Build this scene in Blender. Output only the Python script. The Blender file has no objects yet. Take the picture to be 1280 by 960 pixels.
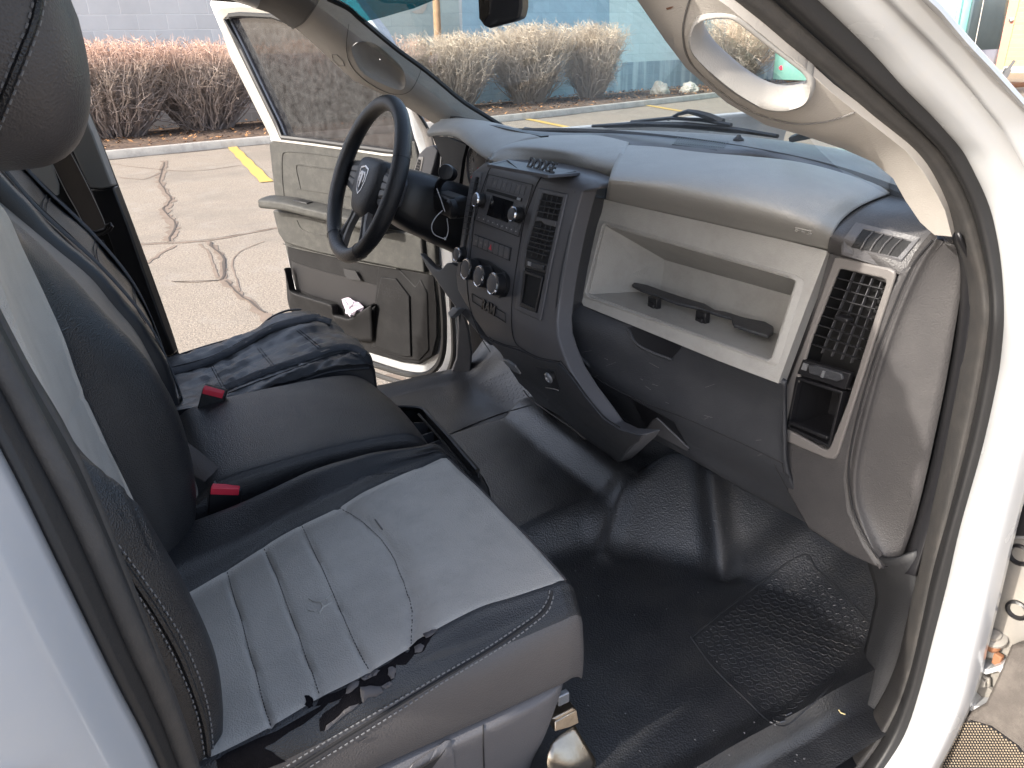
import bpy, bmesh, math, random
from mathutils import Vector as V, Matrix
from mathutils.bvhtree import BVHTree
from mathutils.geometry import delaunay_2d_cdt
random.seed(7)
R_ = math.radians
COL = bpy.context.scene.collection
SC = bpy.context.scene

# ------------------------------------------------------------------ camera
CAM = V((1.404, 0, 1.033)); YAW, PIT, ROL, FPX = R_(28.2), R_(23.85), R_(-1.69), 964.
FW = V((-math.cos(YAW)*math.cos(PIT), math.sin(YAW)*math.cos(PIT), -math.sin(PIT)))
RT0 = V((math.sin(YAW), math.cos(YAW), 0)); UP0 = RT0.cross(FW)
RT = RT0*math.cos(ROL) + UP0*math.sin(ROL); UP = UP0*math.cos(ROL) - RT0*math.sin(ROL)
cd = bpy.data.cameras.new('camera'); cam = bpy.data.objects.new('camera', cd); COL.objects.link(cam)
cam.matrix_world = Matrix(((RT.x, UP.x, -FW.x, CAM.x), (RT.y, UP.y, -FW.y, CAM.y), (RT.z, UP.z, -FW.z, CAM.z), (0, 0, 0, 1)))
cd.sensor_fit = 'HORIZONTAL'; cd.sensor_width = 36; cd.lens = 36*FPX/1280.; cd.clip_end = 2000; cd.clip_start = .02
SC.camera = cam
GZ = -.62                                     # height of the asphalt; the cab floor is z = 0

def ray(px, py): return FW + RT*((px-640)/FPX) + UP*((480-py)/FPX)
def onp(px, py, p0, n):
    d = ray(px, py); n = V(n); return CAM + d*((V(p0)-CAM).dot(n)/d.dot(n))
def X(px, py, v): return onp(px, py, (v, 0, 0), (1, 0, 0))
def Y(px, py, v): return onp(px, py, (0, v, 0), (0, 1, 0))
def Z(px, py, v): return onp(px, py, (0, 0, v), (0, 0, 1))
# surfaces: callables (px, py) -> (point, normal towards the viewer)
def face(n, p):
    n = V(n).normalized(); return n if n.dot(CAM-p) > 0 else -n
def plane(p0, n): return lambda px, py: (lambda p: (p, face(n, p)))(onp(px, py, p0, n))
def plane3(a, b, c):
    a, b, c = V(a), V(b), V(c); return plane(a, (b-a).cross(c-a))
def bvh(verts, faces):
    t = BVHTree.FromPolygons(verts, faces)
    def f(px, py):
        d = ray(px, py).normalized(); h = t.ray_cast(CAM, d)
        if h[0] is None:
            # nearest sheet point to the ray, found by marching
            best = None
            for k in range(5, 60):
                q = CAM + d*(k*.05); r = t.find_nearest(q)
                if r[0] is not None and (best is None or r[3] < best[0]): best = (r[3], r[0], r[1])
            return best[1], face(best[2], best[1])
        return h[0], face(h[1], h[0])
    return f
def profile(pts, x0=-2, x1=2, skew=0):        # sheet extruded across the cab from a (y, z) curve
    pts = cr(pts, 8, False); v = []; fc = []
    for y, z in pts: v += [V((x0, y+skew*x0, z)), V((x1, y+skew*x1, z))]
    for i in range(len(pts)-1): fc.append((2*i, 2*i+1, 2*i+3, 2*i+2))
    return bvh(v, fc)
def cr(p, n=6, closed=True):                  # Catmull-Rom resampling
    L = len(p); out = []
    q = [V(a) for a in p]
    rng = range(L) if closed else range(L-1)
    for i in rng:
        if closed: a, b, c, d = q[(i-1) % L], q[i], q[(i+1) % L], q[(i+2) % L]
        else: b, c = q[i], q[i+1]; a = q[i-1] if i > 0 else b*2-c; d = q[i+2] if i+2 < L else c*2-b
        for k in range(n):
            t = k/n
            out.append(.5*((2*b)+(c-a)*t+(2*a-5*b+4*c-d)*t*t+(3*b-a-3*c+d)*t**3))
    if not closed: out.append(q[-1])
    return out

# ------------------------------------------------------------------ object makers
def thing(name, label, cat, loc=(0, 0, 0), group=None):
    o = bpy.data.objects.new(name, None); COL.objects.link(o); o.location = loc; o.empty_display_size = .1
    o['label'] = label; o['category'] = cat
    if group: o['group'] = group
    return o
def tag(o, label, cat, group=None):
    o['label'] = label; o['category'] = cat
    if group: o['group'] = group
    return o
class MB:
    def __init__(s): s.v = []; s.f = []; s.m = []; s.mi = 0
    def add(s, v, f):
        b = len(s.v); s.v += [tuple(a) for a in v]; s.f += [tuple(b+i for i in q) for q in f]; s.m += [s.mi]*len(f); return s
    def box(s, c, size, ax=None):
        c = V(c); A = ax or (V((1, 0, 0)), V((0, 1, 0)), V((0, 0, 1))); h = [V(A[i]).normalized()*size[i]/2 for i in range(3)]
        v = [c + h[0]*i + h[1]*j + h[2]*k for i in (-1, 1) for j in (-1, 1) for k in (-1, 1)]
        return s.add(v, [(0, 1, 3, 2), (4, 6, 7, 5), (0, 4, 5, 1), (2, 3, 7, 6), (0, 2, 6, 4), (1, 5, 7, 3)])
    def hexa(s, a, b):                         # two quads a (front) and b (back)
        return s.add(list(a)+list(b), [(0, 1, 2, 3), (7, 6, 5, 4), (0, 4, 5, 1), (1, 5, 6, 2), (2, 6, 7, 3), (3, 7, 4, 0)])
    def prism(s, pts, off):
        n = len(pts); pts = [V(p) for p in pts]; off = V(off)
        v = pts+[p+off for p in pts]
        return s.add(v, [tuple(range(n)), tuple(range(2*n-1, n-1, -1))]+[(i, n+i, n+(i+1) % n, (i+1) % n) for i in range(n)])
    def ring(s, outer, inner, off):            # frame with a hole
        n = len(outer); off = V(off); o = [V(p) for p in outer]; i_ = [V(p) for p in inner]
        v = o+i_+[p+off for p in o]+[p+off for p in i_]; f = []
        for i in range(n):
            j = (i+1) % n
            f += [(i, j, n+j, n+i), (2*n+i, 3*n+i, 3*n+j, 2*n+j), (i, 2*n+i, 2*n+j, j), (n+i, n+j, 3*n+j, 3*n+i)]
        return s.add(v, f)
    def tube(s, path, r, seg=8, closed=False, flat=1., up=None):
        path = [V(p) for p in path]; n = len(path); rr = r if hasattr(r, '__len__') else [r]*n
        b = []; prev = None
        for i in range(n):
            t = (path[(i+1) % n]-path[i-1]) if closed else (path[min(i+1, n-1)]-path[max(i-1, 0)])
            t = t.normalized() if t.length > 1e-9 else V((0, 0, 1))
            if up is not None: u = V(up)-t*V(up).dot(t)
            elif prev is None: u = t.orthogonal()
            else: u = prev-t*prev.dot(t)
            if u.length < 1e-6: u = t.orthogonal()
            u.normalize(); prev = u; w = t.cross(u)
            b += [path[i]+(u*math.cos(2*math.pi*k/seg)*flat+w*math.sin(2*math.pi*k/seg))*rr[i] for k in range(seg)]
        f = []
        for i in range(n if closed else n-1):
            j = (i+1) % n
            for k in range(seg): f.append((i*seg+k, i*seg+(k+1) % seg, j*seg+(k+1) % seg, j*seg+k))
        if not closed: f += [tuple(range(seg-1, -1, -1)), tuple((n-1)*seg+k for k in range(seg))]
        return s.add(b, f)
    def cyl(s, a, b, r0, r1=None, seg=24):
        return s.tube([a, b], [r0, r0 if r1 is None else r1], seg)
    def grid(s, rows, closed_u=False):
        n = len(rows[0]); v = [p for r in rows for p in r]; f = []
        for i in range(len(rows)-1):
            for j in range(n if closed_u else n-1):
                k = (j+1) % n; f.append((i*n+j, i*n+k, (i+1)*n+k, (i+1)*n+j))
        return s.add(v, f)
    def lathe(s, c, axis, prof, seg=32):
        c = V(c); a = V(axis).normalized(); u = a.orthogonal().normalized(); w = a.cross(u); rows = []
        for r, h in prof: rows.append([c+a*h+(u*math.cos(t)+w*math.sin(t))*r for t in [2*math.pi*k/seg for k in range(seg)]])
        return s.grid(rows, True)
    def obj(s, name, mats, parent=None, smooth=True, bevel=0, seg=2, sub=0, solid=0, auto=40, soff=-1):
        me = bpy.data.meshes.new(name); me.from_pydata(s.v, [], s.f)
        mats = mats if isinstance(mats, (list, tuple)) else [mats]
        for m in mats: me.materials.append(m)
        me.polygons.foreach_set('material_index', s.m)
        bm = bmesh.new(); bm.from_mesh(me)
        bmesh.ops.recalc_face_normals(bm, faces=bm.faces)
        if solid and sum(f.normal.dot(CAM-f.calc_center_median())*f.calc_area() for f in bm.faces) < 0: bmesh.ops.reverse_faces(bm, faces=bm.faces)
        if smooth:
            for f in bm.faces: f.smooth = True
            for e in bm.edges:
                if len(e.link_faces) == 2 and e.calc_face_angle(0) > R_(auto): e.smooth = False
        bm.to_mesh(me); bm.free()
        o = bpy.data.objects.new(name, me); COL.objects.link(o)
        if parent is not None: adopt(o, parent)
        if solid:
            m = o.modifiers.new('solid', 'SOLIDIFY'); m.thickness = solid; m.offset = soff
        if bevel:
            m = o.modifiers.new('bevel', 'BEVEL'); m.width = bevel; m.segments = seg; m.limit_method = 'ANGLE'; m.angle_limit = R_(35); m.harden_normals = False
        if sub:
            m = o.modifiers.new('sub', 'SUBSURF'); m.levels = sub; m.render_levels = sub
        return o
def adopt(o, parent):
    o.parent = parent
    if parent.type == 'EMPTY': o.matrix_parent_inverse = Matrix.Translation(-V(parent.location))
def loftg(rows, nu=5, nv=5):
    rows = [cr(r, nu, False) for r in rows]
    cols = [cr([r[j] for r in rows], nv, False) for j in range(len(rows[0]))]
    return [[cols[j][i] for j in range(len(cols))] for i in range(len(cols[0]))]
def surf_of(g):
    n = len(g[0]); v = [p for r in g for p in r]
    return bvh(v, [(i*n+j, i*n+j+1, (i+1)*n+j+1, (i+1)*n+j) for i in range(len(g)-1) for j in range(n-1)])
def patch_mb(poly, surf, off=0., thick=.004, step=8, tvec=None, mb=None, holes=(), dome=0):
    """solid sheet: the outline lies on a surface; filled, lifted by off, given thickness"""
    poly = [V((p[0], p[1])) for p in poly]; n = len(poly)
    hs = [[V((p[0], p[1])) for p in h] for h in holes]
    def inside(q, P):
        c = False; j = len(P)-1
        for i in range(len(P)):
            a, b = P[i], P[j]
            if (a.y > q.y) != (b.y > q.y) and q.x < (b.x-a.x)*(q.y-a.y)/(b.y-a.y)+a.x: c = not c
            j = i
        return c
    def dist(q, P):
        m = 1e9
        for i in range(len(P)):
            a, b = P[i-1], P[i]; ab = b-a; t = max(0, min(1, (q-a).dot(ab)/max(ab.length_squared, 1e-9))); m = min(m, (q-a-ab*t).length)
        return m
    pts = list(poly); edges = [(i, (i+1) % n) for i in range(n)]
    for h in hs:
        b = len(pts); pts += h; edges += [(b+i, b+(i+1) % len(h)) for i in range(len(h))]
    x0 = min(p.x for p in poly); x1 = max(p.x for p in poly); y0 = min(p.y for p in poly); y1 = max(p.y for p in poly)
    y = y0+step/2
    while y < y1:
        x = x0+step/2
        while x < x1:
            q = V((x, y))
            if inside(q, poly) and dist(q, poly) > step*.35 and not any(inside(q, h) or dist(q, h) < step*.35 for h in hs): pts.append(q)
            x += step
        y += step
    r = delaunay_2d_cdt(pts, edges, [], 0, 1e-4, True)
    vs, fs, ed = r[0], r[2], r[1]
    fs = [f for f in fs if inside(sum((vs[i] for i in f), V((0, 0)))/len(f), poly) and not any(inside(sum((vs[i] for i in f), V((0, 0)))/len(f), h) for h in hs)]
    top = []; bot = []
    for q in vs:
        p, nn = surf(q.x, q.y)
        e = off + (dome*min(1, dist(q, poly)/(dome*1500.)) if dome else 0)
        top.append(p+nn*e); bot.append(p+nn*off+(V(tvec) if tvec is not None else -nn*thick))
    N = len(vs); cnt = {}
    for f in fs:
        for i in range(len(f)):
            a, b = f[i], f[(i+1) % len(f)]; cnt[(min(a, b), max(a, b))] = cnt.get((min(a, b), max(a, b)), 0)+1
    F = [tuple(f) for f in fs]+[tuple(N+i for i in reversed(f)) for f in fs]+[(a, b, N+b, N+a) for (a, b), c in cnt.items() if c == 1]
    mb = mb or MB(); mb.add(top+bot, F); return mb
def patch(name, poly, surf, mat, parent, off=0., thick=.004, step=8, sm=0, bevel=0, tvec=None, holes=(), dome=0, auto=40):
    if sm: poly = [tuple(p) for p in cr(poly, sm, True)]
    return patch_mb(poly, surf, off, thick, step, tvec, None, holes, dome).obj(name, mat, parent, bevel=bevel, auto=auto)
def line_on(path, surf, off=.001, r=.0015, mb=None, n=8, seg=6):
    """a seam or bead that follows a surface"""
    mb = mb or MB(); q = cr(path, n, False); mb.tube([(lambda s: s[0]+s[1]*off)(surf(p.x, p.y)) for p in q], r, seg); return mb
def stitches(path, surf, mb, off=.001, length=.005, gap=.0035, r=.0007):
    q = [(lambda s: (s[0]+s[1]*off, s[1]))(surf(p.x, p.y)) for p in cr(path, 12, False)]
    d = 0; on = True; acc = [q[0][0]]
    for i in range(1, len(q)):
        a, b = q[i-1][0], q[i][0]; L = (b-a).length; t = 0
        while L > 1e-9 and t < L:
            need = (length if on else gap)-d; stp = min(need, L-t); t += stp; d += stp
            pnt = a+(b-a)*(t/L)
            if d >= (length if on else gap)-1e-9:
                if on: mb.tube([acc[0], pnt], r, 5)
                on = not on; d = 0; acc = [pnt]
    return mb
def text_mesh(txt, size, depth, mat, M, name, parent, bold=0.):
    cu = bpy.data.curves.new('t', 'FONT'); cu.body = txt; cu.size = size; cu.extrude = depth; cu.offset = bold; cu.align_x = 'CENTER'; cu.align_y = 'CENTER'
    o = bpy.data.objects.new('t', cu); COL.objects.link(o)
    bpy.context.view_layer.update()
    me = bpy.data.meshes.new_from_object(o.evaluated_get(bpy.context.evaluated_depsgraph_get()))
    bpy.data.objects.remove(o); me.transform(M); me.materials.clear(); me.materials.append(mat)
    ob = bpy.data.objects.new(name, me); COL.objects.link(ob); adopt(ob, parent); return ob
def frame_M(o, u, v):
    u = V(u).normalized(); v = V(v).normalized(); n = u.cross(v).normalized(); v = n.cross(u)
    return Matrix(((u.x, v.x, n.x, o[0]), (u.y, v.y, n.y, o[1]), (u.z, v.z, n.z, o[2]), (0, 0, 0, 1)))

# ------------------------------------------------------------------ materials
def mat(name, col, rough=.6, bump=0, bscale=600, var=.08, vscale=6, metal=0, spec=.5, kind='leather', coat=0, dust=None, rvar=.08):
    m = bpy.data.materials.new(name); m.use_nodes = True; nt = m.node_tree; N = nt.nodes; L = nt.links
    b = N['Principled BSDF']; b.inputs['Roughness'].default_value = rough; b.inputs['Metallic'].default_value = metal
    b.inputs['Specular IOR Level'].default_value = spec
    if coat: b.inputs['Coat Weight'].default_value = coat; b.inputs['Coat Roughness'].default_value = .05 if coat > .5 else .34
    tc = N.new('ShaderNodeTexCoord')
    no = N.new('ShaderNodeTexNoise'); no.inputs['Scale'].default_value = vscale; no.inputs['Detail'].default_value = 6; no.inputs['Roughness'].default_value = .6
    L.new(tc.outputs['Object'], no.inputs['Vector'])
    mx = N.new('ShaderNodeMix'); mx.data_type = 'RGBA'
    c = [x for x in col]
    mx.inputs[6].default_value = [max(0, x*(1-var*1.6)) for x in c]+[1]; mx.inputs[7].default_value = [min(1, x*(1+var*1.6)) for x in c]+[1]
    L.new(no.outputs['Fac'], mx.inputs[0]); out = mx.outputs[2]
    if dust:
        n2 = N.new('ShaderNodeTexNoise'); n2.inputs['Scale'].default_value = dust[2]; n2.inputs['Detail'].default_value = 9; n2.inputs['Roughness'].default_value = .72
        L.new(tc.outputs['Object'], n2.inputs['Vector'])
        mr = N.new('ShaderNodeMapRange'); mr.inputs[1].default_value = .45; mr.inputs[2].default_value = .75; mr.inputs[4].default_value = dust[1]
        L.new(n2.outputs['Fac'], mr.inputs[0])
        m2 = N.new('ShaderNodeMix'); m2.data_type = 'RGBA'; m2.inputs[7].default_value = list(dust[0])+[1]
        L.new(mr.outputs[0], m2.inputs[0]); L.new(out, m2.inputs[6]); out = m2.outputs[2]
    L.new(out, b.inputs['Base Color'])
    mr = N.new('ShaderNodeMapRange'); mr.inputs[3].default_value = max(0, rough-rvar); mr.inputs[4].default_value = min(1, rough+rvar)
    n3 = N.new('ShaderNodeTexNoise'); n3.inputs['Scale'].default_value = vscale*2.3; n3.inputs['Detail'].default_value = 5; L.new(tc.outputs['Object'], n3.inputs['Vector'])
    L.new(n3.outputs['Fac'], mr.inputs[0]); L.new(mr.outputs[0], b.inputs['Roughness'])
    if bump:
        if kind == 'leather':
            vo = N.new('ShaderNodeTexVoronoi'); vo.inputs['Scale'].default_value = bscale; vo.feature = 'F1'; src = vo.outputs['Distance']
        elif kind == 'noise':
            vo = N.new('ShaderNodeTexNoise'); vo.inputs['Scale'].default_value = bscale; vo.inputs['Detail'].default_value = 4; src = vo.outputs['Fac']
        L.new(tc.outputs['Object'], vo.inputs['Vector'])
        bp = N.new('ShaderNodeBump'); bp.inputs['Strength'].default_value = bump; bp.inputs['Distance'].default_value = .001
        L.new(src, bp.inputs['Height']); L.new(bp.outputs[0], b.inputs['Normal'])
    return m
m_dark = mat('charcoal_plastic', (.038, .040, .046), .5, .5, 420, dust=((.12, .12, .12), .12, 14))
m_darkl = mat('charcoal_trim', (.085, .084, .09), .45, .35, 420, dust=((.2, .19, .18), .12, 14))
m_end = mat('end_panel_charcoal', (.055, .053, .055), .45, .4, 420, dust=((.2, .19, .18), .1, 14))
m_stack = mat('satin_charcoal', (.085, .085, .093), .42, .15, 700)
m_black = mat('black_plastic', (.012, .012, .014), .4, .2, 500)
m_gloss = mat('gloss_black', (.008, .008, .01), .12)
m_void = mat('cavity_shade_black', (.005, .005, .006), .7)  # near-black colour stands in for the shade inside hollows and gaps
m_pad = mat('mid_grey_pad', (.30, .296, .285), .55, .5, 480, var=.05, dust=((.38, .37, .35), .35, 12))
m_bin = mat('light_grey_plastic', (.315, .308, .292), .5, .35, 520, var=.05, dust=((.17, .155, .14), .35, 22))
m_trim = mat('warm_grey_trim', (.40, .375, .345), .6, .2, 500, var=.05, dust=((.25, .22, .19), .15, 9))
m_trimd = mat('headliner_grey', (.13, .125, .12), .8, .3, 700)
m_bezel = mat('bezel_grey', (.16, .15, .145), .4, .1, 700)
m_vb = mat('black_vinyl', (.014, .0145, .017), .38, .7, 520, spec=.55, dust=((.1, .1, .1), .12, 12))
m_tan = mat('tan_side_vinyl', (.15, .14, .13), .5, .4, 420)
m_ptrim = mat('pillar_grey', (.26, .25, .235), .55, .3, 500)
m_vg = mat('grey_vinyl', (.43, .41, .38), .46, .6, 520, var=.05, dust=((.17, .165, .16), .3, 14))
m_vs = mat('side_vinyl', (.082, .077, .078), .42, .5, 420)
m_val = mat('valance_plastic', (.12, .115, .12), .45, .3, 500)
m_rub = mat('rubber_floor', (.018, .019, .022), .41, .8, 300, spec=1.0, coat=.25, dust=((.085, .08, .072), .35, 9), rvar=.1)
m_sill = mat('sill_plastic', (.022, .023, .026), .65, .3, 400, dust=((.1, .1, .1), .1, 12))
m_seal = mat('door_seal_rubber', (.03, .029, .029), .55, .4, 500, kind='noise', dust=((.09, .08, .072), .3, 30))
m_sealb = mat('black_seal', (.012, .012, .013), .55, .3, 500, kind='noise')
m_white = mat('white_paint', (.39, .40, .415), .25, 0, coat=.6, var=.02, dust=((.45, .43, .4), .25, 60))
m_handle = mat('handle_trim', (.30, .29, .275), .55, .2, 500, var=.05)
m_jamb = mat('shaded_jamb_paint', (.20, .19, .175), .4, 0, var=.08, dust=((.33, .29, .24), .5, 12))  # white paint darkened so the jamb's shade is in the colour
m_thread = mat('grey_thread', (.19, .19, .195), .7)
m_seamd = mat('dark_seam', (.012, .012, .014), .7)
m_chrome = mat('satin_chrome', (.7, .7, .72), .2, metal=1)
m_silver = mat('silver_paint', (.33, .34, .36), .35, metal=.6)
m_red = mat('buckle_red', (.62, .03, .06), .4)
m_cloth = mat('black_cover_cloth', (.024, .025, .029), .34, .6, 900, var=.15, kind='noise')
m_fuzz = mat('fuzzy_band', (.06, .066, .078), .9, 1.6, 700, var=.25, kind='noise', vscale=300)
m_web = mat('belt_webbing', (.060, .050, .047), .5, .8, 700, kind='noise')
m_steel = mat('worn_steel', (.42, .36, .29), .3, .8, 60, metal=1, kind='noise', var=.25, vscale=30)
m_flap = mat('vinyl_underside', (.06, .056, .06), .6)
m_paper = mat('tissue', (.46, .40, .47), .9)
m_whitep = mat('white_line_paint', (.55, .55, .56), .6)
m_rust = mat('rust', (.22, .10, .05), .8, .5, 200, kind='noise')
truck = thing('pickup_truck', 'white pickup truck with both front doors open showing its worn grey and black cab', 'pickup truck', (0, 0, GZ))

# =================================================================== DASHBOARD
DP = plane3((.2, .853, .758), (.62, .973, .731), (.2, .805, .566))       # face of the passenger side storage bin
# upper pad: crown seen from the passenger side
row_seam = [DP(x, y)[0] for x, y in [(757, 250), (800, 260), (850, 271), (950, 294), (1005, 306.5), (1036, 314)]]
row_lip = [p+V((0, .010, .012)) for p in row_seam]
row_c1 = [Z(x, y, z) for x, y, z in [(759, 237, 0.8), (805, 243, 0.8), (855, 250, 0.8), (957, 270, 0.796), (1012, 284, 0.784), (1041, 292.5, 0.77)]]
row_c2 = [Z(x, y, z) for x, y, z in [(762, 222, 0.828), (810, 225, 0.828), (860, 228, 0.828), (965, 246, 0.822), (1024, 261, 0.806), (1056, 271.5, 0.786)]]
row_c3 = [Z(x, y, z) for x, y, z in [(770, 200, 0.84), (820, 202, 0.84), (870, 206, 0.84), (975, 221, 0.836), (1046, 239, 0.82), (1082, 254, 0.796)]]
row_c4 = [Z(x, y, z) for x, y, z in [(781, 181, 0.838), (828, 184, 0.838), (874, 190, 0.838), (990, 201, 0.834), (1072, 222, 0.816), (1118, 240, 0.798)]]
row_c5 = [p+V((0, .01, -.02)) for p in row_c4]
G = loftg([row_seam, row_c1, row_c2, row_c3, row_c4, row_c5], 8, 6)
padS = surf_of(G)
mb = MB(); mb.grid(G)
dash = mb.obj('dashboard', m_pad, truck, solid=.004, auto=60)
dash['label'] = 'mid grey dashboard with open storage bin'
E_ = dash
# pad left of the bin panel, running behind the centre stack and over the gauges
PZ = lambda z: plane((0, 0, z), (0, 0, 1))
ro = [[Z(x, y, z) for x, y, z in r] for r in [
    [(612, 206, .800), (628, 203, .806), (660, 203, .806), (700, 208, .803), (735, 218, .80), (770, 226, .80)],
    [(613, 200, .812), (626, 191, .824), (655, 190, .826), (700, 195, .826), (740, 204, .826), (775, 212, .826)],
    [(614, 196, .816), (627, 184, .832), (656, 181, .838), (700, 184, .84), (745, 190, .84), (778, 196, .84)],
    [(616, 191, .816), (640, 179, .826), (675, 173, .836), (720, 172, .838), (752, 173, .838), (785, 180, .838)],
    [(618, 189, .800), (645, 176, .806), (680, 170, .81), (720, 168, .81), (752, 169, .81), (787, 177, .81)]]]
g2 = loftg(ro, 8, 5)
mb = MB(); mb.grid(g2); mb.obj('centre_pad', m_pad, dash, solid=.01, auto=60)
# charcoal strip along the base of the windscreen, with the speaker grille
strip = [[Z(x, y, z) for x, y, z in r] for r in [
    [(560, 160, .80), (655, 176, .80), (781, 184, .815), (874, 193, .815), (944, 194, .815), (999, 205, .815), (1060, 222, .81), (1125, 242, .80)],
    [(560, 156, .80), (670, 170, .81), (781, 174, .822), (870, 180, .824), (944, 184, .824), (1002, 193, .822), (1070, 210, .815), (1126, 236, .80)],
    [(560, 151, .79), (683, 165, .81), (781, 164.5, .812), (870, 168, .812), (944, 174, .812), (1008, 182, .812), (1076, 196, .81), (1128, 228, .79)],
    [(560, 150, .75), (683, 163, .76), (781, 162.5, .76), (870, 166, .76), (944, 172, .76), (1010, 180, .76), (1078, 194, .76), (1130, 226, .75)]]]
gs = loftg(strip, 6, 4); stripS = surf_of(gs)
mb = MB(); mb.grid(gs); mb.obj('windscreen_ledge', m_darkl, dash, solid=.01, auto=60)
mb = patch_mb([(840, 181), (845, 171.5), (911, 178), (896, 188)], stripS, .001, .004)
for k in range(14):
    x = 843+k*4.8
    for j in range(4): mb.mi = 0
mb.obj('speaker_grille', m_black, dash)
mb = MB()
for k in range(22):
    a = (843+k*2.9, 180.6+k*.27); b = (848+k*2.9, 172.6+k*.27)
    mb.tube([stripS(*a)[0]+V((0, 0, .003)), stripS(*b)[0]+V((0, 0, .003))], .0008, 4)
mb.obj('grille_bars', m_darkl, dash)
mb = MB(); s0 = stripS(923, 176)[0]; mb.lathe(s0, (0, 0, 1), [(.012, 0), (.012, .004), (.006, .009), (.004, .013), (0, .014)], 16); mb.obj('light_sensor', m_black, dash)

# ---- storage bin panel
outer = [(757, 249), (830, 266), (950, 292.5), (1036, 314), (1006, 392), (974, 479), (900, 451), (800, 410), (731, 382), (727, 374), (731, 345), (744, 290)]
hole = [(757, 283), (760, 281), (985, 345), (995, 351), (995, 355), (966, 447), (960, 450), (740, 371), (736, 366), (737, 360)]
mb = patch_mb(outer, DP, .004, .03, 12, holes=[hole])
mb.obj('bin_panel', m_bin, dash)
# raised inner lip round the opening
hp = [DP(*p)[0] for p in hole]; cen = sum(hp, V())/len(hp)
nD = DP(850, 380)[1]
mb = MB(); mb.ring([c+(c-cen).normalized()*.016+nD*.004 for c in hp], [c+(c-cen).normalized()*.002+nD*.0075 for c in hp], -nD*.006)
mb.obj('bin_rim', m_bin, dash, bevel=.002)
# cavity of the bin: walls, floor and back, open towards the cab
back = [Y(766, 291, .99)]
dx = V((0, 1, 0))
TL, TR, BR, BL = [DP(*p)[0] for p in [(757, 282), (995, 350), (964, 451), (736, 368)]]
bTL = Y(831, 325, .975); bBL = Y(826, 363, .975); bTR = TR+V((-.02, .085, -.02)); bBR = BR+V((-.015, .125, .004))
bTR.z = bTL.z-.012; bBR.z = bBL.z-.03
mb = MB()
def wall(a, b, c, d, t=.004):
    n = (b-a).cross(d-a).normalized(); ctr = (TL+BR+bTL+bBR)/4
    if n.dot(ctr-a) > 0: n = -n
    mb.hexa([a, b, c, d], [a+n*t, b+n*t, c+n*t, d+n*t])
wall(TL, bTL, bBL, BL); wall(TL, TR, bTR, bTL); wall(BL, BR, bBR, bBL); wall(TR, BR, bBR, bTR); wall(bTL, bTR, bBR, bBL)
mb.obj('storage_bin', m_bin, dash, smooth=False)
mb = MB()
for p in [(822, 345), (973, 402), (972, 408), (817, 367)]:
    q = DP(*p)[0]
    d = ray(*p).normalized(); 
    mb.cyl(q+d*.09, q+d*.093, .002)
# embossed airbag wording on the pad
p, n = padS(1004, 290); u = (padS(1012, 292)[0]-padS(996, 288)[0]).normalized(); vv = n.cross(u)
text_mesh('SRS', .017, .0006, m_bin, frame_M(p+n*.0008, u, vv), 'airbag_emboss', dash)
mb = line_on([(994, 284), (1014, 288.5)], padS, .0005, .0007); mb.obj('emboss_line', m_bin, dash)

# ---- glove box: bulging charcoal front under the bin
ra = [DP(x, y)[0]+V((0, .002, 0)) for x, y in [(722, 377), (760, 394), (850, 429), (920, 456), (970, 475), (979, 480)]]
def xr(l): return [X(px, py, x) for px, py, x in l]
rb = xr([(701, 392, .175), (748, 414, .265), (845, 456, .41), (918, 487, .51), (970, 505, .585), (980, 508, .60)])
rc = xr([(698, 412, .165), (746, 442, .26), (842, 487, .405), (914, 520, .505), (968, 541, .58), (980, 546, .60)])
rd = xr([(702, 440, .165), (750, 473, .258), (842, 519, .405), (914, 556, .505), (970, 583, .585), (984, 590, .605)])
re_ = xr([(716, 462, .17), (775, 507, .262), (850, 545, .405), (925, 590, .505), (985, 622, .59), (1005, 636, .615)])
rf = xr([(742, 500, .175), (800, 540, .266), (862, 573, .405), (936, 616, .505), (1003, 651, .595), (1030, 667, .625)])
rg = [p+V((0, .06, .0)) for p in rf]
G = loftg([ra, rb, rc, rd, re_, rf, rg], 7, 6); gloveS = surf_of(G)
mb = MB(); mb.grid(G); mb.obj('glove_box', m_dark, dash, solid=.008, auto=70)
gl = MB()
line_on([(712, 445), (735, 466), (790, 497), (860, 524), (940, 560), (1000, 590)], gloveS, .0003, .0011, gl)
line_on([(712, 445), (738, 482), (775, 518), (802, 540)], gloveS, .0003, .0011, gl)
line_on([(968, 580), (985, 612), (1003, 640), (1020, 660)], gloveS, .0003, .0009, gl)
gl.obj('door_gap', m_seamd, dash)
sc_ = random.Random(12)
mb = MB()
for k in range(16):
    x, y = sc_.uniform(725, 950), 0; y = 420+(x-725)*.42+sc_.uniform(-5, 60); a = sc_.uniform(-.6, .9); L_ = sc_.uniform(3, 14)
    line_on([(x, y), (x+L_*.5*math.cos(a), y+L_*.5*math.sin(a)), (x+L_*math.cos(a), y+L_*math.sin(a))], gloveS, .0001, .00035, mb, 2, 4)
sx_ = mb.obj('scratches', m_bezel, dash); sx_['kind'] = 'stuff'
mb = patch_mb([(790, 498), (843, 527), (850, 540), (862, 562), (835, 549), (808, 533)], gloveS, .0015, .003)
mb.obj('handle_recess_shade', m_black, dash)  # flat dark patch painted for the shade of the recess
mb = patch_mb([(816, 524), (822, 521), (862, 559), (860, 562), (835, 549), (809, 534)], gloveS, .004, .004)
mb.obj('glove_handle', m_darkl, dash, bevel=.001)
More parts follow.
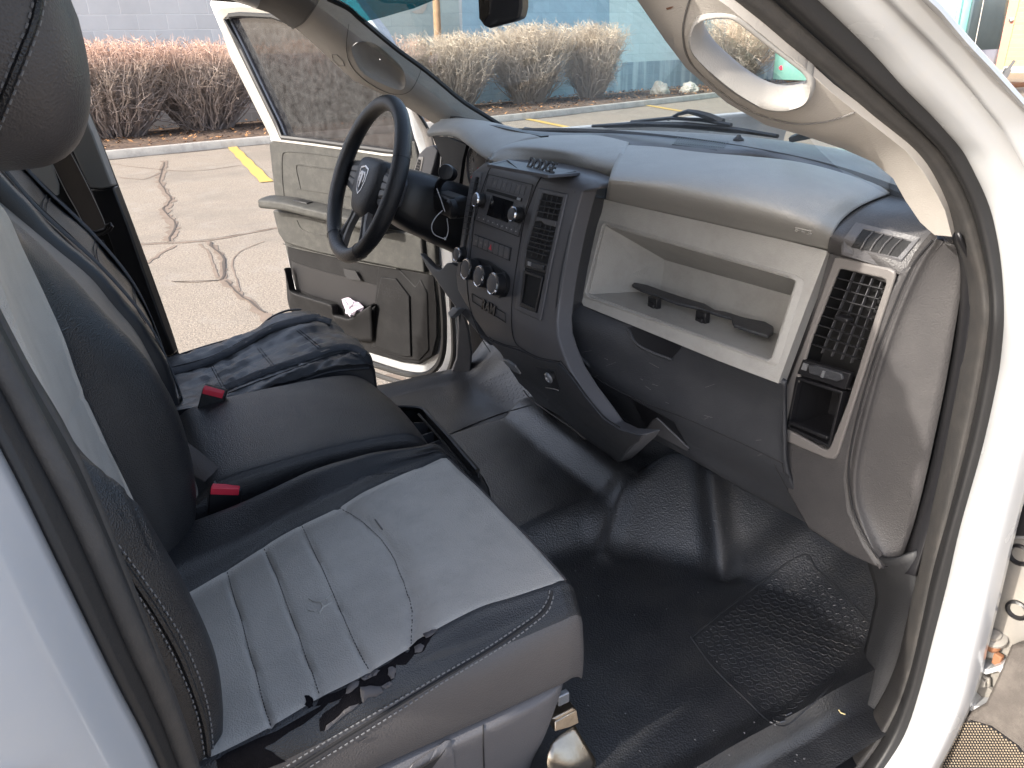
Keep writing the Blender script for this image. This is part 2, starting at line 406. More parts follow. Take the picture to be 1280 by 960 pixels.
# finger pocket in the ledge: flat black patch painted for its shade
mb = patch_mb([(785, 409), (800, 404), (822, 413), (853, 428), (858, 436), (842, 447), (812, 438), (790, 424)], gloveS, .002, .003, sm=0) if False else patch_mb([(785, 410), (798, 406), (822, 414), (855, 431), (841, 447), (812, 437), (792, 425)], gloveS, .0022, .002)
mb.obj('ledge_pocket_shade', m_black, dash)
mb = MB(); line_on([(786, 412), (795, 428), (814, 439), (841, 449)], gloveS, .002, .003, mb); mb.obj('pocket_edge', m_dark, dash)

# ---- right end of the dash: textured strip, end cap
VB = plane((.66, .985, .55), (.10, -1, -.02))
strip_o = [(1036, 313), (1042, 317), (1076, 326), (1122, 339), (1142, 330), (1134, 348), (1130, 354), (1098, 432), (1072, 520), (1062, 570), (1058, 600), (1062, 640), (1080, 680), (1100, 712), (1060, 694), (1010, 662), (975, 600), (966, 552), (972, 480), (1006, 392)]
bi = [(1050, 337.5), (1052, 336), (1056, 336), (1104, 347), (1109, 350), (1109, 355), (1091, 409), (1062, 500), (1040, 556), (1036, 561), (1030, 560), (989, 537), (985, 534), (985, 529), (994, 495), (1017, 421)]
mb = patch_mb(strip_o, VB, .0, .03, 12, holes=[[(1047, 331), (1114, 346), (1094, 415), (1066, 503), (1042, 565), (981, 538), (1011, 418)]])
endf = mb.obj('end_panel', m_end, dash, bevel=.006, seg=3)
# top of the end panel, sloping back to the pillar base
tp = [(1036, 315), (1042, 297), (1056, 274), (1080, 259), (1122, 238), (1140, 244), (1172, 262), (1188, 290), (1163, 300), (1130, 303), (1080, 290), (1056, 300)]
TPL = plane3(VB(1036, 315)[0], VB(1187, 292)[0], Z(1130, 236, .815))
padcol = [q[-1]+V((-.003, 0, -.003)) for q in (row_seam, row_c1, row_c2, row_c3, row_c4)]
outc = [VB(1041, 318)[0], VB(1076, 328)[0], VB(1122, 341)[0], X(1160, 314, .755), X(1189, 293, .79)]
midc = [a*.5+b*.5+V((0, -.002, o)) for a, b, o in zip(padcol, outc, (.001, .005, .010, .012, .008))]
Gt = loftg([padcol, midc, outc, [p+V((0, .01, -.02)) for p in outc]], 6, 6); topS = surf_of(Gt); mb = MB(); mb.grid(Gt); mb.obj('end_top', m_end, dash, solid=.004, auto=60)
# outboard cap facing the door opening
c1 = [VB(x, y)[0]+V((.002, .0, 0)) for x, y in [(1168, 296), (1142, 330), (1112, 400), (1084, 480), (1062, 565), (1060, 620), (1072, 662), (1102, 708)]]
c2 = [X(x, y, .765)+V((0, 0, 0)) for x, y in [(1182, 292), (1166, 325), (1138, 392), (1108, 478), (1086, 562), (1078, 612), (1088, 655), (1108, 708)]]
c3 = [X(x, y, .795) for x, y in [(1192, 300), (1187, 330), (1165, 396), (1145, 482), (1125, 566), (1113, 618), (1109, 660), (1114, 710)]]
c4 = [X(x, y, .80) for x, y in [(1198, 308), (1203, 345), (1194, 410), (1180, 490), (1163, 570), (1150, 625), (1138, 668), (1122, 712)]]
def onseg(px, py, a, b, lift=0.):
    d = ray(px, py).normalized(); e = b-a; w0 = CAM-a; A_, B_, C_, D_, E1 = 1., d.dot(e), e.dot(e), d.dot(w0), e.dot(w0); t = (A_*E1-B_*D_)/(A_*C_-B_*B_); t = max(.02, min(.98, t)); q = a+e*t
    s_ = (q-CAM).dot(d); return CAM+d*s_
c1 = c1[:8]; P2 = [(1174, 298), (1153, 330), (1124, 396), (1096, 480), (1075, 565), (1071, 616), (1082, 658), (1106, 709)]; P3 = [(1180, 302), (1163, 334), (1136, 398), (1108, 482), (1088, 566), (1084, 616), (1093, 658), (1109, 710)]
c2 = [onseg(x, y, a, b)+V((.001, -.006, 0)) for (x, y), a, b in zip(P2, c1, c4)]; c3 = [onseg(x, y, a, b)+V((0, .001, 0)) for (x, y), a, b in zip(P3, c1, c4)]
c1b = [a*.85+b*.15+V((0, .002, 0)) for a, b in zip(c1, c2)]
G = loftg([c1, c1b, c2, c3, c4], 6, 6); capS = surf_of(G)
mb = MB(); mb.grid(G); mb.obj('end_cap', m_end, dash, solid=.01, auto=60)
mb = line_on([(1166, 300), (1140, 334), (1111, 402), (1083, 482), (1063, 566), (1063, 618), (1076, 660), (1100, 700)], VB, .001, .0015); mb.obj('cap_gap', m_seamd, dash)
# vent bezel
bo = [(1044, 326), (1046, 321), (1051, 321), (1113, 334), (1121, 338), (1121, 345), (1100, 410), (1066, 515), (1050, 566), (1045, 573), (1036, 572), (974, 546), (969, 542), (969, 535), (984, 485), (1010, 420)]
bi = [(1050, 337.5), (1052, 336), (1056, 336), (1104, 347), (1109, 350), (1109, 355), (1091, 409), (1062, 500), (1040, 556), (1036, 561), (1030, 560), (989, 537), (985, 534), (985, 529), (994, 495), (1017, 421)]
mb = MB(); mb.ring([VB(*p)[0]+VB(*p)[1]*.006 for p in bo], [VB(*p)[0]+VB(*p)[1]*.005 for p in bi], V((0, .007, 0)))
bez = mb.obj('vent_bezel', m_bezel, dash, bevel=.003, seg=3)
nV = VB(1050, 400)[1]
def VQ(x, y, d=0.): p, n = VB(x, y); return p+n*d
# backing of the vent well and cubby
mb = MB(); A = [VQ(x, y, .003) for x, y in [(1049, 335), (1111, 349), (1066, 486), (997, 466)]]; Bk = [a+V((0, .05, 0)) for a in A]
for i in range(4):
    a, b, c, d = A[i], A[(i+1) % 4], Bk[(i+1) % 4], Bk[i]; o = ((a+b)/2-sum(A, V())/4).normalized()*.002
    mb.hexa([a, b, c, d], [a+o, b+o, c+o, d+o])
mb.prism(Bk, V((0, .004, 0)))
mb.obj('vent_well', m_void, dash, smooth=False)
def quad(tl, tr, br, bl, u, v):
    a = (tl[0]+(tr[0]-tl[0])*u, tl[1]+(tr[1]-tl[1])*u); b = (bl[0]+(br[0]-bl[0])*u, bl[1]+(br[1]-bl[1])*u)
    return (a[0]+(b[0]-a[0])*v, a[1]+(b[1]-a[1])*v)
LQ = [(1050, 337), (1109, 351), (1068, 463), (1007, 442)]
louv = MB()
for k in range(1, 9):
    v = k/9.; a = quad(*LQ, .0, v); b = quad(*LQ, 1., v)
    pa, pb = VQ(*a, -.005), VQ(*b, -.005)
    u_ = (pb-pa).normalized(); louv.box((pa+pb)/2, ((pb-pa).length, .016, .0022), (u_, V((0, 1, -.35)), u_.cross(V((0, 1, -.35)))))
louv.obj('vent_louver', m_black, dash, bevel=.0007)
lv = MB()
for k in range(1, 5):
    a = quad(*LQ, k/5., .02); b = quad(*LQ, k/5., .98); pa, pb = VQ(*a, -.016), VQ(*b, -.016)
    w_ = (pb-pa).normalized(); lv.box((pa+pb)/2, ((pb-pa).length, .006, .0016), (w_, V((0, 1, 0)), w_.cross(V((0, 1, 0)))))
lv.obj('vent_vane', m_stack, dash, bevel=.0004)
mb = MB(); p = VQ(1057, 397, .004); mb.box(p, (.024, .016, .007)); mb.obj('vent_tab', m_black, dash, bevel=.002)
# dial strip under the louvers
mb = MB(); mb.prism([VQ(x, y, .006) for x, y in [(1006, 448), (1066, 466), (1059, 486), (999, 466)]], V((0, .01, 0))); mb.obj('dial_strip', m_black, dash, bevel=.001)
mb = MB(); mb.prism([VQ(x, y, .010) for x, y in [(1015, 455), (1024, 455), (1056, 465), (1058, 472), (1050, 475), (1016, 465)]], V((0, .006, 0))); mb.obj('vent_dial', m_dark, dash, bevel=.0015)
mb = MB(); mb.prism([VQ(x, y, .012) for x, y in [(1034, 461), (1037, 462), (1034, 470), (1031, 469)]], V((0, .003, 0))); mb.obj('dial_mark', m_silver, dash); mb = MB(); mb.prism([VQ(x, y, .008) for x, y in [(1008, 452), (1014, 454), (1011, 462), (1005, 460)]], V((0, .002, 0))); mb.obj('dial_mark', m_silver, dash)
# open cubby
cq = [(999, 472), (1054, 490), (1038, 556), (987, 533)]
A = [VQ(*p, .002) for p in cq]; ctr = sum(A, V())/4; Bk = [a+V((0, .09, .0))+(ctr-a)*.1 for a in A]
mb = MB()
for i in range(4):
    a, b, c, d = A[i], A[(i+1) % 4], Bk[(i+1) % 4], Bk[i]; o = (a+b)/2-ctr; o = o.normalized()*.002
    mb.hexa([a, b, c, d], [a+o, b+o, c+o, d+o])
mb.prism(Bk, V((0, .002, 0))); mb.obj('cubby', m_black, dash, smooth=False)
mb = MB(); o_ = [VQ(*p, .006) for p in cq]; c_ = sum(o_, V())/4
mb.ring([p+(p-c_).normalized()*.004 for p in o_], [p-(p-c_).normalized()*.003 for p in o_], V((0, .012, 0)))
a, b = VQ(990, 531, .006), VQ(1038, 551, .006); mb.box((a+b)/2+V((0, .0, .008)), ((b-a).length, .01, .006), ((b-a).normalized(), V((0, 1, 0)), V((0, 0, 1))))
mb.obj('cubby_frame', m_black, dash, bevel=.001)
# side window demister
def TQ(x, y, d=0.): p, n = TPL(x, y); return p+n*d
do = [(1052, 305), (1070, 281), (1150, 300), (1127, 328)]; di = [(1064, 308), (1079, 288), (1140, 303), (1122, 322)]
DV = topS
def dens(P, n=6): return [(P[i][0]+(P[(i+1) % len(P)][0]-P[i][0])*k/n, P[i][1]+(P[(i+1) % len(P)][1]-P[i][1])*k/n) for i in range(len(P)) for k in range(n)]
dor, dir_ = dens(do), dens(di)
mb = MB(); mb.ring([DV(*p)[0]+V((0, -.001, .004)) for p in dor], [DV(*p)[0]+V((0, 0, .003)) for p in dir_], V((0, .004, -.02))); mb.obj('side_vent', m_darkl, dash, bevel=.003)
mb = patch_mb(dens(di), topS, .002, .001, 3); mb.obj('side_vent_well', m_void, dash, smooth=False)
mb = MB()
for k in range(1, 5):
    a = quad((1079, 288), (1140, 303), (1122, 322), (1064, 308), k/5., 0); b = quad((1079, 288), (1140, 303), (1122, 322), (1064, 308), k/5., 1); c = ((a[0]+b[0])/2-1.5, (a[1]+b[1])/2-.5)
    line_on([a, c, b], topS, .0035, .0013, mb)
mb.obj('side_vent_bar', m_end, dash)

# ---- centre stack
prof = [(.90, .806), (.80, .812), (.772, .800), (.7655, .779), (.7535, .73), (.733, .645), (.712, .556), (.702, .514), (.706, .46), (.725, .41), (.762, .355), (.81, .305), (.86, .245), (.92, .175), (.985, .105), (1.03, .06)]
ST = profile(prof)
out = [(597, 210), (606, 203), (632, 199), (680, 205), (716, 212), (741, 222), (752, 230), (748, 236), (727, 239.5), (721, 262), (714, 290), (705, 335), (699, 372), (696, 402), (697, 420), (703, 440), (712, 462), (728, 488), (748, 515), (760, 532), (778, 541), (806, 543), (800, 552), (775, 578), (766, 580), (755, 574), (733, 549), (700, 520), (676, 507), (668, 497), (658, 487), (649, 479), (638, 462), (625, 440), (608, 420), (594, 400), (582, 380), (572, 362), (570, 345), (573, 318), (580, 268), (586, 232), (591, 215)]
mb = patch_mb(out, ST, 0, .03, 7, tvec=(0, .035, -.0)); stack = mb.obj('centre_stack', m_stack, dash, bevel=.004, seg=3, auto=50)
mb = patch_mb([(601, 420), (613, 424.5), (632, 432), (650, 437), (672, 448), (700, 454), (716, 471), (735, 497), (756, 522), (776, 535.5), (803, 543.5), (798, 551), (775, 576), (766, 578), (756, 572), (734, 547), (701, 518), (677, 505), (659, 485), (650, 477), (640, 461), (627, 439), (612, 424)], ST, .004, .004, 5); mb.obj('lower_stack', m_dark, dash)
# right cheek of the stack
ck = [[X(x, y, v) for x, y, v in r] for r in [
    [(728, 240, .245), (721, 266, .245), (714, 292, .245), (705, 336, .247), (699, 374, .25), (697, 400, .247), (700, 424, .24)],
    [(742, 243, .232), (736, 270, .230), (727, 300, .230), (718, 342, .230), (712, 378, .230), (707, 400, .228), (708, 424, .22)],
    [(756, 244, .205), (752, 266, .205), (742, 288, .205), (733, 330, .205), (728, 374, .205), (716, 392, .20), (714, 424, .195)],
    [(757, 228, .20), (759, 250, .20), (750, 290, .198), (740, 330, .198), (736, 380, .196), (724, 396, .19), (720, 424, .185)]]]
G = loftg(ck, 5, 4); mb = MB(); mb.grid(G); mb.obj('stack_cheek', m_dark, dash, solid=.006, auto=60)
ckt = [(741, 221), (752, 227), (757, 229), (757, 238), (756, 246), (744, 244), (727, 240.5), (733, 229)]
mb = patch_mb([(733, 224), (752, 227.5), (757, 230), (757, 238), (756, 246), (744, 244), (727, 240.5)], plane3(X(728, 240, .245), X(757, 246, .205), X(757, 228, .2)+V((0, 0, .0))), .001, .02); mb.obj('cheek_top', m_stack, dash, bevel=.003)
# seams
mb = MB()
line_on([(630, 202), (616, 208), (611, 214), (603, 236), (595, 262), (588, 320), (584, 352), (588, 385), (599, 417), (613, 440)], ST, .0003, .0009, mb)
line_on([(700, 213), (683, 217), (673, 227), (664, 250), (655, 278), (646, 330), (640, 378), (640, 410), (643, 425), (650, 434), (672, 446), (700, 452)], ST, .0003, .0011, mb)
line_on([(701, 451), (716, 470), (735, 496), (756, 521), (775, 534)], ST, .0003, .0011, mb)
line_on([(599, 417), (613, 423), (632, 431), (648, 434)], ST, .0003, .0008, mb)
line_on([(612, 421), (640, 447)], ST, .0003, .0007, mb)
line_on([(664, 446), (674, 472), (686, 482)], ST, .0003, .0006, mb)
mb.obj('panel_seam', m_seamd, dash)
def SQ(x, y, d=0.): p, n = ST(x, y); return p+n*d
nS = V((0, -1, .24)).normalized(); uS = V((1, 0, 0)); vS = nS.cross(uS)*1.0
if vS.z < 0: vS = -vS
def sprism(pts, top, th=.004, mb=None, name=None, mt=None, bev=.0008, sub=0):
    m = mb or MB(); m.prism([SQ(x, y, top) for x, y in pts], -nS*th)
    return m if name is None else m.obj(name, mt, dash, bevel=bev)
# radio
RQ = [(611.5, 218), (667, 231), (649, 296), (594.5, 275)]
def rq(u, v): return quad(*RQ, u, v)
def rrect(u0, u1, v0, v1, d, th, mb):
    mb.prism([SQ(*rq(u, v), d) for u, v in ((u0, v0), (u1, v0), (u1, v1), (u0, v1))], -nS*th)
mb = MB(); rrect(0, 1, 0, 1, .0018, .004, mb); mb.obj('radio', m_darkl, dash, bevel=.0008)
mb = MB(); cpts = [SQ(*rq(u, v), .002) for u, v in ((0, 0), (1, 0), (1, 1), (0, 1))]; mb.tube(cpts, .0007, 5, True); mb.obj('radio_gap', m_seamd, dash)
for a_ in [(.04+k*.105, .04+k*.105+.098, .05, .25) for k in range(8)]+[(.03+k*.106, .03+k*.106+.099, .865, .975) for k in range(9)]+[([.06, .80][k], [.17, .93][k], .42+j*.145, .55+j*.145) for k in range(2) for j in range(3)]:
    mb = MB(); rrect(*a_, .0028, .003, mb); mb.obj('radio_button', m_stack, dash, bevel=.0005)
for k in range(9): mb = MB(); rrect(.072+k*.106, .084+k*.106, .91, .93, .0031, .0003, mb); mb.obj('button_mark', m_whitep, dash)
for k in (1, 3, 6): mb = MB(); rrect(.08+k*.105, .095+k*.105, .10, .18, .0031, .0003, mb); mb.obj('button_mark', m_bezel, dash)
mb = MB(); rrect(.07, .86, .295, .355, .003, .001, mb); mb.obj('disc_slot', m_void, dash, smooth=False)
mb = MB(); rrect(.77, .85, .30, .35, .005, .002, mb); mb.obj('slot_tab', m_silver, dash, bevel=.0006)
mb = MB(); rrect(.22, .70, .40, .82, .003, .001, mb); mb.obj('radio_screen', m_gloss, dash, smooth=False)
def knob(px, py, r, dep, name, mark=None, ang=0, cap=None):
    c = SQ(px, py, 0)
    mb = MB(); mb.lathe(c, nS, [(r*1.08, 0), (r*1.08, dep*.25), (r*.98, dep*.3), (r*.96, dep*.92), (r*.9, dep*.97), (0, dep*.97)], 36)
    k = mb.obj(name, m_black, dash)
    mb = MB(); mb.lathe(c+nS*dep*.93, nS, [(r*.99, -.003), (r*1.0, 0), (r*.9, .0022), (r*.82, .0016)], 36); mb.obj(name+'_ring', m_chrome, dash)
    mb = MB(); mb.lathe(c+nS*dep*.93, nS, [(r*.84, 0), (r*.84, .0015), (r*.6, .0028), (0, .0032)], 36); mb.obj(name+'_cap', cap or m_darkl, dash)
    if mark:
        a = uS*math.cos(ang)+vS*math.sin(ang); b = nS.cross(a)
        mb = MB(); mb.box(c+nS*(dep*.93+.001)+a*r*.95, (r*.3, r*.12, .003), (a, b, nS)); mb.obj('knob_mark', m_chrome, dash)
knob(604.5, 251, .0155, .022, 'radio_knob'); knob(651, 269, .0155, .022, 'radio_knob')
# the knobs' bases lie behind their caps: caps at (587,337), (605,347), (623,357)
mb = patch_mb([(589, 327), (597, 322), (612, 326), (633, 340), (637, 349), (635, 368), (624, 373), (606, 362), (590, 352), (586, 341)], ST, .002, .003); mb.obj('knob_bed', m_black, dash, bevel=.001)
for (x, y), an in zip([(596, 337.5), (612.5, 346.5), (630, 356)], (None, -.1, -.5)):
    knob(x, y, .0235, .030, 'climate_knob', an is not None, an or 0)
mb = MB(); r0 = SQ(607, 347, .032)
# switch row
SW = [(594, 293.5), (639, 310.5), (637, 325), (592, 306)]
mb = MB(); mb.prism([SQ(*quad(*SW, u, v), .0012) for u, v in ((-.01, -.06), (1.01, -.06), (1.01, 1.06), (-.01, 1.06))], -nS*.003); mb.obj('switch_bed', m_seamd, dash)
for k in range(7):
    mb = MB()
    u0 = k/7.+.008; u1 = (k+1)/7.-.008
    mb.prism([SQ(*quad(*SW, u, v), .004) for u, v in ((u0, 0), (u1, 0), (u1, 1), (u0, 1))], -nS*.004)
    mb.obj('switch', m_darkl, dash, bevel=.001)
mb = MB(); mb.prism([SQ(*quad(*SW, u, v), .0044) for u, v in ((.45, .75), (.50, .25), (.53, .8))], -nS*.0006); mb.obj('hazard_mark', m_red, dash)
mb = MB()
for u in (.07, .2, .33): mb.prism([SQ(*quad(*SW, a, b), .0044) for a, b in ((u, .4), (u+.05, .4), (u+.05, .6), (u, .6))], -nS*.0006)
mb.obj('switch_mark', m_bezel, dash)
# model plate with raised letters
PQ = [(590, 366), (632.5, 391.5), (632, 404), (590.5, 378)]
PQ = [(590.5, 367), (632, 392), (632.5, 403), (591.5, 377)]
mb = MB(); po = [SQ(*quad(*PQ, u, v), .0012) for u, v in ((0, 0), (1, 0), (1, 1), (0, 1))]; mb.tube(po, .0009, 5, True); mb.obj('plate_groove', m_seamd, dash)
c = SQ(*quad(*PQ, .5, .5), .0022); text_mesh('RAM', .031, .0014, m_black, frame_M(c, uS, vS), 'plate_lettering', dash, .0007)
# tray on top of the stack with raised letters
TT = plane((0, .80, .8125), (0, .12, 1))
tr = [(606, 206), (634, 200), (724, 216), (690, 223)]
TP = [TT(*p)[0] for p in [(612, 206.5), (633, 201.5), (722, 216.5), (684, 219.5)]]
mb = MB(); tc = sum(TP, V())/4; mb.ring([p+(p-tc).normalized()*.005+V((0, 0, .002)) for p in TP], [p+V((0, 0, .002)) for p in TP], V((0, 0, -.006))); mb.obj('tray_rim', m_stack, dash, bevel=.0012)
mb = MB(); mb.prism([p+V((0, 0, .0002)) for p in TP], V((0, 0, -.001))); mb.obj('stack_tray', m_black, dash, smooth=False)
mb = MB(); a, b = TT(633, 201.5)[0], TT(722, 216.5)[0]; a2 = TT(652, 213)[0]
mb.hexa([TT(634, 202)[0]+V((0, 0, .004)), TT(720, 216.5)[0]+V((0, 0, .004)), TT(690, 219)[0], TT(650, 213)[0]], [TT(634, 202)[0], TT(720, 216.5)[0], TT(690, 219)[0]-V((0, 0, .001)), TT(650, 213)[0]-V((0, 0, .001))]); mb.obj('tray_back', m_darkl, dash)
c = TT(677, 213.5)[0]+V((0, .0, .009))
text_mesh('DODGE', .027, .0012, m_black, frame_M(c, V((1, 0, 0)), V((0, .45, .89))), 'tray_lettering', dash, .0006)

# stack vents: right bezel with louvers and open cubby
VO = [(675, 235), (710, 242.5), (690, 330), (676.5, 401), (645, 387), (653, 315)]
VI = [(680, 242), (705, 247), (687, 325), (673, 392), (652, 383), (659, 312)]
mb = MB(); mb.ring([SQ(*p, .003) for p in VO], [SQ(*p, .0035) for p in VI], -nS*.02); mb.obj('stack_vent_bezel', m_stack, dash, bevel=.0025, seg=3)
mb = MB(); mb.prism([SQ(*p, .001) for p in VI], -nS*.002); mb.obj('stack_vent_well', m_void, dash, smooth=False)
def louvers(Q, nh, nv, name):
    mb = MB()
    for k in range(1, nh):
        a = quad(*Q, 0, k/nh); b = quad(*Q, 1, k/nh); pa, pb = SQ(*a, .0045), SQ(*b, .0045)
        u_ = (pb-pa).normalized(); w_ = (V((0, 1, -.1))); mb.box((pa+pb)/2, ((pb-pa).length, .008, .0018), (u_, w_, u_.cross(w_)))
    for k in range(1, nv):
        a = quad(*Q, k/nv, 0); b = quad(*Q, k/nv, 1); pa, pb = SQ(*a, .003), SQ(*b, .003); mb.tube([pa, pb], .0009, 4)
    mb.obj(name, m_dark, dash)
louvers([(680, 243), (705, 248), (698, 276), (673, 271)], 4, 4, 'stack_louver')
louvers([(672, 278), (697, 284), (685, 326), (660, 318)], 7, 4, 'stack_louver')
mb = MB(); mb.prism([SQ(x, y, .006) for x, y in [(674, 271), (698, 277), (697, 284), (684, 281), (680, 277), (672, 277)]], -nS*.004); mb.obj('vent_tab', m_darkl, dash, bevel=.001)
mb = MB(); mb.prism([SQ(x, y, .004) for x, y in [(659, 322), (686, 330), (684, 342), (657, 334)]], -nS*.004); mb.obj('dial_strip', m_black, dash, bevel=.001)
mb = MB(); mb.prism([SQ(x, y, .007) for x, y in [(662, 326), (683, 332), (682, 338), (661, 332)]], -nS*.004); mb.obj('vent_dial', m_dark, dash, bevel=.001)
mb = MB(); mb.prism([SQ(x, y, .0085) for x, y in [(664.5, 327), (668, 328), (667.5, 333), (664, 332)]], -nS*.002); mb.obj('dial_mark', m_silver, dash)
# stack cubby: frame only, its shaded hollow is the flat black well sheet
q = [(657, 338), (681, 346), (672, 391), (652, 382)]; 
mb = MB(); mb.ring([SQ(*p, .005) for p in q], [SQ(*p, .005) for p in [(659, 342), (679, 349), (671, 386), (654, 378)]], -nS*.004); mb.obj('cubby_frame', m_black, dash, bevel=.001)
# left vent strip
LO = [(593, 215), (603, 216), (597, 244), (589, 290), (582, 340), (579, 349), (573, 346), (576, 318), (583, 268)]
mb = MB(); mb.ring([SQ(*p, .002) for p in LO], [SQ(*p, .0025) for p in [(596, 222), (600.5, 222), (595, 246), (587, 288), (580.5, 334), (578, 341), (576, 339), (579, 315), (586, 268)]], -nS*.01); mb.obj('stack_vent_bezel', m_stack, dash, bevel=.0015)
mb = MB(); mb.prism([SQ(*p, .0005) for p in [(595, 221), (601, 221), (587, 288), (583, 318), (577, 318)]], -nS*.001); mb.obj('stack_vent_well', m_void, dash, smooth=False)
louvers([(595.5, 221), (601, 221), (586, 300), (580, 300)], 11, 2, 'stack_louver')
knob(580, 319, .017, .02, 'headlamp_knob')
# socket, pull tab and trim line on the lower stack
mb = patch_mb([(672, 456), (684, 459), (696, 463), (702, 484), (688, 481), (682, 470)], ST, .006, .003); mb.obj('socket_plate', m_black, dash, bevel=.0006)
p, n = ST(689.5, 470); mb = MB(); mb.lathe(p+n*.005, n, [(.011, 0), (.011, .004), (.008, .006), (.006, .003), (0, .003)], 24); mb.obj('power_socket', m_silver, dash)
mb = line_on([(686, 481.5), (693, 482.5), (702, 485)], ST, .008, .0012); mb.obj('socket_edge', m_bezel, dash)
mb = patch_mb([(631, 447), (637, 448), (647, 455), (653.5, 465), (645, 461), (637, 454)], ST, .008, .005); mb.obj('pull_tab', m_silver, dash, bevel=.0008)
mb = line_on([(656, 486), (665, 497), (690, 515), (715, 532), (733, 547)], ST, .005, .0016); mb.obj('trim_edge', m_bezel, dash)
G = loftg([[X(x, y, .17) for x, y in [(706, 440), (722, 468), (744, 494), (768, 516), (792, 534)]], [X(x, y, .20) for x, y in [(712, 440), (738, 468), (766, 494), (794, 516), (816, 536)]], [X(x, y, .24) for x, y in [(722, 446), (752, 474), (784, 502), (812, 526), (838, 552)]]], 4, 4)
mb = MB(); mb.grid(G); mb.obj('stack_side_panel', m_dark, dash, solid=.006, auto=60)
# dark duct and kick panel under the dash, closing it off towards the bulkhead
mb = patch_mb([(728, 470), (760, 500), (800, 535), (808, 543), (790, 566), (775, 578), (758, 562), (742, 530)], plane((.12, .99, .1), (.5, -1, .2)), -.01, .04, 8); mb.obj('duct_end', m_dark, dash, bevel=.006)
# =================================================================== DRIVER SIDE OF THE DASH
def xs(l): return [X(px, py, x) for px, py, x in l]
r0 = xs([(535, 171, -.64), (551, 170, -.60), (568, 171, -.52), (580, 178, -.44), (596, 191, -.34), (613, 203, -.22)])
r1 = xs([(533.5, 165, -.645), (550, 163, -.60), (568, 164, -.52), (581, 171, -.44), (598, 186, -.33), (614, 198, -.21)])
r2 = xs([(541, 156, -.66), (556, 156, -.61), (572, 157, -.53), (588, 164, -.44), (607, 178, -.33), (620, 191, -.2)])
r3 = xs([(548, 152, -.68), (566, 151, -.62), (588, 152, -.53), (606, 158, -.44), (627, 168, -.33), (640, 181, -.19)])
r4 = xs([(553, 150, -.70), (575, 149, -.63), (605, 152, -.54), (632, 157, -.45), (655, 163, -.34), (676, 172, -.17)])
r5 = [p+V((0, .03, -.05)) for p in r4]
G = loftg([r0, r1, r2, r3, r4, r5], 6, 5); hoodS = surf_of(G)
mb = MB(); mb.grid(G); mb.obj('gauge_hood', m_pad, dash, solid=.014, auto=60)
# gauge cluster
mb = MB(); mb.prism([V((-.76, .945, .56)), V((-.19, .945, .56)), V((-.19, .95, .835)), V((-.74, .95, .85))], V((0, .02, 0))); mb.obj('gauge_cluster', m_black, dash, smooth=False)
def gauge(cx, cz, r, name, nums, a0, a1, needle):
    mb = MB(); mb.lathe((cx, .944, cz), (0, -1, 0), [(r, 0), (r*1.03, .006), (r*.97, .008), (r*.95, .002)], 48); mb.obj(name+'_ring', m_silver, dash)
    mb = MB(); mb.lathe((cx, .944, cz), (0, -1, 0), [(r*.95, .001), (0, .001)], 48); mb.obj(name+'_face', m_darkl, dash)
    mb = MB()
    for k in range(41):
        t = R_(a0+(a1-a0)*k/40); L = .13 if k % 5 == 0 else .06
        d = V((math.cos(t), 0, math.sin(t))); mb.box(V((cx, .9425, cz))+d*r*(.9-L/2), (r*L, .0004, .0012), (d, V((0, 1, 0)), d.cross(V((0, 1, 0)))))
    mb.obj('gauge_scale', m_whitep, dash)
    for k, s in enumerate(nums):
        t = R_(a0+(a1-a0)*k/(len(nums)-1)); d = V((math.cos(t), 0, math.sin(t)))
        text_mesh(s, .016, .0003, m_whitep, frame_M(V((cx, .942, cz))+d*r*.64, (1, 0, 0), (0, 0, 1)), 'gauge_numeral', dash)
    t = R_(needle); d = V((math.cos(t), 0, math.sin(t))); mb = MB(); mb.box(V((cx, .9395, cz))+d*r*.36, (r*.9, .0015, .003), (d, V((0, 1, 0)), d.cross(V((0, 1, 0))))); mb.cyl((cx, .938, cz), (cx, .943, cz), .009); mb.obj('gauge_needle', m_red, dash)
gauge(-.50, .722, .072, 'rev_counter', ['0', '1', '2', '3', '4', '5', '6', '7'], 225, -45, 205)
gauge(-.32, .722, .068, 'speedometer', ['0', '20', '40', '60', '80', '100'], 225, -45, 222)
# cluster surround: silver bead
mb = MB(); mb.tube(cr([V((-.68, .90, .62)), V((-.60, .885, .585)), V((-.42, .88, .572)), V((-.24, .885, .585)), V((-.17, .895, .63))], 8, False), .003, 8); mb.tube(cr([V((-.68, .90, .62)), V((-.69, .91, .70)), V((-.68, .92, .79))], 6, False), .003, 8); mb.obj('cluster_bead', m_silver, dash)
mb = patch_mb([(540, 170), (560, 172), (583, 181), (578, 200), (574, 230), (572, 262), (552, 262), (549, 225), (553, 200), (546, 184)], plane((0, .87, 0), (0, 1, 0)), 0, .01, 8, tvec=(0, .01, 0)); mb.obj('cluster_shade_sheet', m_void, dash)  # thin black sheet stands in for the shaded hollow under the hood
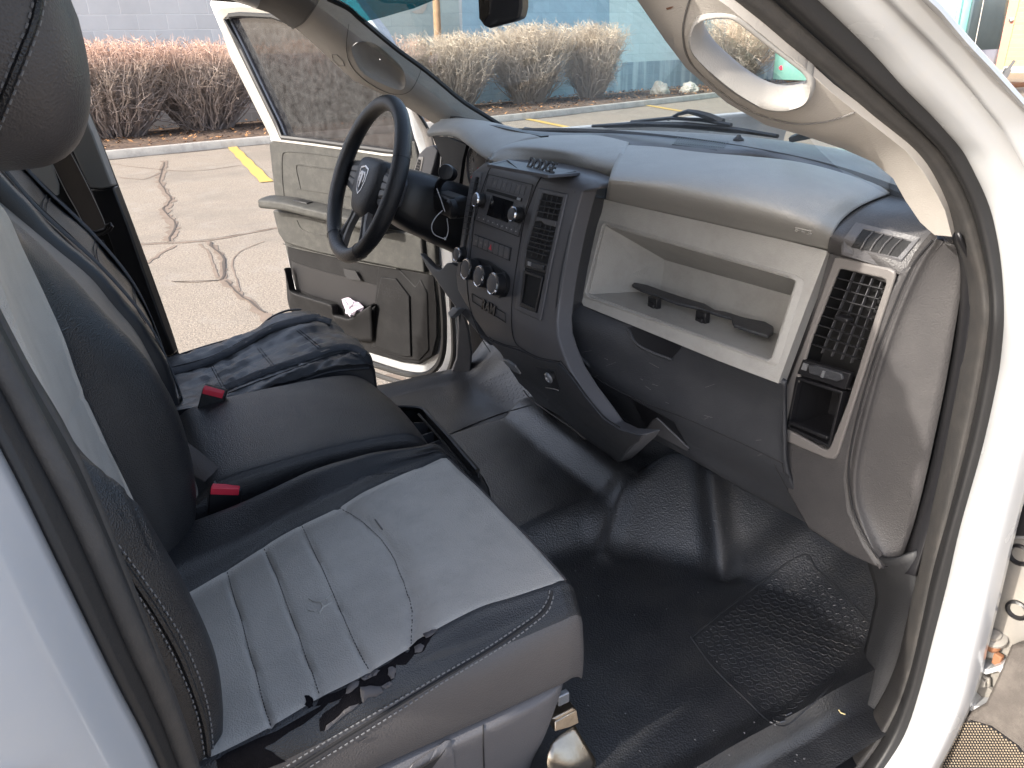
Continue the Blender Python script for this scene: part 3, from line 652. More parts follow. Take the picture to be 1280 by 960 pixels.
# left-hand vent; pale bezel colour stands in for the sunlight on it
LV = plane((-.74, .90, .70), (.25, -1, .15))
o = [(514, 232), (517, 212), (523, 193), (532, 184), (541, 181), (547, 188), (542, 208), (535, 232), (524, 240)]
mb = patch_mb(o, LV, 0, .05, 6); mb.obj('left_end_panel', m_darkl, dash, bevel=.004)
mb = patch_mb([(516, 228), (519, 210), (524, 196), (530, 196), (527, 212), (522, 229)], LV, .002, .003, 6); mb.obj('left_vent', m_trim, dash, bevel=.001)
mb = MB(); v0 = [(518, 226), (520, 211), (524, 199), (527, 200), (525, 212), (521, 226)]; mb = patch_mb(v0, LV, .003, .002, 6); mb.obj('left_vent_well', m_void, dash)
mb = MB()
for k in range(7): mb.tube([LV(518+k*1.1, 224-k*3.6)[0]+LV(518, 224)[1]*.005, LV(522+k*.9, 225-k*3.6)[0]+LV(518, 224)[1]*.005], .0012, 4)
mb.obj('left_vent_bar', m_bezel, dash)
# knee panel under the cluster (black) and grey lower swoop
kp = [[V((x, y+.02*abs(x+.42), z)) for x in (-.74, -.6, -.42, -.28, -.165)] for y, z in [(.90, .60), (.87, .58), (.845, .555), (.84, .53), (.87, .51), (.95, .50)]]
G = loftg(kp, 4, 4); mb = MB(); mb.grid(G); mb.obj('knee_panel', m_black, dash, solid=.006, auto=60)
LP = plane((-.2, .775, .42), (.25, -1, .25))
o = [(524, 316), (531, 322), (538, 330), (545, 336), (550, 337.5), (554, 334), (558, 329), (564, 328), (573, 332), (574, 350), (580, 372), (590, 395), (600, 416), (612, 432), (604, 425), (590, 408), (574, 390), (560, 372), (546, 352), (533, 334)]
mb = patch_mb(o, LP, 0, .02, 6); mb.obj('lower_trim', m_stack, dash, bevel=.003)
mb = patch_mb([(567, 391), (573, 384), (582, 386), (577, 392), (570, 398)], LP, .02, .02, 6); mb.obj('brake_release', m_silver, dash, bevel=.002)

# =================================================================== STEERING WHEEL
WC = V((-.425, .600, .742)); t_ = R_(24); wu = V((1, 0, 0)); wv = V((0, math.sin(t_), math.cos(t_))); wn = wu.cross(wv)  # wn points to the driver?
if wn.y > 0: wn = -wn
def W(a, b, d=0.): return WC+wu*a+wv*b+wn*d
mb = MB(); n = 96; path = []; rad = []
for k in range(n):
    t = 2*math.pi*k/n; path.append(W(.186*math.cos(t), .186*math.sin(t))); side = abs(math.cos(t))
    rad.append(.0185+.0016*max(0, side-.6)/.4)
mb.tube(path, rad, 16, True, up=wn); wheel = mb.obj('steering_wheel', m_vb, truck)
wheel['label'] = 'black leather steering wheel with grey spokes'
mb = MB()
for a in (22, 158, 238, 302):
    t = R_(a); d = V((math.cos(t), math.sin(t))); mb.tube([W(.186*math.cos(t)+.0198*math.cos(t)*math.cos(s)*1, .186*math.sin(t)+.0198*math.sin(t)*math.cos(s), .0198*math.sin(s)) for s in [2*math.pi*k/16 for k in range(16)]], .0007, 4, True)
mb.obj('rim_seam', m_seamd, wheel)
def wpoly(pts, d, th, mb=None): m = mb or MB(); m.prism([W(a, b, d) for a, b in pts], -wn*th); return m
def sm2(pts, n=5): return [(p.x, p.y) for p in cr([V((a, b)) for a, b in pts], n, True)]
hub = sm2([(-.075, .052), (-.04, .062), (.04, .062), (.075, .052), (.082, .0), (.06, -.055), (.03, -.08), (-.03, -.08), (-.06, -.055), (-.082, 0)])
rows = []
for sc, d in ((1.0, -.05), (1.0, -.018), (.97, -.006), (.88, .003), (.6, .009), (.25, .011)): rows.append([W(a*sc, b*sc-.006, d) for a, b in hub])
mb = MB(); mb.grid(rows, True); mb.add(rows[-1], [tuple(range(len(hub)))]); mb.obj('hub_pad', m_dark, wheel, auto=50)
for s in (-1, 1):
    sp = [(.07*s, .045), (.12*s, .040), (.165*s, .034), (.178*s, .02), (.176*s, -.03), (.14*s, -.035), (.09*s, -.048), (.07*s, -.04)]
    mb = wpoly(sp, -.012, .02); mb.obj('spoke', m_dark, wheel, bevel=.004, seg=3)
    sp = [(.085*s, .033), (.12*s, .031), (.145*s, .022), (.148*s, -.012), (.12*s, -.024), (.088*s, -.03)]
    mb = wpoly(sp, -.008, .006); mb.obj('switch_pod', m_black, wheel, bevel=.002)
    mb = MB()
    for j in range(3): wpoly([(.092*s, .026-j*.018), (.135*s, .022-j*.015), (.137*s, .010-j*.013), (.092*s, .011-j*.018)], -.004, .004, mb)
    mb.obj('wheel_button', m_bezel, wheel, bevel=.0015)
# lower spokes: fork with a slot
for s in (-1, 1):
    o = sm2([(.018*s, -.07), (.05*s, -.065), (.062*s, -.10), (.10*s, -.148), (.085*s, -.165), (.05*s, -.178), (.045*s, -.13)], 4)
    i_ = sm2([(.034*s, -.085), (.046*s, -.083), (.054*s, -.106), (.079*s, -.145), (.075*s, -.152), (.062*s, -.158), (.05*s, -.12)], 4)
    mb = MB(); mb.ring([W(a, b, -.008) for a, b in o], [W(a, b, -.006) for a, b in i_], -wn*.014); mb.obj('lower_spoke', m_bezel, wheel, bevel=.0015)
# crest on the hub: shield outline with a horned head
sh = [(-.021, .024), (0, .028), (.021, .024), (.020, .0), (.012, -.018), (0, -.027), (-.012, -.018), (-.020, 0)]
mb = MB(); so = [W(a*1.3, b*1.3-.004, .0115) for a, b in sh]; si = [W(a*1.1, b*1.13-.004, .0118) for a, b in sh]; mb.ring(so, si, -wn*.004)
for s in (-1, 1):
    h = [(.003*s, .016), (.010*s, .018), (.0155*s, .012), (.0155*s, .002), (.011*s, -.005), (.008*s, -.002), (.011*s, .003), (.010*s, .010), (.006*s, .011)]
    mb.prism([W(a*1.25, b*1.25-.004, .0125) for a, b in h], -wn*.004)
mb.prism([W(a*1.25, b*1.25-.004, .0135) for a, b in [(-.004, .017), (.004, .017), (.0055, .004), (.003, -.012), (0, -.017), (-.003, -.012), (-.0055, .004)]], -wn*.004)
mb.obj('hub_crest', m_chrome, wheel, bevel=.0005)
# steering column
col_rows = []
for d, wd, ht, up in [(-.045, .05, .05, 0), (-.06, .075, .062, -.008), (-.12, .088, .075, -.012), (-.24, .092, .085, -.015), (-.34, .085, .09, -.02)]:
    col_rows.append([W(math.copysign(abs(math.cos(t))**.6, math.cos(t))*wd, up+math.copysign(abs(math.sin(t))**.6, math.sin(t))*ht, d) for t in [2*math.pi*k/28 for k in range(28)]])
mb = MB(); mb.grid(col_rows, True); colm = mb.obj('steering_column', m_black, truck, auto=60)
# shift lever with its end cap towards the passenger
c1_ = X(557, 215, -.235); c0_ = c1_+V((-.04, .03, -.012))
mb = MB(); mb.lathe(c0_, c1_-c0_, [(0, -.02), (.013, -.01), (.0165, .0), (.018, .03), (.0185, .046), (.0165, .0515), (.014, .052), (0, .0525)], 28); mb.obj('shift_knob', m_black, colm)
mb = MB(); mb.tube(cr([c0_+V((-.005, .0, 0)), X(548, 232, -.33), W(.07, -.03, -.17)], 5, False), .009, 10); mb.obj('shift_lever', m_black, colm)
mb = MB(); a = W(-.07, -.01, -.13); mb.tube([a, a+V((-.16, -.03, .03))], [.006, .009], 10); mb.obj('turn_stalk', m_black, colm)
mb = MB(); igp = X(558, 262, -.24); mb.lathe(igp+V((0, .02, 0)), (0, -1, 0), [(.022, 0), (.022, .012), (.017, .017), (0, .017)], 24); mb.obj('ignition', m_black, colm)
ib = MB(); ib.box(igp+V((-.05, .035, .0)), (.11, .05, .05)); ib.obj('ignition_housing', m_black, colm, bevel=.01)
# cable tie hanging from the lever
T0 = X(551, 235, -.245)+V((0, -.01, 0)); T1 = X(562, 264, -.245)+V((0, -.012, 0))
mb = MB(); mb.tube([T0, (T0+T1)/2+V((.001, 0, .001)), T1], .0012, 6)
ring_ = cr([X(x, y, -.245)+V((0, -.016, 0)) for x, y in [(561, 262), (553, 270), (547.5, 281), (550, 291), (559, 296), (565, 296.5), (568, 286), (566.5, 272)]], 5, False); mb.tube(ring_, .0011, 6)
mb.box(X(564.5, 297, -.245)+V((0, -.017, 0)), (.004, .004, .006))
tie = mb.obj('cable_tie', m_whitep); tag(tie, 'looped pale cable tie hanging beside the ignition', 'cable tie')

# =================================================================== WINDSCREEN, PILLARS, MIRROR
def glass(name, tint, dust, rough=.02):
    m = bpy.data.materials.new(name); m.use_nodes = True; nt = m.node_tree; N = nt.nodes; L = nt.links; N.remove(N['Principled BSDF'])
    tr = N.new('ShaderNodeBsdfTransparent'); tr.inputs[0].default_value = list(tint)+[1]
    gl = N.new('ShaderNodeBsdfGlossy'); gl.inputs['Roughness'].default_value = rough
    lw = N.new('ShaderNodeLayerWeight'); pw = N.new('ShaderNodeMath'); pw.operation = 'POWER'; pw.inputs[1].default_value = 5; L.new(lw.outputs['Facing'], pw.inputs[0])
    fr = N.new('ShaderNodeMath'); fr.operation = 'MULTIPLY_ADD'; fr.inputs[1].default_value = .5; fr.inputs[2].default_value = .035; L.new(pw.outputs[0], fr.inputs[0]); lw = fr
    m1 = N.new('ShaderNodeMixShader'); L.new(lw.outputs[0], m1.inputs[0]); L.new(tr.outputs[0], m1.inputs[1]); L.new(gl.outputs[0], m1.inputs[2])
    df = N.new('ShaderNodeBsdfDiffuse'); df.inputs[0].default_value = (.75, .78, .8, 1)
    tc = N.new('ShaderNodeTexCoord'); no = N.new('ShaderNodeTexNoise'); no.inputs['Scale'].default_value = 45; no.inputs['Detail'].default_value = 9; L.new(tc.outputs['Object'], no.inputs[0])
    mr = N.new('ShaderNodeMapRange'); mr.inputs[1].default_value = .3; mr.inputs[2].default_value = .8; mr.inputs[3].default_value = dust*.4; mr.inputs[4].default_value = dust*1.8; L.new(no.outputs[0], mr.inputs[0])
    m2 = N.new('ShaderNodeMixShader'); L.new(mr.outputs[0], m2.inputs[0]); L.new(m1.outputs[0], m2.inputs[1]); L.new(df.outputs[0], m2.inputs[2])
    L.new(m2.outputs[0], N['Material Output'].inputs[0]); return m
m_ws = glass('windscreen_glass', (.87, .94, .95), .06)
m_shade = glass('tinted_band', (.06, .36, .42), .05)
m_dg = glass('tinted_door_glass', (.32, .29, .29), .03)
wsr = [[V(p) for p in r] for r in [
    [(-.70, 1.085, .775), (-.40, 1.20, .795), (0, 1.235, .80), (.40, 1.20, .795), (.80, 1.065, .765)],
    [(-.645, .80, .975), (-.36, .90, .985), (0, .93, .99), (.36, .90, .985), (.70, .79, .965)],
    [(-.58, .52, 1.165), (-.33, .60, 1.19), (0, .63, 1.20), (.33, .60, 1.19), (.62, .50, 1.16)],
    [(-.55, .40, 1.24), (-.31, .47, 1.26), (0, .50, 1.27), (.31, .47, 1.26), (.58, .38, 1.23)]]]
G = loftg(wsr, 6, 6); wsS = surf_of(G); mb = MB(); mb.grid(G); ws = mb.obj('windscreen', m_ws, truck)
mb = patch_mb([(412, -4), (450, -6), (560, -8), (545, -2), (530, 4), (518, 9), (500, 14), (480, 20), (456, 26), (440, 16)], wsS, .003, .002); mb.obj('shade_band', m_shade, ws)
# black ceramic edge along the driver's pillar and along the bottom
mb = MB()
ed = cr([(412, -2, 0), (437, 10, 0), (453, 24, 0), (496, 60, 0), (535, 89, 0), (578, 125, 0), (606, 143, 0), (630, 158, 0)], 5, False)
mb.tube([wsS(p.x, p.y)[0]+V((0, -.004, 0)) for p in ed], .0065, 6); mb.obj('glass_edge', m_sealb, ws)
mb = MB(); bt = [V((-.72, 1.075, .795)), V((-.40, 1.19, .812)), V((0, 1.225, .818)), (V((.40, 1.19, .812))), V((.74, 1.08, .795))]
mb.tube(cr(bt, 8, False), .009, 6); mb.obj('lower_edge', m_sealb, ws)
# wipers and cowl
mb = MB()
cw = [[V((x, 1.25+dy-.25*x*x*.7, z)) for x in (-.85, -.5, -.2, .1, .4, .7, .9)] for dy, z in ((.0, .765), (.08, .76), (.18, .755), (.30, .745))]
mb.grid(cw); cowl = mb.obj('cowl', m_black, truck, solid=.01)
hr = [[V((x, y-.22*x*x, z-.02*x*x)) for x in (-.95, -.7, -.4, 0, .4, .7, .95)] for y, z in ((1.50, .735), (1.7, .745), (2.1, .71), (2.5, .64))]
mb = MB(); mb.grid(loftg(hr, 4, 4)); mb.obj('bonnet', m_white, truck, solid=.02)
def wsp(x, y, lift): 
    p, n = wsS(x, y); 
    o_ = V((0, .95, .12)); return p+o_*lift
wb = MB()
wb.tube([wsp(733, 159.5, .02), wsp(790, 157, .02), wsp(850, 159, .02), wsp(905, 164, .02), wsp(962, 173, .02)], [.004, .006, .007, .006, .004], 6)
wb.tube([wsp(775, 156, .035), wsp(822, 152, .04), wsp(860, 154, .035), wsp(900, 160, .03)], .004, 6)
wb.tube([wsp(818, 154, .04), wsp(826, 148, .05), wsp(836, 145.5, .055), wsp(850, 147.5, .05), wsp(866, 151, .045), wsp(885, 158, .04)], [.003, .004, .005, .007, .008, .009], 6)
wb.tube([wsp(745, 161, .025), wsp(820, 160, .028), wsp(900, 168, .028), wsp(940, 171, .03)], .003, 6)
wb.obj('wiper', m_black, truck)
wb = MB()
wb.tube([wsp(940, 150, .03), wsp(945, 152, .03)], .01, 6)
wb.tube([wsp(975, 178, .03), wsp(1000, 170, .04), wsp(1030, 180, .035), wsp(1075, 194, .03)], [.006, .01, .01, .006], 6)
wb.obj('wiper', m_black, truck)
# rear-view mirror
MR = plane((0, .70, 1.07), (.75, -1, -.1))
nm = MR(620, 10)[1]
mb = patch_mb([(598, -14), (655, -14), (652, 0), (652, 10), (649, 24), (640, 28), (620, 33), (612, 36), (604, 32), (600, 26), (598, 5)], MR, 0, .035, 8); mir = mb.obj('rear_view_mirror', m_black, truck, bevel=.006, seg=3)
m_mirr = mat('mirror_glass', (.8, .8, .8), .03, metal=1, var=0)
mb = MB(); mb.prism([MR(x, y)[0]+nm*.003 for x, y in [(598.5, -12), (614, -12), (612, 18), (604, 28), (600, 23)]], -nm*.003); mb.obj('mirror_face', m_mirr, mir, smooth=False)
mb = MB(); mb.tube([MR(625, -12)[0]-nm*.02, MR(632, -30)[0]-nm*.03+V((0, .08, .06))], .01, 10); mb.obj('mirror_stem', m_black, mir)

# driver-side pillar trim
lo = xs([(258, 0, -.82), (299, 3, -.81), (338, 16, -.80), (365, 35, -.79), (388, 52, -.785), (424, 85, -.78), (443, 102, -.78), (470, 118, -.78), (509, 135, -.775), (535, 153, -.765), (560, 168, -.75)])
hi = xs([(270, -60, -.60), (320, -45, -.59), (370, -25, -.585), (408, -8, -.59), (437, 12, -.60), (476, 42, -.615), (505, 67, -.63), (538, 92, -.645), (578, 125, -.665), (604, 144, -.68), (632, 160, -.70)])
md = [(a+b)/2+V((.03, -.03, .0)) for a, b in zip(lo, hi)]
G = loftg([lo, md, hi], 5, 8); apS = surf_of(G)
pk = [(440, 62), (445, 54), (455, 52), (470, 56), (486, 69), (501, 84), (506, 97), (506, 107), (501, 112), (490, 110), (470, 101), (455, 92), (445, 78)]
pks = [tuple(p) for p in cr([V(p) for p in pk], 3, True)]
mb = patch_mb([(404, -10), (437, 9), (476, 40), (505, 65), (538, 91), (578, 124), (604, 143), (630, 158), (615, 163), (560, 166), (535, 154), (509, 135), (470, 118), (443, 102), (424, 85), (388, 52), (366, 36), (380, 28), (392, 12)], apS, 0, .012, 10, holes=[pks])
ap = mb.obj('pillar_trim', m_trim, truck, bevel=.002)
ap['label'] = "driver's side windscreen pillar trim with handle pocket"
mb = patch_mb([(403, -12), (392, 11), (380, 27), (366, 35.5), (338, 16), (299, 3), (262, 0), (280, -40), (340, -35)], apS, .002, .012, 12); mb.obj('headliner_edge', m_trimd, truck, bevel=.003)
# pocket bowl
pc = sum((apS(*p)[0] for p in pks), V())/len(pks); nn = apS(470, 80)[1]
rows = [[apS(*p)[0] for p in pks]]
for f, d in ((.93, .012), (.8, .022), (.4, .027), (.02, .028)): rows.append([pc+(apS(*p)[0]-pc)*f-nn*d for p in pks])
mb = MB(); mb.grid(rows, True); mb.obj('handle_pocket', m_trim, ap, auto=70)
mb = MB(); line_on([(436, 30), (433, 58), (438, 80), (455, 99), (480, 114), (500, 118), (514, 112), (524, 94), (526, 84)], apS, .0005, .0008, mb); line_on([(404, -10), (392, 11), (380, 27), (366, 35.5)], apS, .001, .0014, mb)
mb.tube([apS(x, y)[0]+nn*.001 for x, y in [(415, 68), (421, 68), (429, 76), (431, 82), (424, 82), (416, 74)]], .0007, 4, True); mb.obj('trim_seam', m_trimd, ap)

# passenger-side pillar trim with grab handle
inn = xs([(775, -30, .585), (796, 0, .60), (831, 51, .625), (858, 86, .645), (909, 129, .665), (956, 156, .68), (999, 172, .69), (1053, 186, .70), (1092, 203, .71), (1116, 223, .72), (1131, 250, .73), (1150, 278, .745), (1170, 296, .76)])
out_ = xs([(862, -30, .76), (897, -2, .775), (935, 27, .785), (969, 55, .79), (1000, 80, .795), (1036, 110, .80), (1069, 138, .805), (1104, 165, .81), (1131, 186, .815), (1154, 214, .82), (1171, 242, .823), (1183, 268, .825), (1191, 298, .825)])
mi = [(a*.5+b*.5)+V((-.005, -.035, .0)) for a, b in zip(inn, out_)]
G = loftg([inn, mi, out_], 5, 8); ppS = surf_of(G)
hh = [(874, 27), (880, 23.5), (893, 22), (907, 22), (918, 24.5), (934, 36), (950, 49), (969, 64), (989, 79), (1003, 90), (1009, 98), (1009, 107), (1003, 115), (990, 120), (975, 121), (960, 118), (948, 113), (928, 101), (909, 86), (890, 70), (878, 55), (873, 40)]
mb = patch_mb([(777, -28), (796, 0), (831, 51), (858, 86), (909, 129), (956, 156), (999, 172), (1053, 186), (1092, 203), (1116, 223), (1131, 250), (1150, 278), (1168, 294), (1190, 296), (1183, 268), (1171, 243), (1154, 215), (1131, 187), (1104, 166), (1069, 139), (1040, 116), (1012, 91), (1016, 99), (1018, 108), (1012, 118), (1003, 124), (985, 129), (965, 128), (945, 121), (920, 106), (897, 88), (878, 70), (868, 52), (865, 36), (869, 24), (880, 17), (895, 15), (908, 17), (920, 19), (950, 41.5), (980, 66), (1009, 90), (1014, 91), (980, 65), (950, 41), (912, 9.5), (897, -1), (862, -28)], ppS, 0, .012, 10)
pp = mb.obj('pillar_trim', m_trim, truck, bevel=.002)
pp['label'] = "passenger's side windscreen pillar trim with grab handle"
# handle: a rounded bar that rings the opening
hc = [V(p) for p in hh]; cc = sum(hc, V((0, 0)))/len(hc)
mb = MB(); o2 = [(869, 24), (877, 18), (893, 16), (909, 17), (921, 20.5), (937, 32), (953, 45), (972, 60), (992, 75.5), (1007, 87), (1018, 97), (1019, 110), (1010, 122), (994, 129), (975, 131), (957, 128), (941, 120), (920, 106), (899, 89), (881, 71), (868, 55), (864, 38)]
def pq(p, d): s = ppS(*p); return s[0]+s[1]*d
HW = [.6, .35, .2, .1, .08, .08, .08, .08, .08, .12, .4, .8]+[1]*10
rows = [[pq(p, .0012) for p in o2], [pq(((p[0]*.75+q[0]*.25), (p[1]*.75+q[1]*.25)), .002+.010*w_) for p, q, w_ in zip(o2, hh, HW)], [pq(((p[0]*.35+q[0]*.65), (p[1]*.35+q[1]*.65)), .002+.012*w_) for p, q, w_ in zip(o2, hh, HW)], [pq(q, .001+.005*w_) for q, w_ in zip(hh, HW)], [pq(q, -.012)+(pq((cc.x, cc.y), 0)-pq(q, 0))*.04*0 for q in hh], [pq(((p[0]*.5+q[0]*.5), (p[1]*.5+q[1]*.5)), -.02) for p, q in zip(o2, hh)], [pq(p, -.014) for p in o2]]
rows = [cr(r, 4, True) for r in rows]; mb.grid(rows+[rows[0]], True); mb.obj('grab_handle', m_handle, pp, auto=80)
mb = MB(); line_on([(864, -6), (857, 18), (854, 40), (858, 66), (872, 88), (905, 117), (936, 137), (964, 148), (991, 154), (1015, 154), (1040, 150), (1068, 140)], ppS, .0006, .0011, mb); mb.obj('trim_seam', m_trimd, pp)
mb = patch_mb([(1131, 250), (1136, 245), (1164, 282), (1160, 292), (1154, 288)], ppS, .001, .002); 
mb = patch_mb([(833, 10), (838, 8.5), (842, 8), (839, 10.5), (834, 12)], ppS, .0006, .001); mb.obj('trim_scuff', mat('scuff_brown', (.16, .08, .05), .8), pp)

# =================================================================== DOOR OPENING, PASSENGER SIDE
def SD(px, py, x):                            # side surface: vertical below the belt, leaning in above it
    p = X(px, py, x)
    if p.z > .70: p = onp(px, py, (x, 0, .70), (1, 0, .22))
    return p
ain = [(845, -45), (897, 0), (935, 28), (969, 56), (1022, 98), (1069, 139), (1104, 166), (1131, 188), (1154, 216), (1171, 243), (1184, 270), (1194, 300), (1206, 335), (1211, 372), (1209, 410), (1203, 446), (1193, 500), (1175, 590), (1152, 690), (1137, 760), (1120, 830), (1097, 880), (1062, 930), (1020, 970), (960, 1020)]
tan_ = [(905, -50), (964, 0), (1005, 36), (1046, 72), (1086, 106), (1124, 141), (1150, 165), (1174, 190), (1192, 216), (1206, 244), (1217, 274), (1228, 318), (1235, 360), (1236, 395), (1232, 430), (1226, 470), (1212, 540), (1186, 640), (1166, 710), (1150, 785), (1134, 850), (1112, 905), (1080, 955), (1040, 1000), (980, 1060)]
bout = [(965, -50), (1022, 0), (1058, 34), (1096, 72), (1130, 110), (1162, 142), (1184, 166), (1204, 190), (1220, 220), (1233, 248), (1242, 276), (1250, 318), (1254, 360), (1255, 400), (1252, 440), (1246, 480), (1228, 560), (1200, 660), (1184, 730), (1166, 800), (1150, 862), (1130, 920), (1098, 970), (1060, 1020), (1000, 1080)]
A1 = [SD(x, y, .835) for x, y in ain]; B1 = [SD(x, y, .875) for x, y in tan_]; C1 = [SD(x, y, .905) for x, y in bout]
def mid(a, b, o): return [(p*.5+q*.5)+V(o) for p, q in zip(a, b)]
G = loftg([[p+V((-.002, .03, 0)) for p in A1], A1, mid(A1, B1, (.012, -.014, 0)), [p+V((.002, 0, 0)) for p in B1]], 4, 4)
mb = MB(); mb.grid(G); body = None
seal = mb.obj('door_seal', m_seal, truck, solid=.004, auto=80)
G = loftg([[p+V((-.004, .006, 0)) for p in B1], mid(B1, C1, (.006, -.018, 0)), C1, [p+V((.004, .02, 0)) for p in C1]], 4, 4)
mb = MB(); mb.grid(G); mb.obj('outer_seal', m_sealb, seal, auto=80)
# body side: painted flange and door jamb
wout = [(1040, -60), (1082, -18), (1118, 20), (1158, 60), (1192, 98), (1226, 140), (1250, 172), (1268, 200), (1284, 232), (1296, 262), (1302, 292), (1300, 330), (1296, 370), (1290, 410), (1284, 450), (1276, 500), (1256, 572), (1230, 680), (1216, 745), (1200, 815), (1186, 875), (1160, 935), (1128, 990), (1090, 1040), (1030, 1100)]
D1 = [SD(x, y, .945) for x, y in wout]
G = loftg([[p+V((-.02, .03, 0)) for p in C1], C1, mid(C1, D1, (.006, -.008, 0)), D1, [p+V((.012, .012, 0)) for p in D1], [p+V((.012, .05, 0)) for p in D1]], 5, 5)
mb = MB(); mb.grid(G); body = mb.obj('body_side', m_white, truck, solid=.004, auto=80)
body['label'] = 'white painted door surround on the passenger side'
# pillar outer skin above the belt
up_o = [(1080, -90), (1150, -10), (1182, 22), (1216, 62), (1250, 98), (1290, 142), (1330, 190), (1370, 250)]
up_i = [(1040, -60), (1082, -18), (1118, 20), (1158, 60), (1192, 98), (1226, 140), (1250, 172), (1284, 232)]
u0 = [SD(x, y, .957)+V((0, .012, 0)) for x, y in up_i]; u1 = [SD(x, y, .985) for x, y in up_o]
G = loftg([u0, mid(u0, u1, (.006, -.0, .01)), u1, [p+V((-.02, .03, .0)) for p in u1]], 5, 5); mb = MB(); mb.grid(G); mb.obj('pillar_skin', m_white, body, solid=.003, auto=80)
# jamb sheet
JP = plane((.95, 1.07, 0), (.15, -1, 0)); JPS = JP
jl = [(1290, 250), (1290, 320), (1286, 400), (1276, 470), (1256, 560), (1240, 640), (1225, 700), (1208, 780), (1190, 850), (1170, 930), (1140, 990), (1420, 990), (1420, 250)]
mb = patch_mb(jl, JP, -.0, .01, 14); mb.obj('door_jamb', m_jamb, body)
def jq(x, y, d=0.): p, n = JP(x, y); return p+n*d
mb = MB()
a = [jq(x, y, .02) for x, y in [(1254, 645), (1257, 628), (1272, 618), (1300, 614), (1300, 668), (1268, 668), (1256, 660)]]; mb.prism(a, JP(1270, 640)[1]*-.025); mb.obj('wiring_boot', m_silver, body, bevel=.004, seg=3)
mb = MB(); a = [jq(x, y, .026) for x, y in [(1266, 650), (1268, 634), (1276, 627), (1300, 624), (1300, 662), (1272, 662)]]; mb.prism(a, JP(1270, 640)[1]*-.01); mb.obj('boot_core', m_black, body, bevel=.002)
for (cx, cy, r) in [(1275, 693, .0145), (1272, 762, .0135)]:
    c = jq(cx, cy); n_ = JP(cx, cy)[1]; mb = MB(); mb.lathe(c, n_, [(r*1.15, 0), (r*1.15, .004), (r*.9, .006), (r*.75, .001), (r*.7, -.006), (0, -.006)], 24); mb.obj('grommet', m_black, body)
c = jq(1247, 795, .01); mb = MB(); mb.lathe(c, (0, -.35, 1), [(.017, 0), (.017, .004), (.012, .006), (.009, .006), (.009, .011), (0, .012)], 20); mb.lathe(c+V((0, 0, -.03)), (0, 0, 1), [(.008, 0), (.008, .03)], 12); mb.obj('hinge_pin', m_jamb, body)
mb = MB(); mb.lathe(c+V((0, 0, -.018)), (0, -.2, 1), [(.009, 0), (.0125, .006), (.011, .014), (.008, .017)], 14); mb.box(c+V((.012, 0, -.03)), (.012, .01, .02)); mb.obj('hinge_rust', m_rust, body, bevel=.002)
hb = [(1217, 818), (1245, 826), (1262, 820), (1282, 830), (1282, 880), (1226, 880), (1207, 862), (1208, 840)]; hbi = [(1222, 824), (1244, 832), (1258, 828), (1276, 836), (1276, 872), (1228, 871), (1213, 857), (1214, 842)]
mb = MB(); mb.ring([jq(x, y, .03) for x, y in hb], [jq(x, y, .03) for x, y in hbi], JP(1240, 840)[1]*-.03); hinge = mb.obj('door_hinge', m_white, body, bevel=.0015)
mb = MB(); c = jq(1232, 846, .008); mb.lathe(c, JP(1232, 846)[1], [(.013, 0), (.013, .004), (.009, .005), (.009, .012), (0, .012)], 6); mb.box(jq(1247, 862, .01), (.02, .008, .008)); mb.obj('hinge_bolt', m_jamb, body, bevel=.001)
# sill trim and kick panel
KP = plane((.80, 1.0, 0), (-.85, -.25, .55))
o = [(1093, 712), (1112, 714), (1142, 712), (1150, 690), (1160, 690), (1150, 740), (1138, 790), (1122, 838), (1096, 888), (1062, 934), (1010, 985), (960, 1010), (930, 1000), (985, 950), (1030, 915), (1056, 882), (1068, 858), (1080, 815), (1090, 765)]
KS = profile([(1.9, 0), (1.1, 0)])
G = loftg([xs([(1080, 690, .74), (1094, 740, .745), (1090, 770, .75), (1078, 820, .757), (1064, 862, .765), (1036, 908, .775), (985, 950, .785), (920, 1000, .79)]),
           xs([(1112, 700, .80), (1120, 745, .80), (1112, 785, .803), (1098, 832, .806), (1082, 872, .81), (1052, 918, .812), (1000, 965, .815), (940, 1015, .818)]),
           xs([(1146, 690, .832), (1146, 745, .838), (1138, 786, .838), (1124, 836, .838), (1100, 884, .838), (1066, 934, .838), (1016, 982, .838), (960, 1030, .838)])], 5, 5)
mb = MB(); mb.grid(G); sillS = surf_of(G); mb.obj('sill_trim', m_sill, truck, solid=.006, auto=70)
mb = line_on([(1058, 938), (1066, 920), (1082, 902), (1096, 886)], sillS, .001, .0012); mb.obj('sill_seam', m_seamd, truck)
# dark return between the dash end and the seal
G = loftg([xs([(1188, 292, .79), (1198, 340, .79), (1190, 420, .785), (1172, 510, .78), (1152, 600, .78), (1134, 660, .78), (1112, 712, .78)]), xs([(1196, 292, .84), (1214, 345, .84), (1208, 420, .84), (1194, 510, .84), (1176, 600, .84), (1160, 660, .84), (1142, 720, .84)])], 5, 2)
mb = MB(); mb.grid(G); mb.obj('pillar_return', m_black, truck, solid=.004)
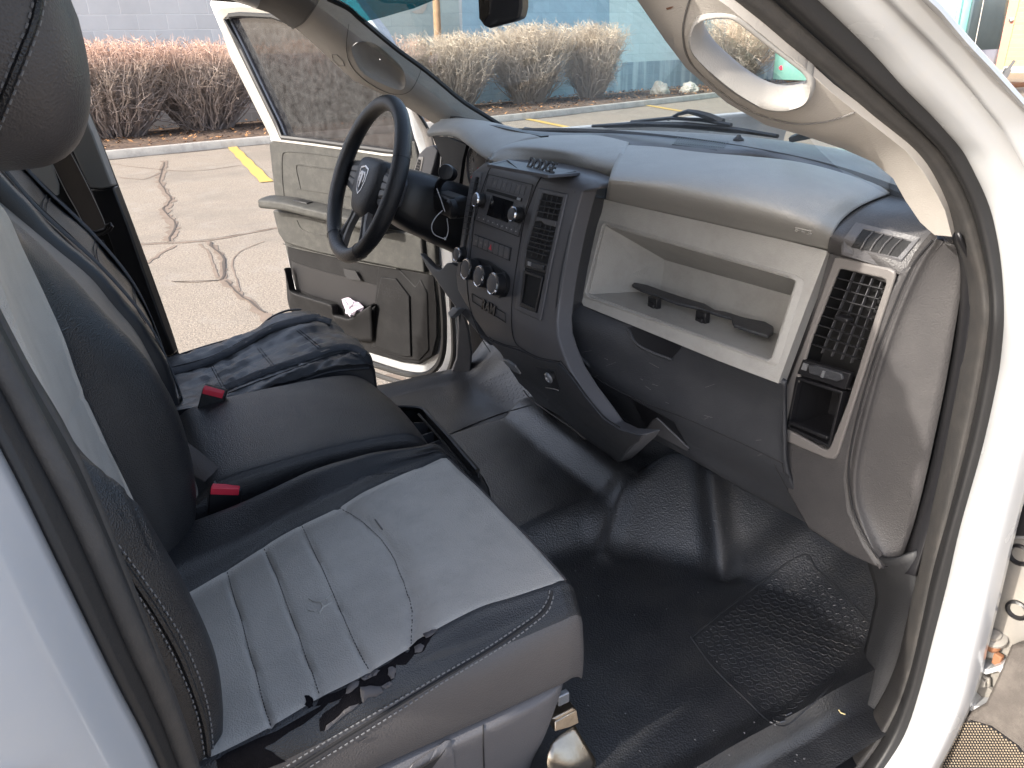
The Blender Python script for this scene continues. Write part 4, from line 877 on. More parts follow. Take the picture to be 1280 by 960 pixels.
# B pillar beside the camera
bi_ = [(-230, -60), (-120, 180), (0, 417), (76, 546), (140, 703), (192, 843), (233, 960), (290, 1150)]
bo_ = [(-300, 0), (-150, 290), (0, 560), (70, 700), (140, 843), (198, 960), (255, 1120), (290, 1240)]
bw_ = [(-620, 300), (-400, 560), (-230, 760), (-120, 900), (-40, 1010), (20, 1110), (90, 1240), (160, 1400)]
a = [SD(x, y, .86) for x, y in bi_]; b = [SD(x, y, .925) for x, y in bo_]; c = [SD(x, y, .99) for x, y in bw_]
G = loftg([[p+V((-.03, -.05, 0)) for p in a], a, mid(a, b, (.0, .008, 0)), b], 5, 6); mb = MB(); mb.grid(G); bs = mb.obj('rear_seal', m_sealb, truck, solid=.004, auto=80)
mb = MB(); mb.tube(cr([p*.35+q*.65+V((.004, .012, 0)) for p, q in zip(a, b)], 6, False), .008, 10); mb.tube(cr([p*.75+q*.25+V((.0, .008, 0)) for p, q in zip(a, b)], 6, False), .006, 10); mb.obj('seal_bulb', m_seal, bs)
G = loftg([b, mid(b, c, (.01, .012, 0)), c, [p+V((.0, -.06, 0)) for p in c]], 5, 6); mb = MB(); mb.grid(G); bp = mb.obj('rear_pillar', m_white, truck, solid=.004, auto=80)
bp['label'] = 'white painted pillar behind the passenger door opening'
mb = MB(); q = SD(20, 955, .985)+V((.01, .0, 0)); mb.box(q+V((.0, 0, -.012)), (.012, .012, .008)); mb.obj('door_striker', m_steel, bp, bevel=.002)
# closed rear door and cab side behind it, roof, back of cab
mb = MB(); mb.hexa([V((.99, -.14, -.25)), V((.99, -1.25, -.25)), V((.99, -1.25, .72)), V((.99, -.14, .72))], [V((.93, -.14, -.25)), V((.93, -1.25, -.25)), V((.93, -1.25, .72)), V((.93, -.14, .72))])
mb.hexa([V((.985, -.14, .72)), V((.985, -.22, .72)), V((.88, -.22, 1.2)), V((.88, -.14, 1.2))], [V((.94, -.14, .72)), V((.94, -.22, .72)), V((.84, -.22, 1.2)), V((.84, -.14, 1.2))]); rd_ = mb.obj('rear_door', m_white, truck, bevel=.01)
mb = MB(); mb.hexa([V((.965, -.22, .72)), V((.965, -1.2, .72)), V((.865, -1.2, 1.2)), V((.865, -.22, 1.2))], [V((.960, -.22, .72)), V((.960, -1.2, .72)), V((.860, -1.2, 1.2)), V((.860, -.22, 1.2))]); mb.obj('rear_door_glass', m_dg, rd_, smooth=False)
rf_ = [[V((x, y+dyy*(1-(x/.9)**2), z-.05*(x/.9)**2)) for x in (-.75, -.5, 0, .5, .75)] for y, z, dyy in ((.42, 1.26, .12), (.2, 1.30, .05), (-.4, 1.33, 0), (-1.25, 1.30, 0))]
mb = MB(); mb.grid(loftg(rf_, 4, 4)); mb.obj('roof', m_white, truck, solid=.03)
mb = MB(); mb.box((0, -1.27, 1.0), (1.7, .006, .42)); mb.obj('rear_window', glass('sun_block_glass', (.10, .10, .10), .02), truck, smooth=False)  # out of view; tint made very dark to keep sun off the seats
mb = MB(); mb.box((0, -1.28, .25), (1.9, .05, 1.1)); mb.box((0, -1.28, 1.22), (1.8, .05, .14)); mb.obj('cab_back', m_trimd, truck)
for s in (-1, 1): 
    mb = MB(); mb.tube([V((s*.74, .48, 1.16)), V((s*.74, .36, 1.20)), V((s*.74, -.2, 1.245)), V((s*.74, -1.25, 1.22))], .035, 10); mb.hexa([V((s*.92, -.14, 1.10)), V((s*.92, -1.25, 1.10)), V((s*.82, -1.25, 1.28)), V((s*.82, -.14, 1.28))], [V((s*.86, -.14, 1.10)), V((s*.86, -1.25, 1.10)), V((s*.76, -1.25, 1.28)), V((s*.76, -.14, 1.28))]); mb.obj('roof_rail', m_white, truck)
mb = MB(); mb.box((0, .1, -.12), (1.74, 2.6, .10)); mb.obj('underbody', m_black, truck, smooth=False)
# bulkhead under the dash
mb = MB(); mb.grid(loftg([[V((x, y, z)) for x in (-.86, -.4, 0, .4, .84)] for y, z in ((1.28, .78), (1.42, .5), (1.36, .25), (1.22, .10))], 3, 3)); mb.obj('bulkhead', m_black, truck, solid=.01)
# front wings
for s in (-1, 1):
    w_ = [[V((s*x, y, z)) for y in (1.20, 1.5, 2.0, 2.6)] for x, z in ((.90, .76), (.97, .70), (1.0, .5), (1.0, .1), (.98, -.1))]
    mb = MB(); mb.grid(loftg(w_, 3, 3)); mb.obj('front_wing', m_white, truck, solid=.01)
a = xs([(505, 128, -.93), (512, 150, -.93), (518, 172, -.93), (524, 190, -.93), (528, 212, -.93), (532, 240, -.93)]); b = xs([(511, 130, -.91), (519, 149, -.91), (527, 166, -.91), (532, 184, -.91), (535, 210, -.91), (540, 240, -.91)]); c = xs([(520, 130, -.86), (527, 145, -.86), (534, 156, -.86), (539, 168, -.86), (544, 186, -.86), (548, 215, -.86)])
mb = MB(); mb.grid(loftg([[p+V((-.03, .03, 0)) for p in a], a, b, [p+V((.0, .01, 0)) for p in b]], 4, 4)); mb.obj('driver_aperture', m_white, truck, solid=.003)
mb = MB(); mb.grid(loftg([b, [p*.5+q*.5+V((.008, -.01, 0)) for p, q in zip(b, c)], c], 4, 4)); mb.obj('driver_door_seal', m_bezel, truck, solid=.003)
mb = MB(); mb.tube([X(522, 141, -.84), X(528, 150, -.84), X(534, 160, -.84)], .004, 6); mb.obj('aperture_seal', m_sealb, truck)
# small slice of the opened passenger door
DPp = plane((1.0, 1.05, -.05), (-.05, -1, .1))
o = [(1278, 800), (1262, 838), (1246, 872), (1222, 886), (1207, 905), (1196, 935), (1186, 980), (1400, 980), (1400, 790)]
mb = patch_mb(o, DPp, .03, .06, 14)
m_brown = mat('door_panel_plastic', (.075, .066, .06), .55, .4, 400, dust=((.2, .18, .16), .4, 30))
pd = mb.obj('passenger_door', m_brown, truck, bevel=.006); pd['label'] = 'open passenger door, its grey speaker corner just in view'
mb = MB(); nD_ = DPp(1240, 930)[1]
sp = [(1212, 900), (1230, 893), (1255, 900), (1290, 925), (1330, 980), (1190, 985), (1196, 940), (1204, 915)]
mb = patch_mb(sp, DPp, .033, .006, 12); mb.obj('speaker_panel', m_black, pd)
mb = MB()
for k in range(26):
    for s in (0, 1):
        p0 = (1190+k*6.2, 985) if s == 0 else (1190, 895+k*5); p1 = (1218+k*6.2, 893+k*1.5) if s == 0 else (1330, 930+k*5)
        if s == 0: mb.tube([DPp(*p0)[0]+nD_*.036, DPp(*p1)[0]+nD_*.036], .0012, 4)
m_mesh = mat('speaker_mesh', (.26, .21, .15), .5)
mb = MB()
def insp(q):
    c = False; j = len(sp)-1
    for i in range(len(sp)):
        a_, b_ = sp[i], sp[j]
        if (a_[1] > q[1]) != (b_[1] > q[1]) and q[0] < (b_[0]-a_[0])*(q[1]-a_[1])/(b_[1]-a_[1])+a_[0]: c = not c
        j = i
    return c
for j in range(28):
    for i in range(40):
        q_ = (1188+i*3.7+(j % 2)*1.85, 893+j*3.3)
        if insp(q_) and q_[0] < 1300:
            p = DPp(*q_)[0]+nD_*.0335; mb.lathe(p, nD_, [(.0016, 0), (.0012, .001), (0, .0012)], 5)
mb.obj('speaker_mesh', m_mesh, pd)
# =================================================================== SEATS
def interp(tab, x):
    if x <= tab[0][0]: return tab[0][1]
    for (a, b), (c, d) in zip(tab, tab[1:]):
        if x <= c: return b+(d-b)*(x-a)/(c-a)
    return tab[-1][1]
def sinterp(tab, x):
    if x <= tab[0][0]: return tab[0][1]
    if x >= tab[-1][0]: return tab[-1][1]
    for i in range(len(tab)-1):
        if x <= tab[i+1][0]:
            b, c = tab[i], tab[i+1]; a = tab[i-1] if i else (2*b[0]-c[0], b[1]); d = tab[i+2] if i+2 < len(tab) else (2*c[0]-b[0], c[1])
            t = (x-b[0])/(c[0]-b[0]); h = c[0]-b[0]
            m1 = (c[1]-a[1])/(c[0]-a[0])*h; m2 = (d[1]-b[1])/(d[0]-b[0])*h
            return (2*t**3-3*t*t+1)*b[1]+(t**3-2*t*t+t)*m1+(-2*t**3+3*t*t)*c[1]+(t**3-t*t)*m2
def topx(p):
    d = p-CAM; z = d.dot(FW); return V((640+FPX*d.dot(RT)/z, 480-FPX*d.dot(UP)/z))
def pdist(q, P):
    m = 1e9
    for a, b in zip(P, P[1:]):
        ab = b-a; t = max(0, min(1, (q-a).dot(ab)/max(ab.length_squared, 1e-9))); m = min(m, (q-a-ab*t).length)
    return m
def groove(G, seams, ax):
    seams = [([V(p) for p in cr([V(a) for a in s], 6, False)], dp, w) for s, dp, w in seams]
    bb = [(min(p.x for p in s)-12, max(p.x for p in s)+12, min(p.y for p in s)-12, max(p.y for p in s)+12) for s, _, _ in seams]
    for r in G:
        for i, p in enumerate(r):
            q = topx(p)
            for (s, dp, w), b in zip(seams, bb):
                if b[0] < q.x < b[1] and b[2] < q.y < b[3]:
                    d = pdist(q, s)
                    if d < 4*w: r[i] = r[i]-V(ax)*dp*math.exp(-(d/w)**2)
def noise3(p, s, seed=0):
    from mathutils import noise
    return noise.noise(V((p.x*s+seed, p.y*s+seed*1.7, p.z*s)))

def make_cushion():
    # profile across the seat: (u, z) with u = 0..1 columns; grey insert spans columns gl..gr
    ys = [-.10, -.03, .0, .055, .11, .167, .24, .33, .38, .436, .452, .466, .474, .476, .474]
    xl = [(-.1, .345), (0, .341), (.065, .331), (.18, .314), (.256, .312), (.442, .283)]
    xr_ = [(-.1, .705), (0, .705), (.055, .698), (.11, .686), (.167, .688), (.24, .682), (.33, .670), (.436, .680)]
    zl = [(-.1, .28), (.014, .290), (.065, .300), (.18, .330), (.256, .34), (.35, .352), (.442, .36)]
    zr = [(-.1, .33), (0, .33), (.11, .33), (.167, .34), (.24, .35), (.33, .355), (.436, .36)]
    zc = [(-.1, .33), (.1, .355), (.24, .383), (.35, .385), (.44, .372)]
    rows = []
    for k, y in enumerate(ys):
        a, b, za, zb, c = interp(xl, y), interp(xr_, y), interp(zl, y), interp(zr, y), interp(zc, y)
        drop = [0]*11+[.008, .03, .10, .17]
        dr = drop[k]
        pr = [(.198, .10), (.200, .25), (.206, c-.055), (.225, c-.012), (.25, c), (a-.03, c-.012), (a-.012, (c+za)/2), (a, za), (a+.03, za-.004), (a*.7+b*.3, za*.7+zb*.3-.006), ((a+b)/2, (za+zb)/2-.008), (a*.3+b*.7, za*.3+zb*.7-.006), (b-.03, zb-.001), (b, zb), (b+.013, zb-.010), (.717+(b-.69)*.4, zb-.030), (.722, zb-.055), (.724, zb-.09), (.719, .222), (.708, .214)]
        row = []
        for ci, (x, z) in enumerate(pr):
            if k >= 10 and ci >= 14: x -= [.002, .006, .012, .022, .03][k-10]*min(1, (ci-13)/3.)
            zz = max(.20, z-dr) if z > .2 else z
            bulge = .018*(1-((x-.46)/.27)**2)-.004 if k >= 9 else (.006*(1-((x-.46)/.27)**2) if k == 8 else 0)
            row.append(V((x, y+bulge, zz)))
        rows.append(row)
    return rows
rows = make_cushion()
NU, NV = 12, 12
G = loftg(rows, NU, NV)
seams = [([(424, 635), (447, 648), (470, 668), (488, 690), (499, 714), (508, 738), (515, 764), (514, 806)], .0048, 3.0),
         ([(378, 658), (390, 684), (403, 712), (418, 745), (432, 778), (448, 812), (461, 838)], .0048, 2.2),
         ([(330, 686), (342, 712), (356, 748), (368, 780), (384, 825), (400, 869)], .0048, 2.2),
         ([(284, 715), (294, 750), (307, 795), (322, 850), (338, 908)], .0048, 2.2)]
for r in G:                                   # the thigh support in front of the curved seam stands a little higher
    for i, p in enumerate(r):
        if .29 < p.x < .70 and p.z > .3:
            q = topx(p); s = [V(a) for a in seams[0][0]]
            if q.x > 380:
                # side of the curve
                xs_ = interp(sorted([(a.y, a.x) for a in s]), q.y)
                f = max(0, min(1, (q.x-xs_)/34)); f = f*f*(3-2*f); g = math.exp(-max(0, q.x-xs_-34)/90.)
                r[i] = p+V((0, 0, .006*f*g))
groove(G, seams, (0, 0, 1))
for r in G:
    for i, p in enumerate(r): r[i] = p+V((0, 0, noise3(p, 9, 3)*.0016+noise3(p, 24, 5)*.0006)) if p.z > .25 else p
cushS = surf_of(G)
seat = thing('x', 'x', 'x'); bpy.data.objects.remove(seat)
mb = MB(); n = len(G[0]); v = [p for r in G for p in r]; mb.add(v, [])
gl, gr = 7*NU, 13*NU; side = 15*NU
frow = 9*NV+NV+6
for i in range(len(G)-1):
    for j in range(n-1):
        mb.f.append((i*n+j, i*n+j+1, (i+1)*n+j+1, (i+1)*n+j)); mb.m.append(1 if (gl <= j < gr and i < frow) else (2 if j >= side+2 else 0))
pseat = mb.obj('passenger_seat', [m_vb, m_vg, m_vs], truck, auto=70)
pseat['label'] = 'passenger seat in grey and black vinyl, its outer cushion edge torn'
# seam threads, stitching, piping
for s, _, _ in seams: stitches(s, cushS, MB(), .0007, .0032, .0035, .0006).obj('quilt_stitching', m_seamd, pseat)
mb = MB()
up_s = [(336, 972), (357, 958), (407, 927), (455, 899), (512, 866), (553, 842), (595, 818), (640, 789), (672, 766), (684, 750), (687, 738)]
lo_s = [(366, 972), (387, 958), (437, 927), (500, 887), (553, 853), (595, 828), (637, 802), (664, 782), (683, 766), (690, 752), (692, 740)]
stitches(up_s, cushS, mb, .0010, .0042, .003, .0010); stitches(lo_s, cushS, mb, .0010, .0042, .003, .0010)
mb.obj('edge_stitching', m_thread, pseat)
mb = MB(); line_on([(a*.5+c*.5, b*.5+d*.5) for (a, b), (c, d) in zip(up_s, lo_s)], cushS, .0008, .0024, mb); mb.obj('cushion_piping', m_seamd, pseat)
mb = MB(); mb.tube([G[frow][k]+V((0, .0005, .0008)) for k in range(gl, gr+1, 3)], .0017, 6); mb.obj('front_piping', m_flap, pseat)
# torn bolster: bare dark backing, curled flaps, holes
m_tear = mat('torn_backing', (.007, .0065, .008), .95, .9, 600, kind='noise', var=.3, vscale=80, spec=.08)
def z5(l): return [(x/2.4+220, y/2.4+560) for x, y in l]
def ragged(l, amp, n=5):
    rr = random.Random(len(l)*31+int(l[0][0])); out = []
    for i in range(len(l)):
        a, b = V(l[i]), V(l[(i+1) % len(l)]); nn = V((-(b-a).y, (b-a).x)).normalized() if (b-a).length > 0 else V((0, 0))
        for k in range(n):
            out.append(tuple(a+(b-a)*k/n+nn*rr.uniform(-amp, amp)*(1 if k else .3)))
    return out
tears = [z5([(430, 752), (505, 722), (545, 700), (560, 690), (640, 645), (700, 600), (740, 568), (780, 556), (760, 580), (745, 608), (715, 620), (690, 650), (660, 650), (655, 690), (628, 715), (600, 716), (560, 716), (552, 745), (560, 765), (520, 780), (500, 800), (470, 820), (455, 845), (432, 850), (430, 820), (440, 800), (480, 770), (500, 750), (420, 775)]),
         z5([(385, 745), (400, 742), (412, 755), (412, 775), (398, 782), (386, 770), (390, 758)]),
         z5([(120, 935), (150, 915), (300, 850), (430, 775), (470, 752), (420, 800), (300, 880), (265, 900), (330, 940), (200, 990), (130, 990)])]
for k, t in enumerate(tears):
    mb = patch_mb(ragged(t, 1.2, 3), cushS, .0005 if k else .0007, .001, 4); mb.obj('torn_patch', m_tear, pseat)
flaps = [z5([(552, 716), (580, 712), (612, 716), (622, 732), (600, 745), (575, 748), (560, 765), (554, 742)]),
         z5([(500, 790), (520, 775), (550, 765), (530, 785), (505, 802), (480, 822), (455, 845), (445, 850), (450, 832), (475, 815)]),
         z5([(636, 660), (648, 655), (660, 662), (655, 690), (645, 694), (634, 680)]),
         z5([(556, 694), (600, 668), (612, 668), (600, 682), (565, 698)]),
         z5([(513, 722), (530, 702), (550, 700), (545, 715), (520, 735), (508, 738)]),
         z5([(615, 715), (640, 700), (650, 705), (640, 718), (622, 722)]), z5([(715, 600), (735, 588), (745, 595), (735, 612), (716, 615)]), z5([(742, 560), (768, 548), (785, 546), (770, 562), (750, 572)]),
         z5([(545, 884), (575, 867), (560, 880)])]
for i, f in enumerate(flaps):
    mb = patch_mb(ragged(f, .6, 3), cushS, .0022, .0012, 3, dome=.002); mb.obj('vinyl_flap', m_flap, pseat)
# scratches and scuffs in the grey
mb = MB()
for l in ([(398, 452), (420, 462), (440, 458), (468, 440)], [(398, 488), (415, 490), (424, 486)], [(430, 496), (440, 480), (436, 466), (428, 462)], [(440, 480), (455, 470), (470, 462)], [(450, 455), (460, 445)]):
    line_on(z5(l), cushS, .0006, .0011, mb, 4)
mb.obj('vinyl_crease', m_vg, pseat)
mb = MB(); line_on(z5([(598, 215), (610, 232), (620, 245)]), cushS, .0006, .0012, mb, 4); mb.obj('scuff', m_bezel, pseat)

# valance under the cushion
vr = []
for z, o in ((.214, -.024), (.208, -.008), (.19, -.004), (.10, -.026), (.03, -.052), (.0, -.06)):
    r = [V((.21-o*.5, .47+o, z)), V((.45, .482+o, z)), V((.64, .474+o, z)), V((.698+o, .452+o*.7, z)), V((.722+o, .40, z)), V((.726+o, .25, z)), V((.728+o, .1, z)), V((.728+o, -.1, z)), V((.71+o, -.2, z))]
    vr.append(r)
G = loftg(vr, 6, 4); valS = surf_of(G); mb = MB(); mb.grid(G); val = mb.obj('seat_valance', m_val, pseat, auto=60)
mb = MB(); line_on([(604, 906), (604, 930), (605, 965)], valS, .0008, .001, mb); mb.obj('valance_seam', m_seamd, pseat)
mb = patch_mb([(500, 975), (515, 955), (545, 935), (556, 926), (563, 925), (566, 940), (570, 990), (500, 990)], valS, .004, .004, 6); mb.obj('recline_lever', m_val, pseat, bevel=.002)
mb = patch_mb([(505, 968), (518, 958), (548, 940), (556, 935), (535, 955), (520, 972)], valS, .009, .002, 6); mb.obj('lever_hollow', m_seamd, pseat)
mb = MB(); mb.hexa([V((.24, -.2, .0)), V((.68, -.2, .0)), V((.66, .40, .0)), V((.26, .40, .0))], [V((.22, -.2, .27)), V((.70, -.2, .27)), V((.68, .42, .27)), V((.24, .42, .27))]); mb.obj('under_seat_filler', m_void, pseat, smooth=False)  # dark filler box added against the bright gap below the seat
mb = MB(); mb.hexa([V((.10, -.25, .0)), V((.26, -.25, .0)), V((.26, .2, .0)), V((.10, .2, .0))], [V((.10, -.25, .27)), V((.26, -.25, .27)), V((.26, .2, .24)), V((.10, .2, .24))]); mb.hexa([V((-.30, -.25, .0)), V((.12, -.25, .0)), V((.12, .1, .0)), V((-.30, .1, .0))], [V((-.30, -.25, .30)), V((.12, -.25, .30)), V((.12, .06, .28)), V((-.30, .06, .28))]); mb.obj('mid_seat_filler', m_void, truck, smooth=False)  # dark filler boxes added against bright gaps between the seats
# bracket bolted to the floor in front of the valance
BP = plane((.695, .46, .06), (1, .2, .4))
mb = MB(); mb.prism([BP(x, y)[0] for x, y in [(694, 902), (721, 887), (724, 904), (714, 909), (694, 915)]], V((-.02, 0, 0))); mb.prism([BP(x, y)[0] for x, y in [(690, 899), (716, 885), (721, 887), (696, 901)]], V((-.02, 0, 0))); br = mb.obj('seat_bracket', m_steel, pseat, bevel=.0015)
G = loftg([[BP(x, y)[0]+V((d, 0, 0)) for x, y, d in r] for r in ([(690, 929, 0), (702, 918, .0), (719, 907, .0)], [(684, 940, .004), (710, 930, .008), (729, 926, .008)], [(684, 955, .0), (712, 950, .014), (740, 945, .010)], [(690, 975, -.01), (714, 972, .004), (741, 968, .0)])], 4, 4)
mb = MB(); mb.grid(G); mb.obj('bracket_foot', m_steel, br, solid=.003) if False else mb.obj('bracket_foot', m_steel, pseat, solid=.003)
mb = MB(); mb.box(BP(703, 872)[0], (.01, .02, .02)); mb.obj('bracket_bolt', m_silver, pseat, bevel=.002)

# ---- backrest
zs = [.16, .25, .31, .364, .43, .513, .58, .645, .703, .76, .82, .867, .90, .925, .935]
yb = [(.16, .0), (.31, -.018), (.364, -.023), (.513, -.041), (.618, -.058), (.703, -.064), (.867, -.085), (.95, -.13)]
cin = [(.16, -.03), (.25, .003), (.347, .045), (.433, .057), (.548, .049), (.645, .019), (.726, -.024), (.799, -.058), (.84, -.085), (.92, -.14)]
cot = [(.16, -.03), (.301, .002), (.396, .016), (.489, .010), (.581, -.009), (.659, -.031), (.718, -.068), (.80, -.105), (.92, -.15)]
rows = []
for k, z in enumerate(zs):
    y0, a, b = interp(yb, z), sinterp(cin, z), sinterp(cot, z)
    if z > .92: y0 -= (z-.92)*1.5; a -= (z-.92)*1.5; b -= (z-.92)*1.5
    nar = max(0, z-.78)*.35
    m_ = lambda x: .45+(x-.45)*(1-nar*2)
    rows.append([V((m_(x), y, z)) for x, y in [(.215, a-.17), (.205, a-.08), (.206, a-.02), (.214, a-.003), (.225, a), (.25, a*.9+y0*.1-.002), (.28, a*.45+y0*.55), (.302, y0), (.33, y0-.006), (.40, y0-.010), (.47, y0-.010), (.55, y0-.006), (.595, y0-.002), (.625, y0+.0), (.642, b*.5+y0*.5+.002), (.655, b-.002), (.668, b), (.685, b-.006), (.705, b-.028), (.716, b-.06), (.718, b-.12), (.71, b-.18)]])
G = loftg(rows, 10, 10)
for r in G:
    for i, p in enumerate(r): r[i] = p+V((0, noise3(p, 8, 11)*.002, 0))
groove(G, [([(86, 535), (92, 512), (102, 496), (112, 500), (126, 530), (146, 575), (160, 610), (176, 650), (192, 690)], .003, 2.5), ([(126, 545), (128, 570), (142, 612), (160, 650)], .002, 2.5)], (0, 1, 0))
backS = surf_of(G); mb = MB(); n = len(G[0]); mb.add([p for r in G for p in r], [])
for i in range(len(G)-1):
    for j in range(n-1):
        mb.f.append((i*n+j, i*n+j+1, (i+1)*n+j+1, (i+1)*n+j)); mb.m.append(1 if 7*10 <= j < 13*10+5 else 0)
brs = mb.obj('backrest', [m_vb, m_vg], pseat, auto=70)
mb = MB(); mb.hexa([V((.22, -.20, .2)), V((.70, -.20, .2)), V((.66, -.27, .93)), V((.26, -.27, .93))], [V((.22, -.12, .2)), V((.70, -.12, .2)), V((.66, -.16, .93)), V((.26, -.16, .93))]); mb.obj('backrest_shell', m_dark, pseat, bevel=.02)
mb = MB()
st = [(70, 640-8), (110, 640), (150, 690), (196, 755), (232, 820), (252, 870), (262, 930), (262, 975)]
o1 = [(113, 640), (140, 672), (172, 715), (205, 762), (232, 808), (252, 858), (262, 900), (266, 940)]
o2_ = [(146, 707), (176, 750), (206, 800), (230, 850), (246, 895), (255, 945)]
stitches(o1, backS, mb, .001, .0045, .004, .0009); stitches(o2_, backS, mb, .001, .0045, .004, .0009); mb.obj('bolster_stitching', m_thread, pseat)
mb = MB(); line_on([(128, 672), (160, 715), (192, 762), (222, 815), (241, 862), (254, 905), (260, 950)], backS, .0015, .0035, mb); mb.obj('bolster_piping', m_vb, pseat)
# headrest
def superell(c, h, e1, e2, nu=48, nv=28):
    rows = []
    f = lambda t, e: math.copysign(abs(t)**e, t)
    for i in range(nv+1):
        ph = -math.pi/2+math.pi*i/nv; rows.append([V((c[0]+h[0]*f(math.cos(ph), e1)*f(math.cos(t), e2), c[1]+h[1]*f(math.cos(ph), e1)*f(math.sin(t), e2), c[2]+h[2]*f(math.sin(ph), e1))) for t in [2*math.pi*k/nu for k in range(nu)]])
    return rows
G = superell((.45, -.052, 1.065), (.135, .085, .135), .75, .6)
for r in G:
    for i, p in enumerate(r): r[i] = p+V((0, -.02*max(0, (p.z-1.06)/.13)+.0, 0))
mb = MB(); mb.grid(G, True)
hs_ = bvh([V(p) for p in mb.v], mb.f)
m_head = mat('headrest_vinyl', (.072, .066, .066), .45, .5, 420)
hr_ = mb.obj('headrest', m_head, pseat, auto=80)
mb = MB(); s1 = [(42, -10), (41, 0), (36, 22), (30, 40), (22, 57), (12, 82), (2, 108), (-10, 135)]; s2 = [(57, -10), (55, 0), (52, 18), (47, 38), (37, 67), (22, 105), (7, 142), (-8, 176)]
stitches(s1, hs_, mb, .001, .005, .004, .001); stitches(s2, hs_, mb, .001, .005, .004, .001); mb.obj('headrest_stitching', m_thread, pseat)
mb = MB(); line_on([((a+c)/2, (b+d)/2) for (a, b), (c, d) in zip(s1, s2)], hs_, .001, .0035, mb); mb.obj('headrest_piping', m_vb, pseat)
for s in (.40, .50):
    mb = MB(); mb.cyl((s, -.10, .88), (s, -.07, 1.0), .006); mb.obj('headrest_post', m_chrome, pseat)

# ---- middle seat
rows = []
for y, dz, ins in [(.0, -.06, 0), (.06, -.02, 0), (.10, 0, 0), (.2, .006, 0), (.32, .006, 0), (.40, .0, 0), (.44, -.012, 0), (.468, -.04, .004), (.482, -.09, .01), (.484, -.17, .02)]:
    z = .378+dz
    rows.append([V((x, y+.01*(1-(x/.2)**2)*(1 if y > .4 else 0), zz)) for x, zz in [(-.172+ins, z-.12), (-.176+ins, z-.04), (-.165+ins, z-.012), (-.13, z), (0, z+.005), (.12, z+.003), (.172, z), (.184-ins, z-.006), (.190-ins, z-.02), (.192-ins, z-.07), (.190-ins, z-.13)]])
G = loftg(rows, 6, 6)
for r in G:
    for i, p in enumerate(r): r[i] = p+V((0, 0, noise3(p, 7, 2)*.003))
midS = surf_of(G); mb = MB(); mb.grid(G); ms = mb.obj('middle_seat', m_vb, truck, auto=75); ms['label'] = 'narrow middle seat with plain black vinyl cushion'
mb = MB(); mb.hexa([V((-.16, .05, .22)), V((.18, .05, .22)), V((.18, .42, .22)), V((-.16, .42, .22))], [V((-.16, .05, .30)), V((.18, .05, .30)), V((.18, .46, .28)), V((-.16, .46, .28))]); mb.obj('cushion_base', m_dark, ms, bevel=.01)
rows = []
for z in (.20, .32, .42, .437, .533, .60, .658, .72, .777, .84, .88):
    y = interp([(.2, .07), (.437, .054), (.533, .032), (.658, -.024), (.777, -.108), (.88, -.18)], z)
    rows.append([V((x, y+d, z)) for x, d in [(-.195, -.14), (-.20, -.03), (-.195, -.003), (-.17, .0), (-.05, -.0), (.1, -.0), (.165, -.0), (.180, -.01), (.182, -.05), (.18, -.14)]])
G = loftg(rows, 5, 5); mb = MB(); mb.grid(G); mb.obj('middle_backrest', m_tan, ms, auto=70)
mb = MB(); mb.tube(cr([V((-.197, interp([(.2, .07), (.437, .054), (.533, .032), (.658, -.024), (.777, -.108), (.88, -.18)], z)-.012, z)) for z in (.3, .437, .533, .6, .658, .72, .777, .85)], 5, False), .003, 6); mb.obj('backrest_piping', m_vg, ms)

# ---- driver seat and its black slip cover
mb = MB(); mb.hexa([V((-.63, .0, .05)), V((-.22, .0, .05)), V((-.22, .38, .05)), V((-.63, .38, .05))], [V((-.63, .0, .28)), V((-.22, .0, .28)), V((-.22, .42, .28)), V((-.63, .42, .28))]); ds = mb.obj('driver_seat', m_vs, truck, bevel=.03, seg=4); ds['label'] = 'driver seat hidden under its black slip cover'; ds.data.materials[0] = m_vb
mb = MB(); mb.hexa([V((-.63, -.18, .2)), V((-.23, -.18, .2)), V((-.24, -.30, .9)), V((-.61, -.30, .9))], [V((-.63, .03, .2)), V((-.23, .03, .2)), V((-.24, -.16, .9)), V((-.61, -.16, .9))]); mb.obj('driver_backrest', m_vs, ds, bevel=.03, seg=3)
G2 = superell((-.43, -.17, 1.06), (.13, .06, .10), .7, .6, 32, 18); mb = MB(); mb.grid(G2, True); mb.obj('driver_headrest', m_head, ds, auto=80)
cover = thing('seat_cover', "loose black stitched slip cover draped over the driver's seat", 'seat cover', (-.42, .2, .3))
A_ = xs([(200, 452, -.665), (255, 434, -.665), (314, 416, -.665), (338, 398, -.66), (358, 389, -.655), (377, 387.5, -.645)])
B_ = xs([(204, 470, -.52), (263, 452, -.52), (312, 428, -.52), (345, 410, -.52), (380, 399, -.52), (414, 401, -.515)])
C_ = xs([(206, 489, -.38), (270, 471, -.38), (325, 447, -.38), (362, 431, -.38), (400, 418, -.38), (437, 419, -.375)])
D_ = xs([(208, 503, -.25), (280, 487, -.25), (340, 463, -.25), (378, 449, -.25), (415, 437, -.25), (455, 436, -.245)])
E_s = xs([(214, 512, -.185), (284, 500, -.182), (338, 482, -.18), (376, 468, -.18), (414, 456, -.18), (460, 450, -.178)])
F_s = xs([(222, 521, -.178), (284, 509, -.178), (338, 492, -.178), (376, 477, -.178), (414, 465, -.178), (461, 460, -.178)])
def skirt(r): return r+[r[-1]+V((0, .012, -.035)), r[-1]+V((0, .008, -.12))]
Z_ = [p+V((-.015, 0, -.12)) for p in A_]
H_s = [p+V((.004, .0, -.11)) for p in F_s]
G = loftg([skirt(r) for r in (Z_, A_, B_, C_, D_, E_s, F_s, H_s)], 12, 10)
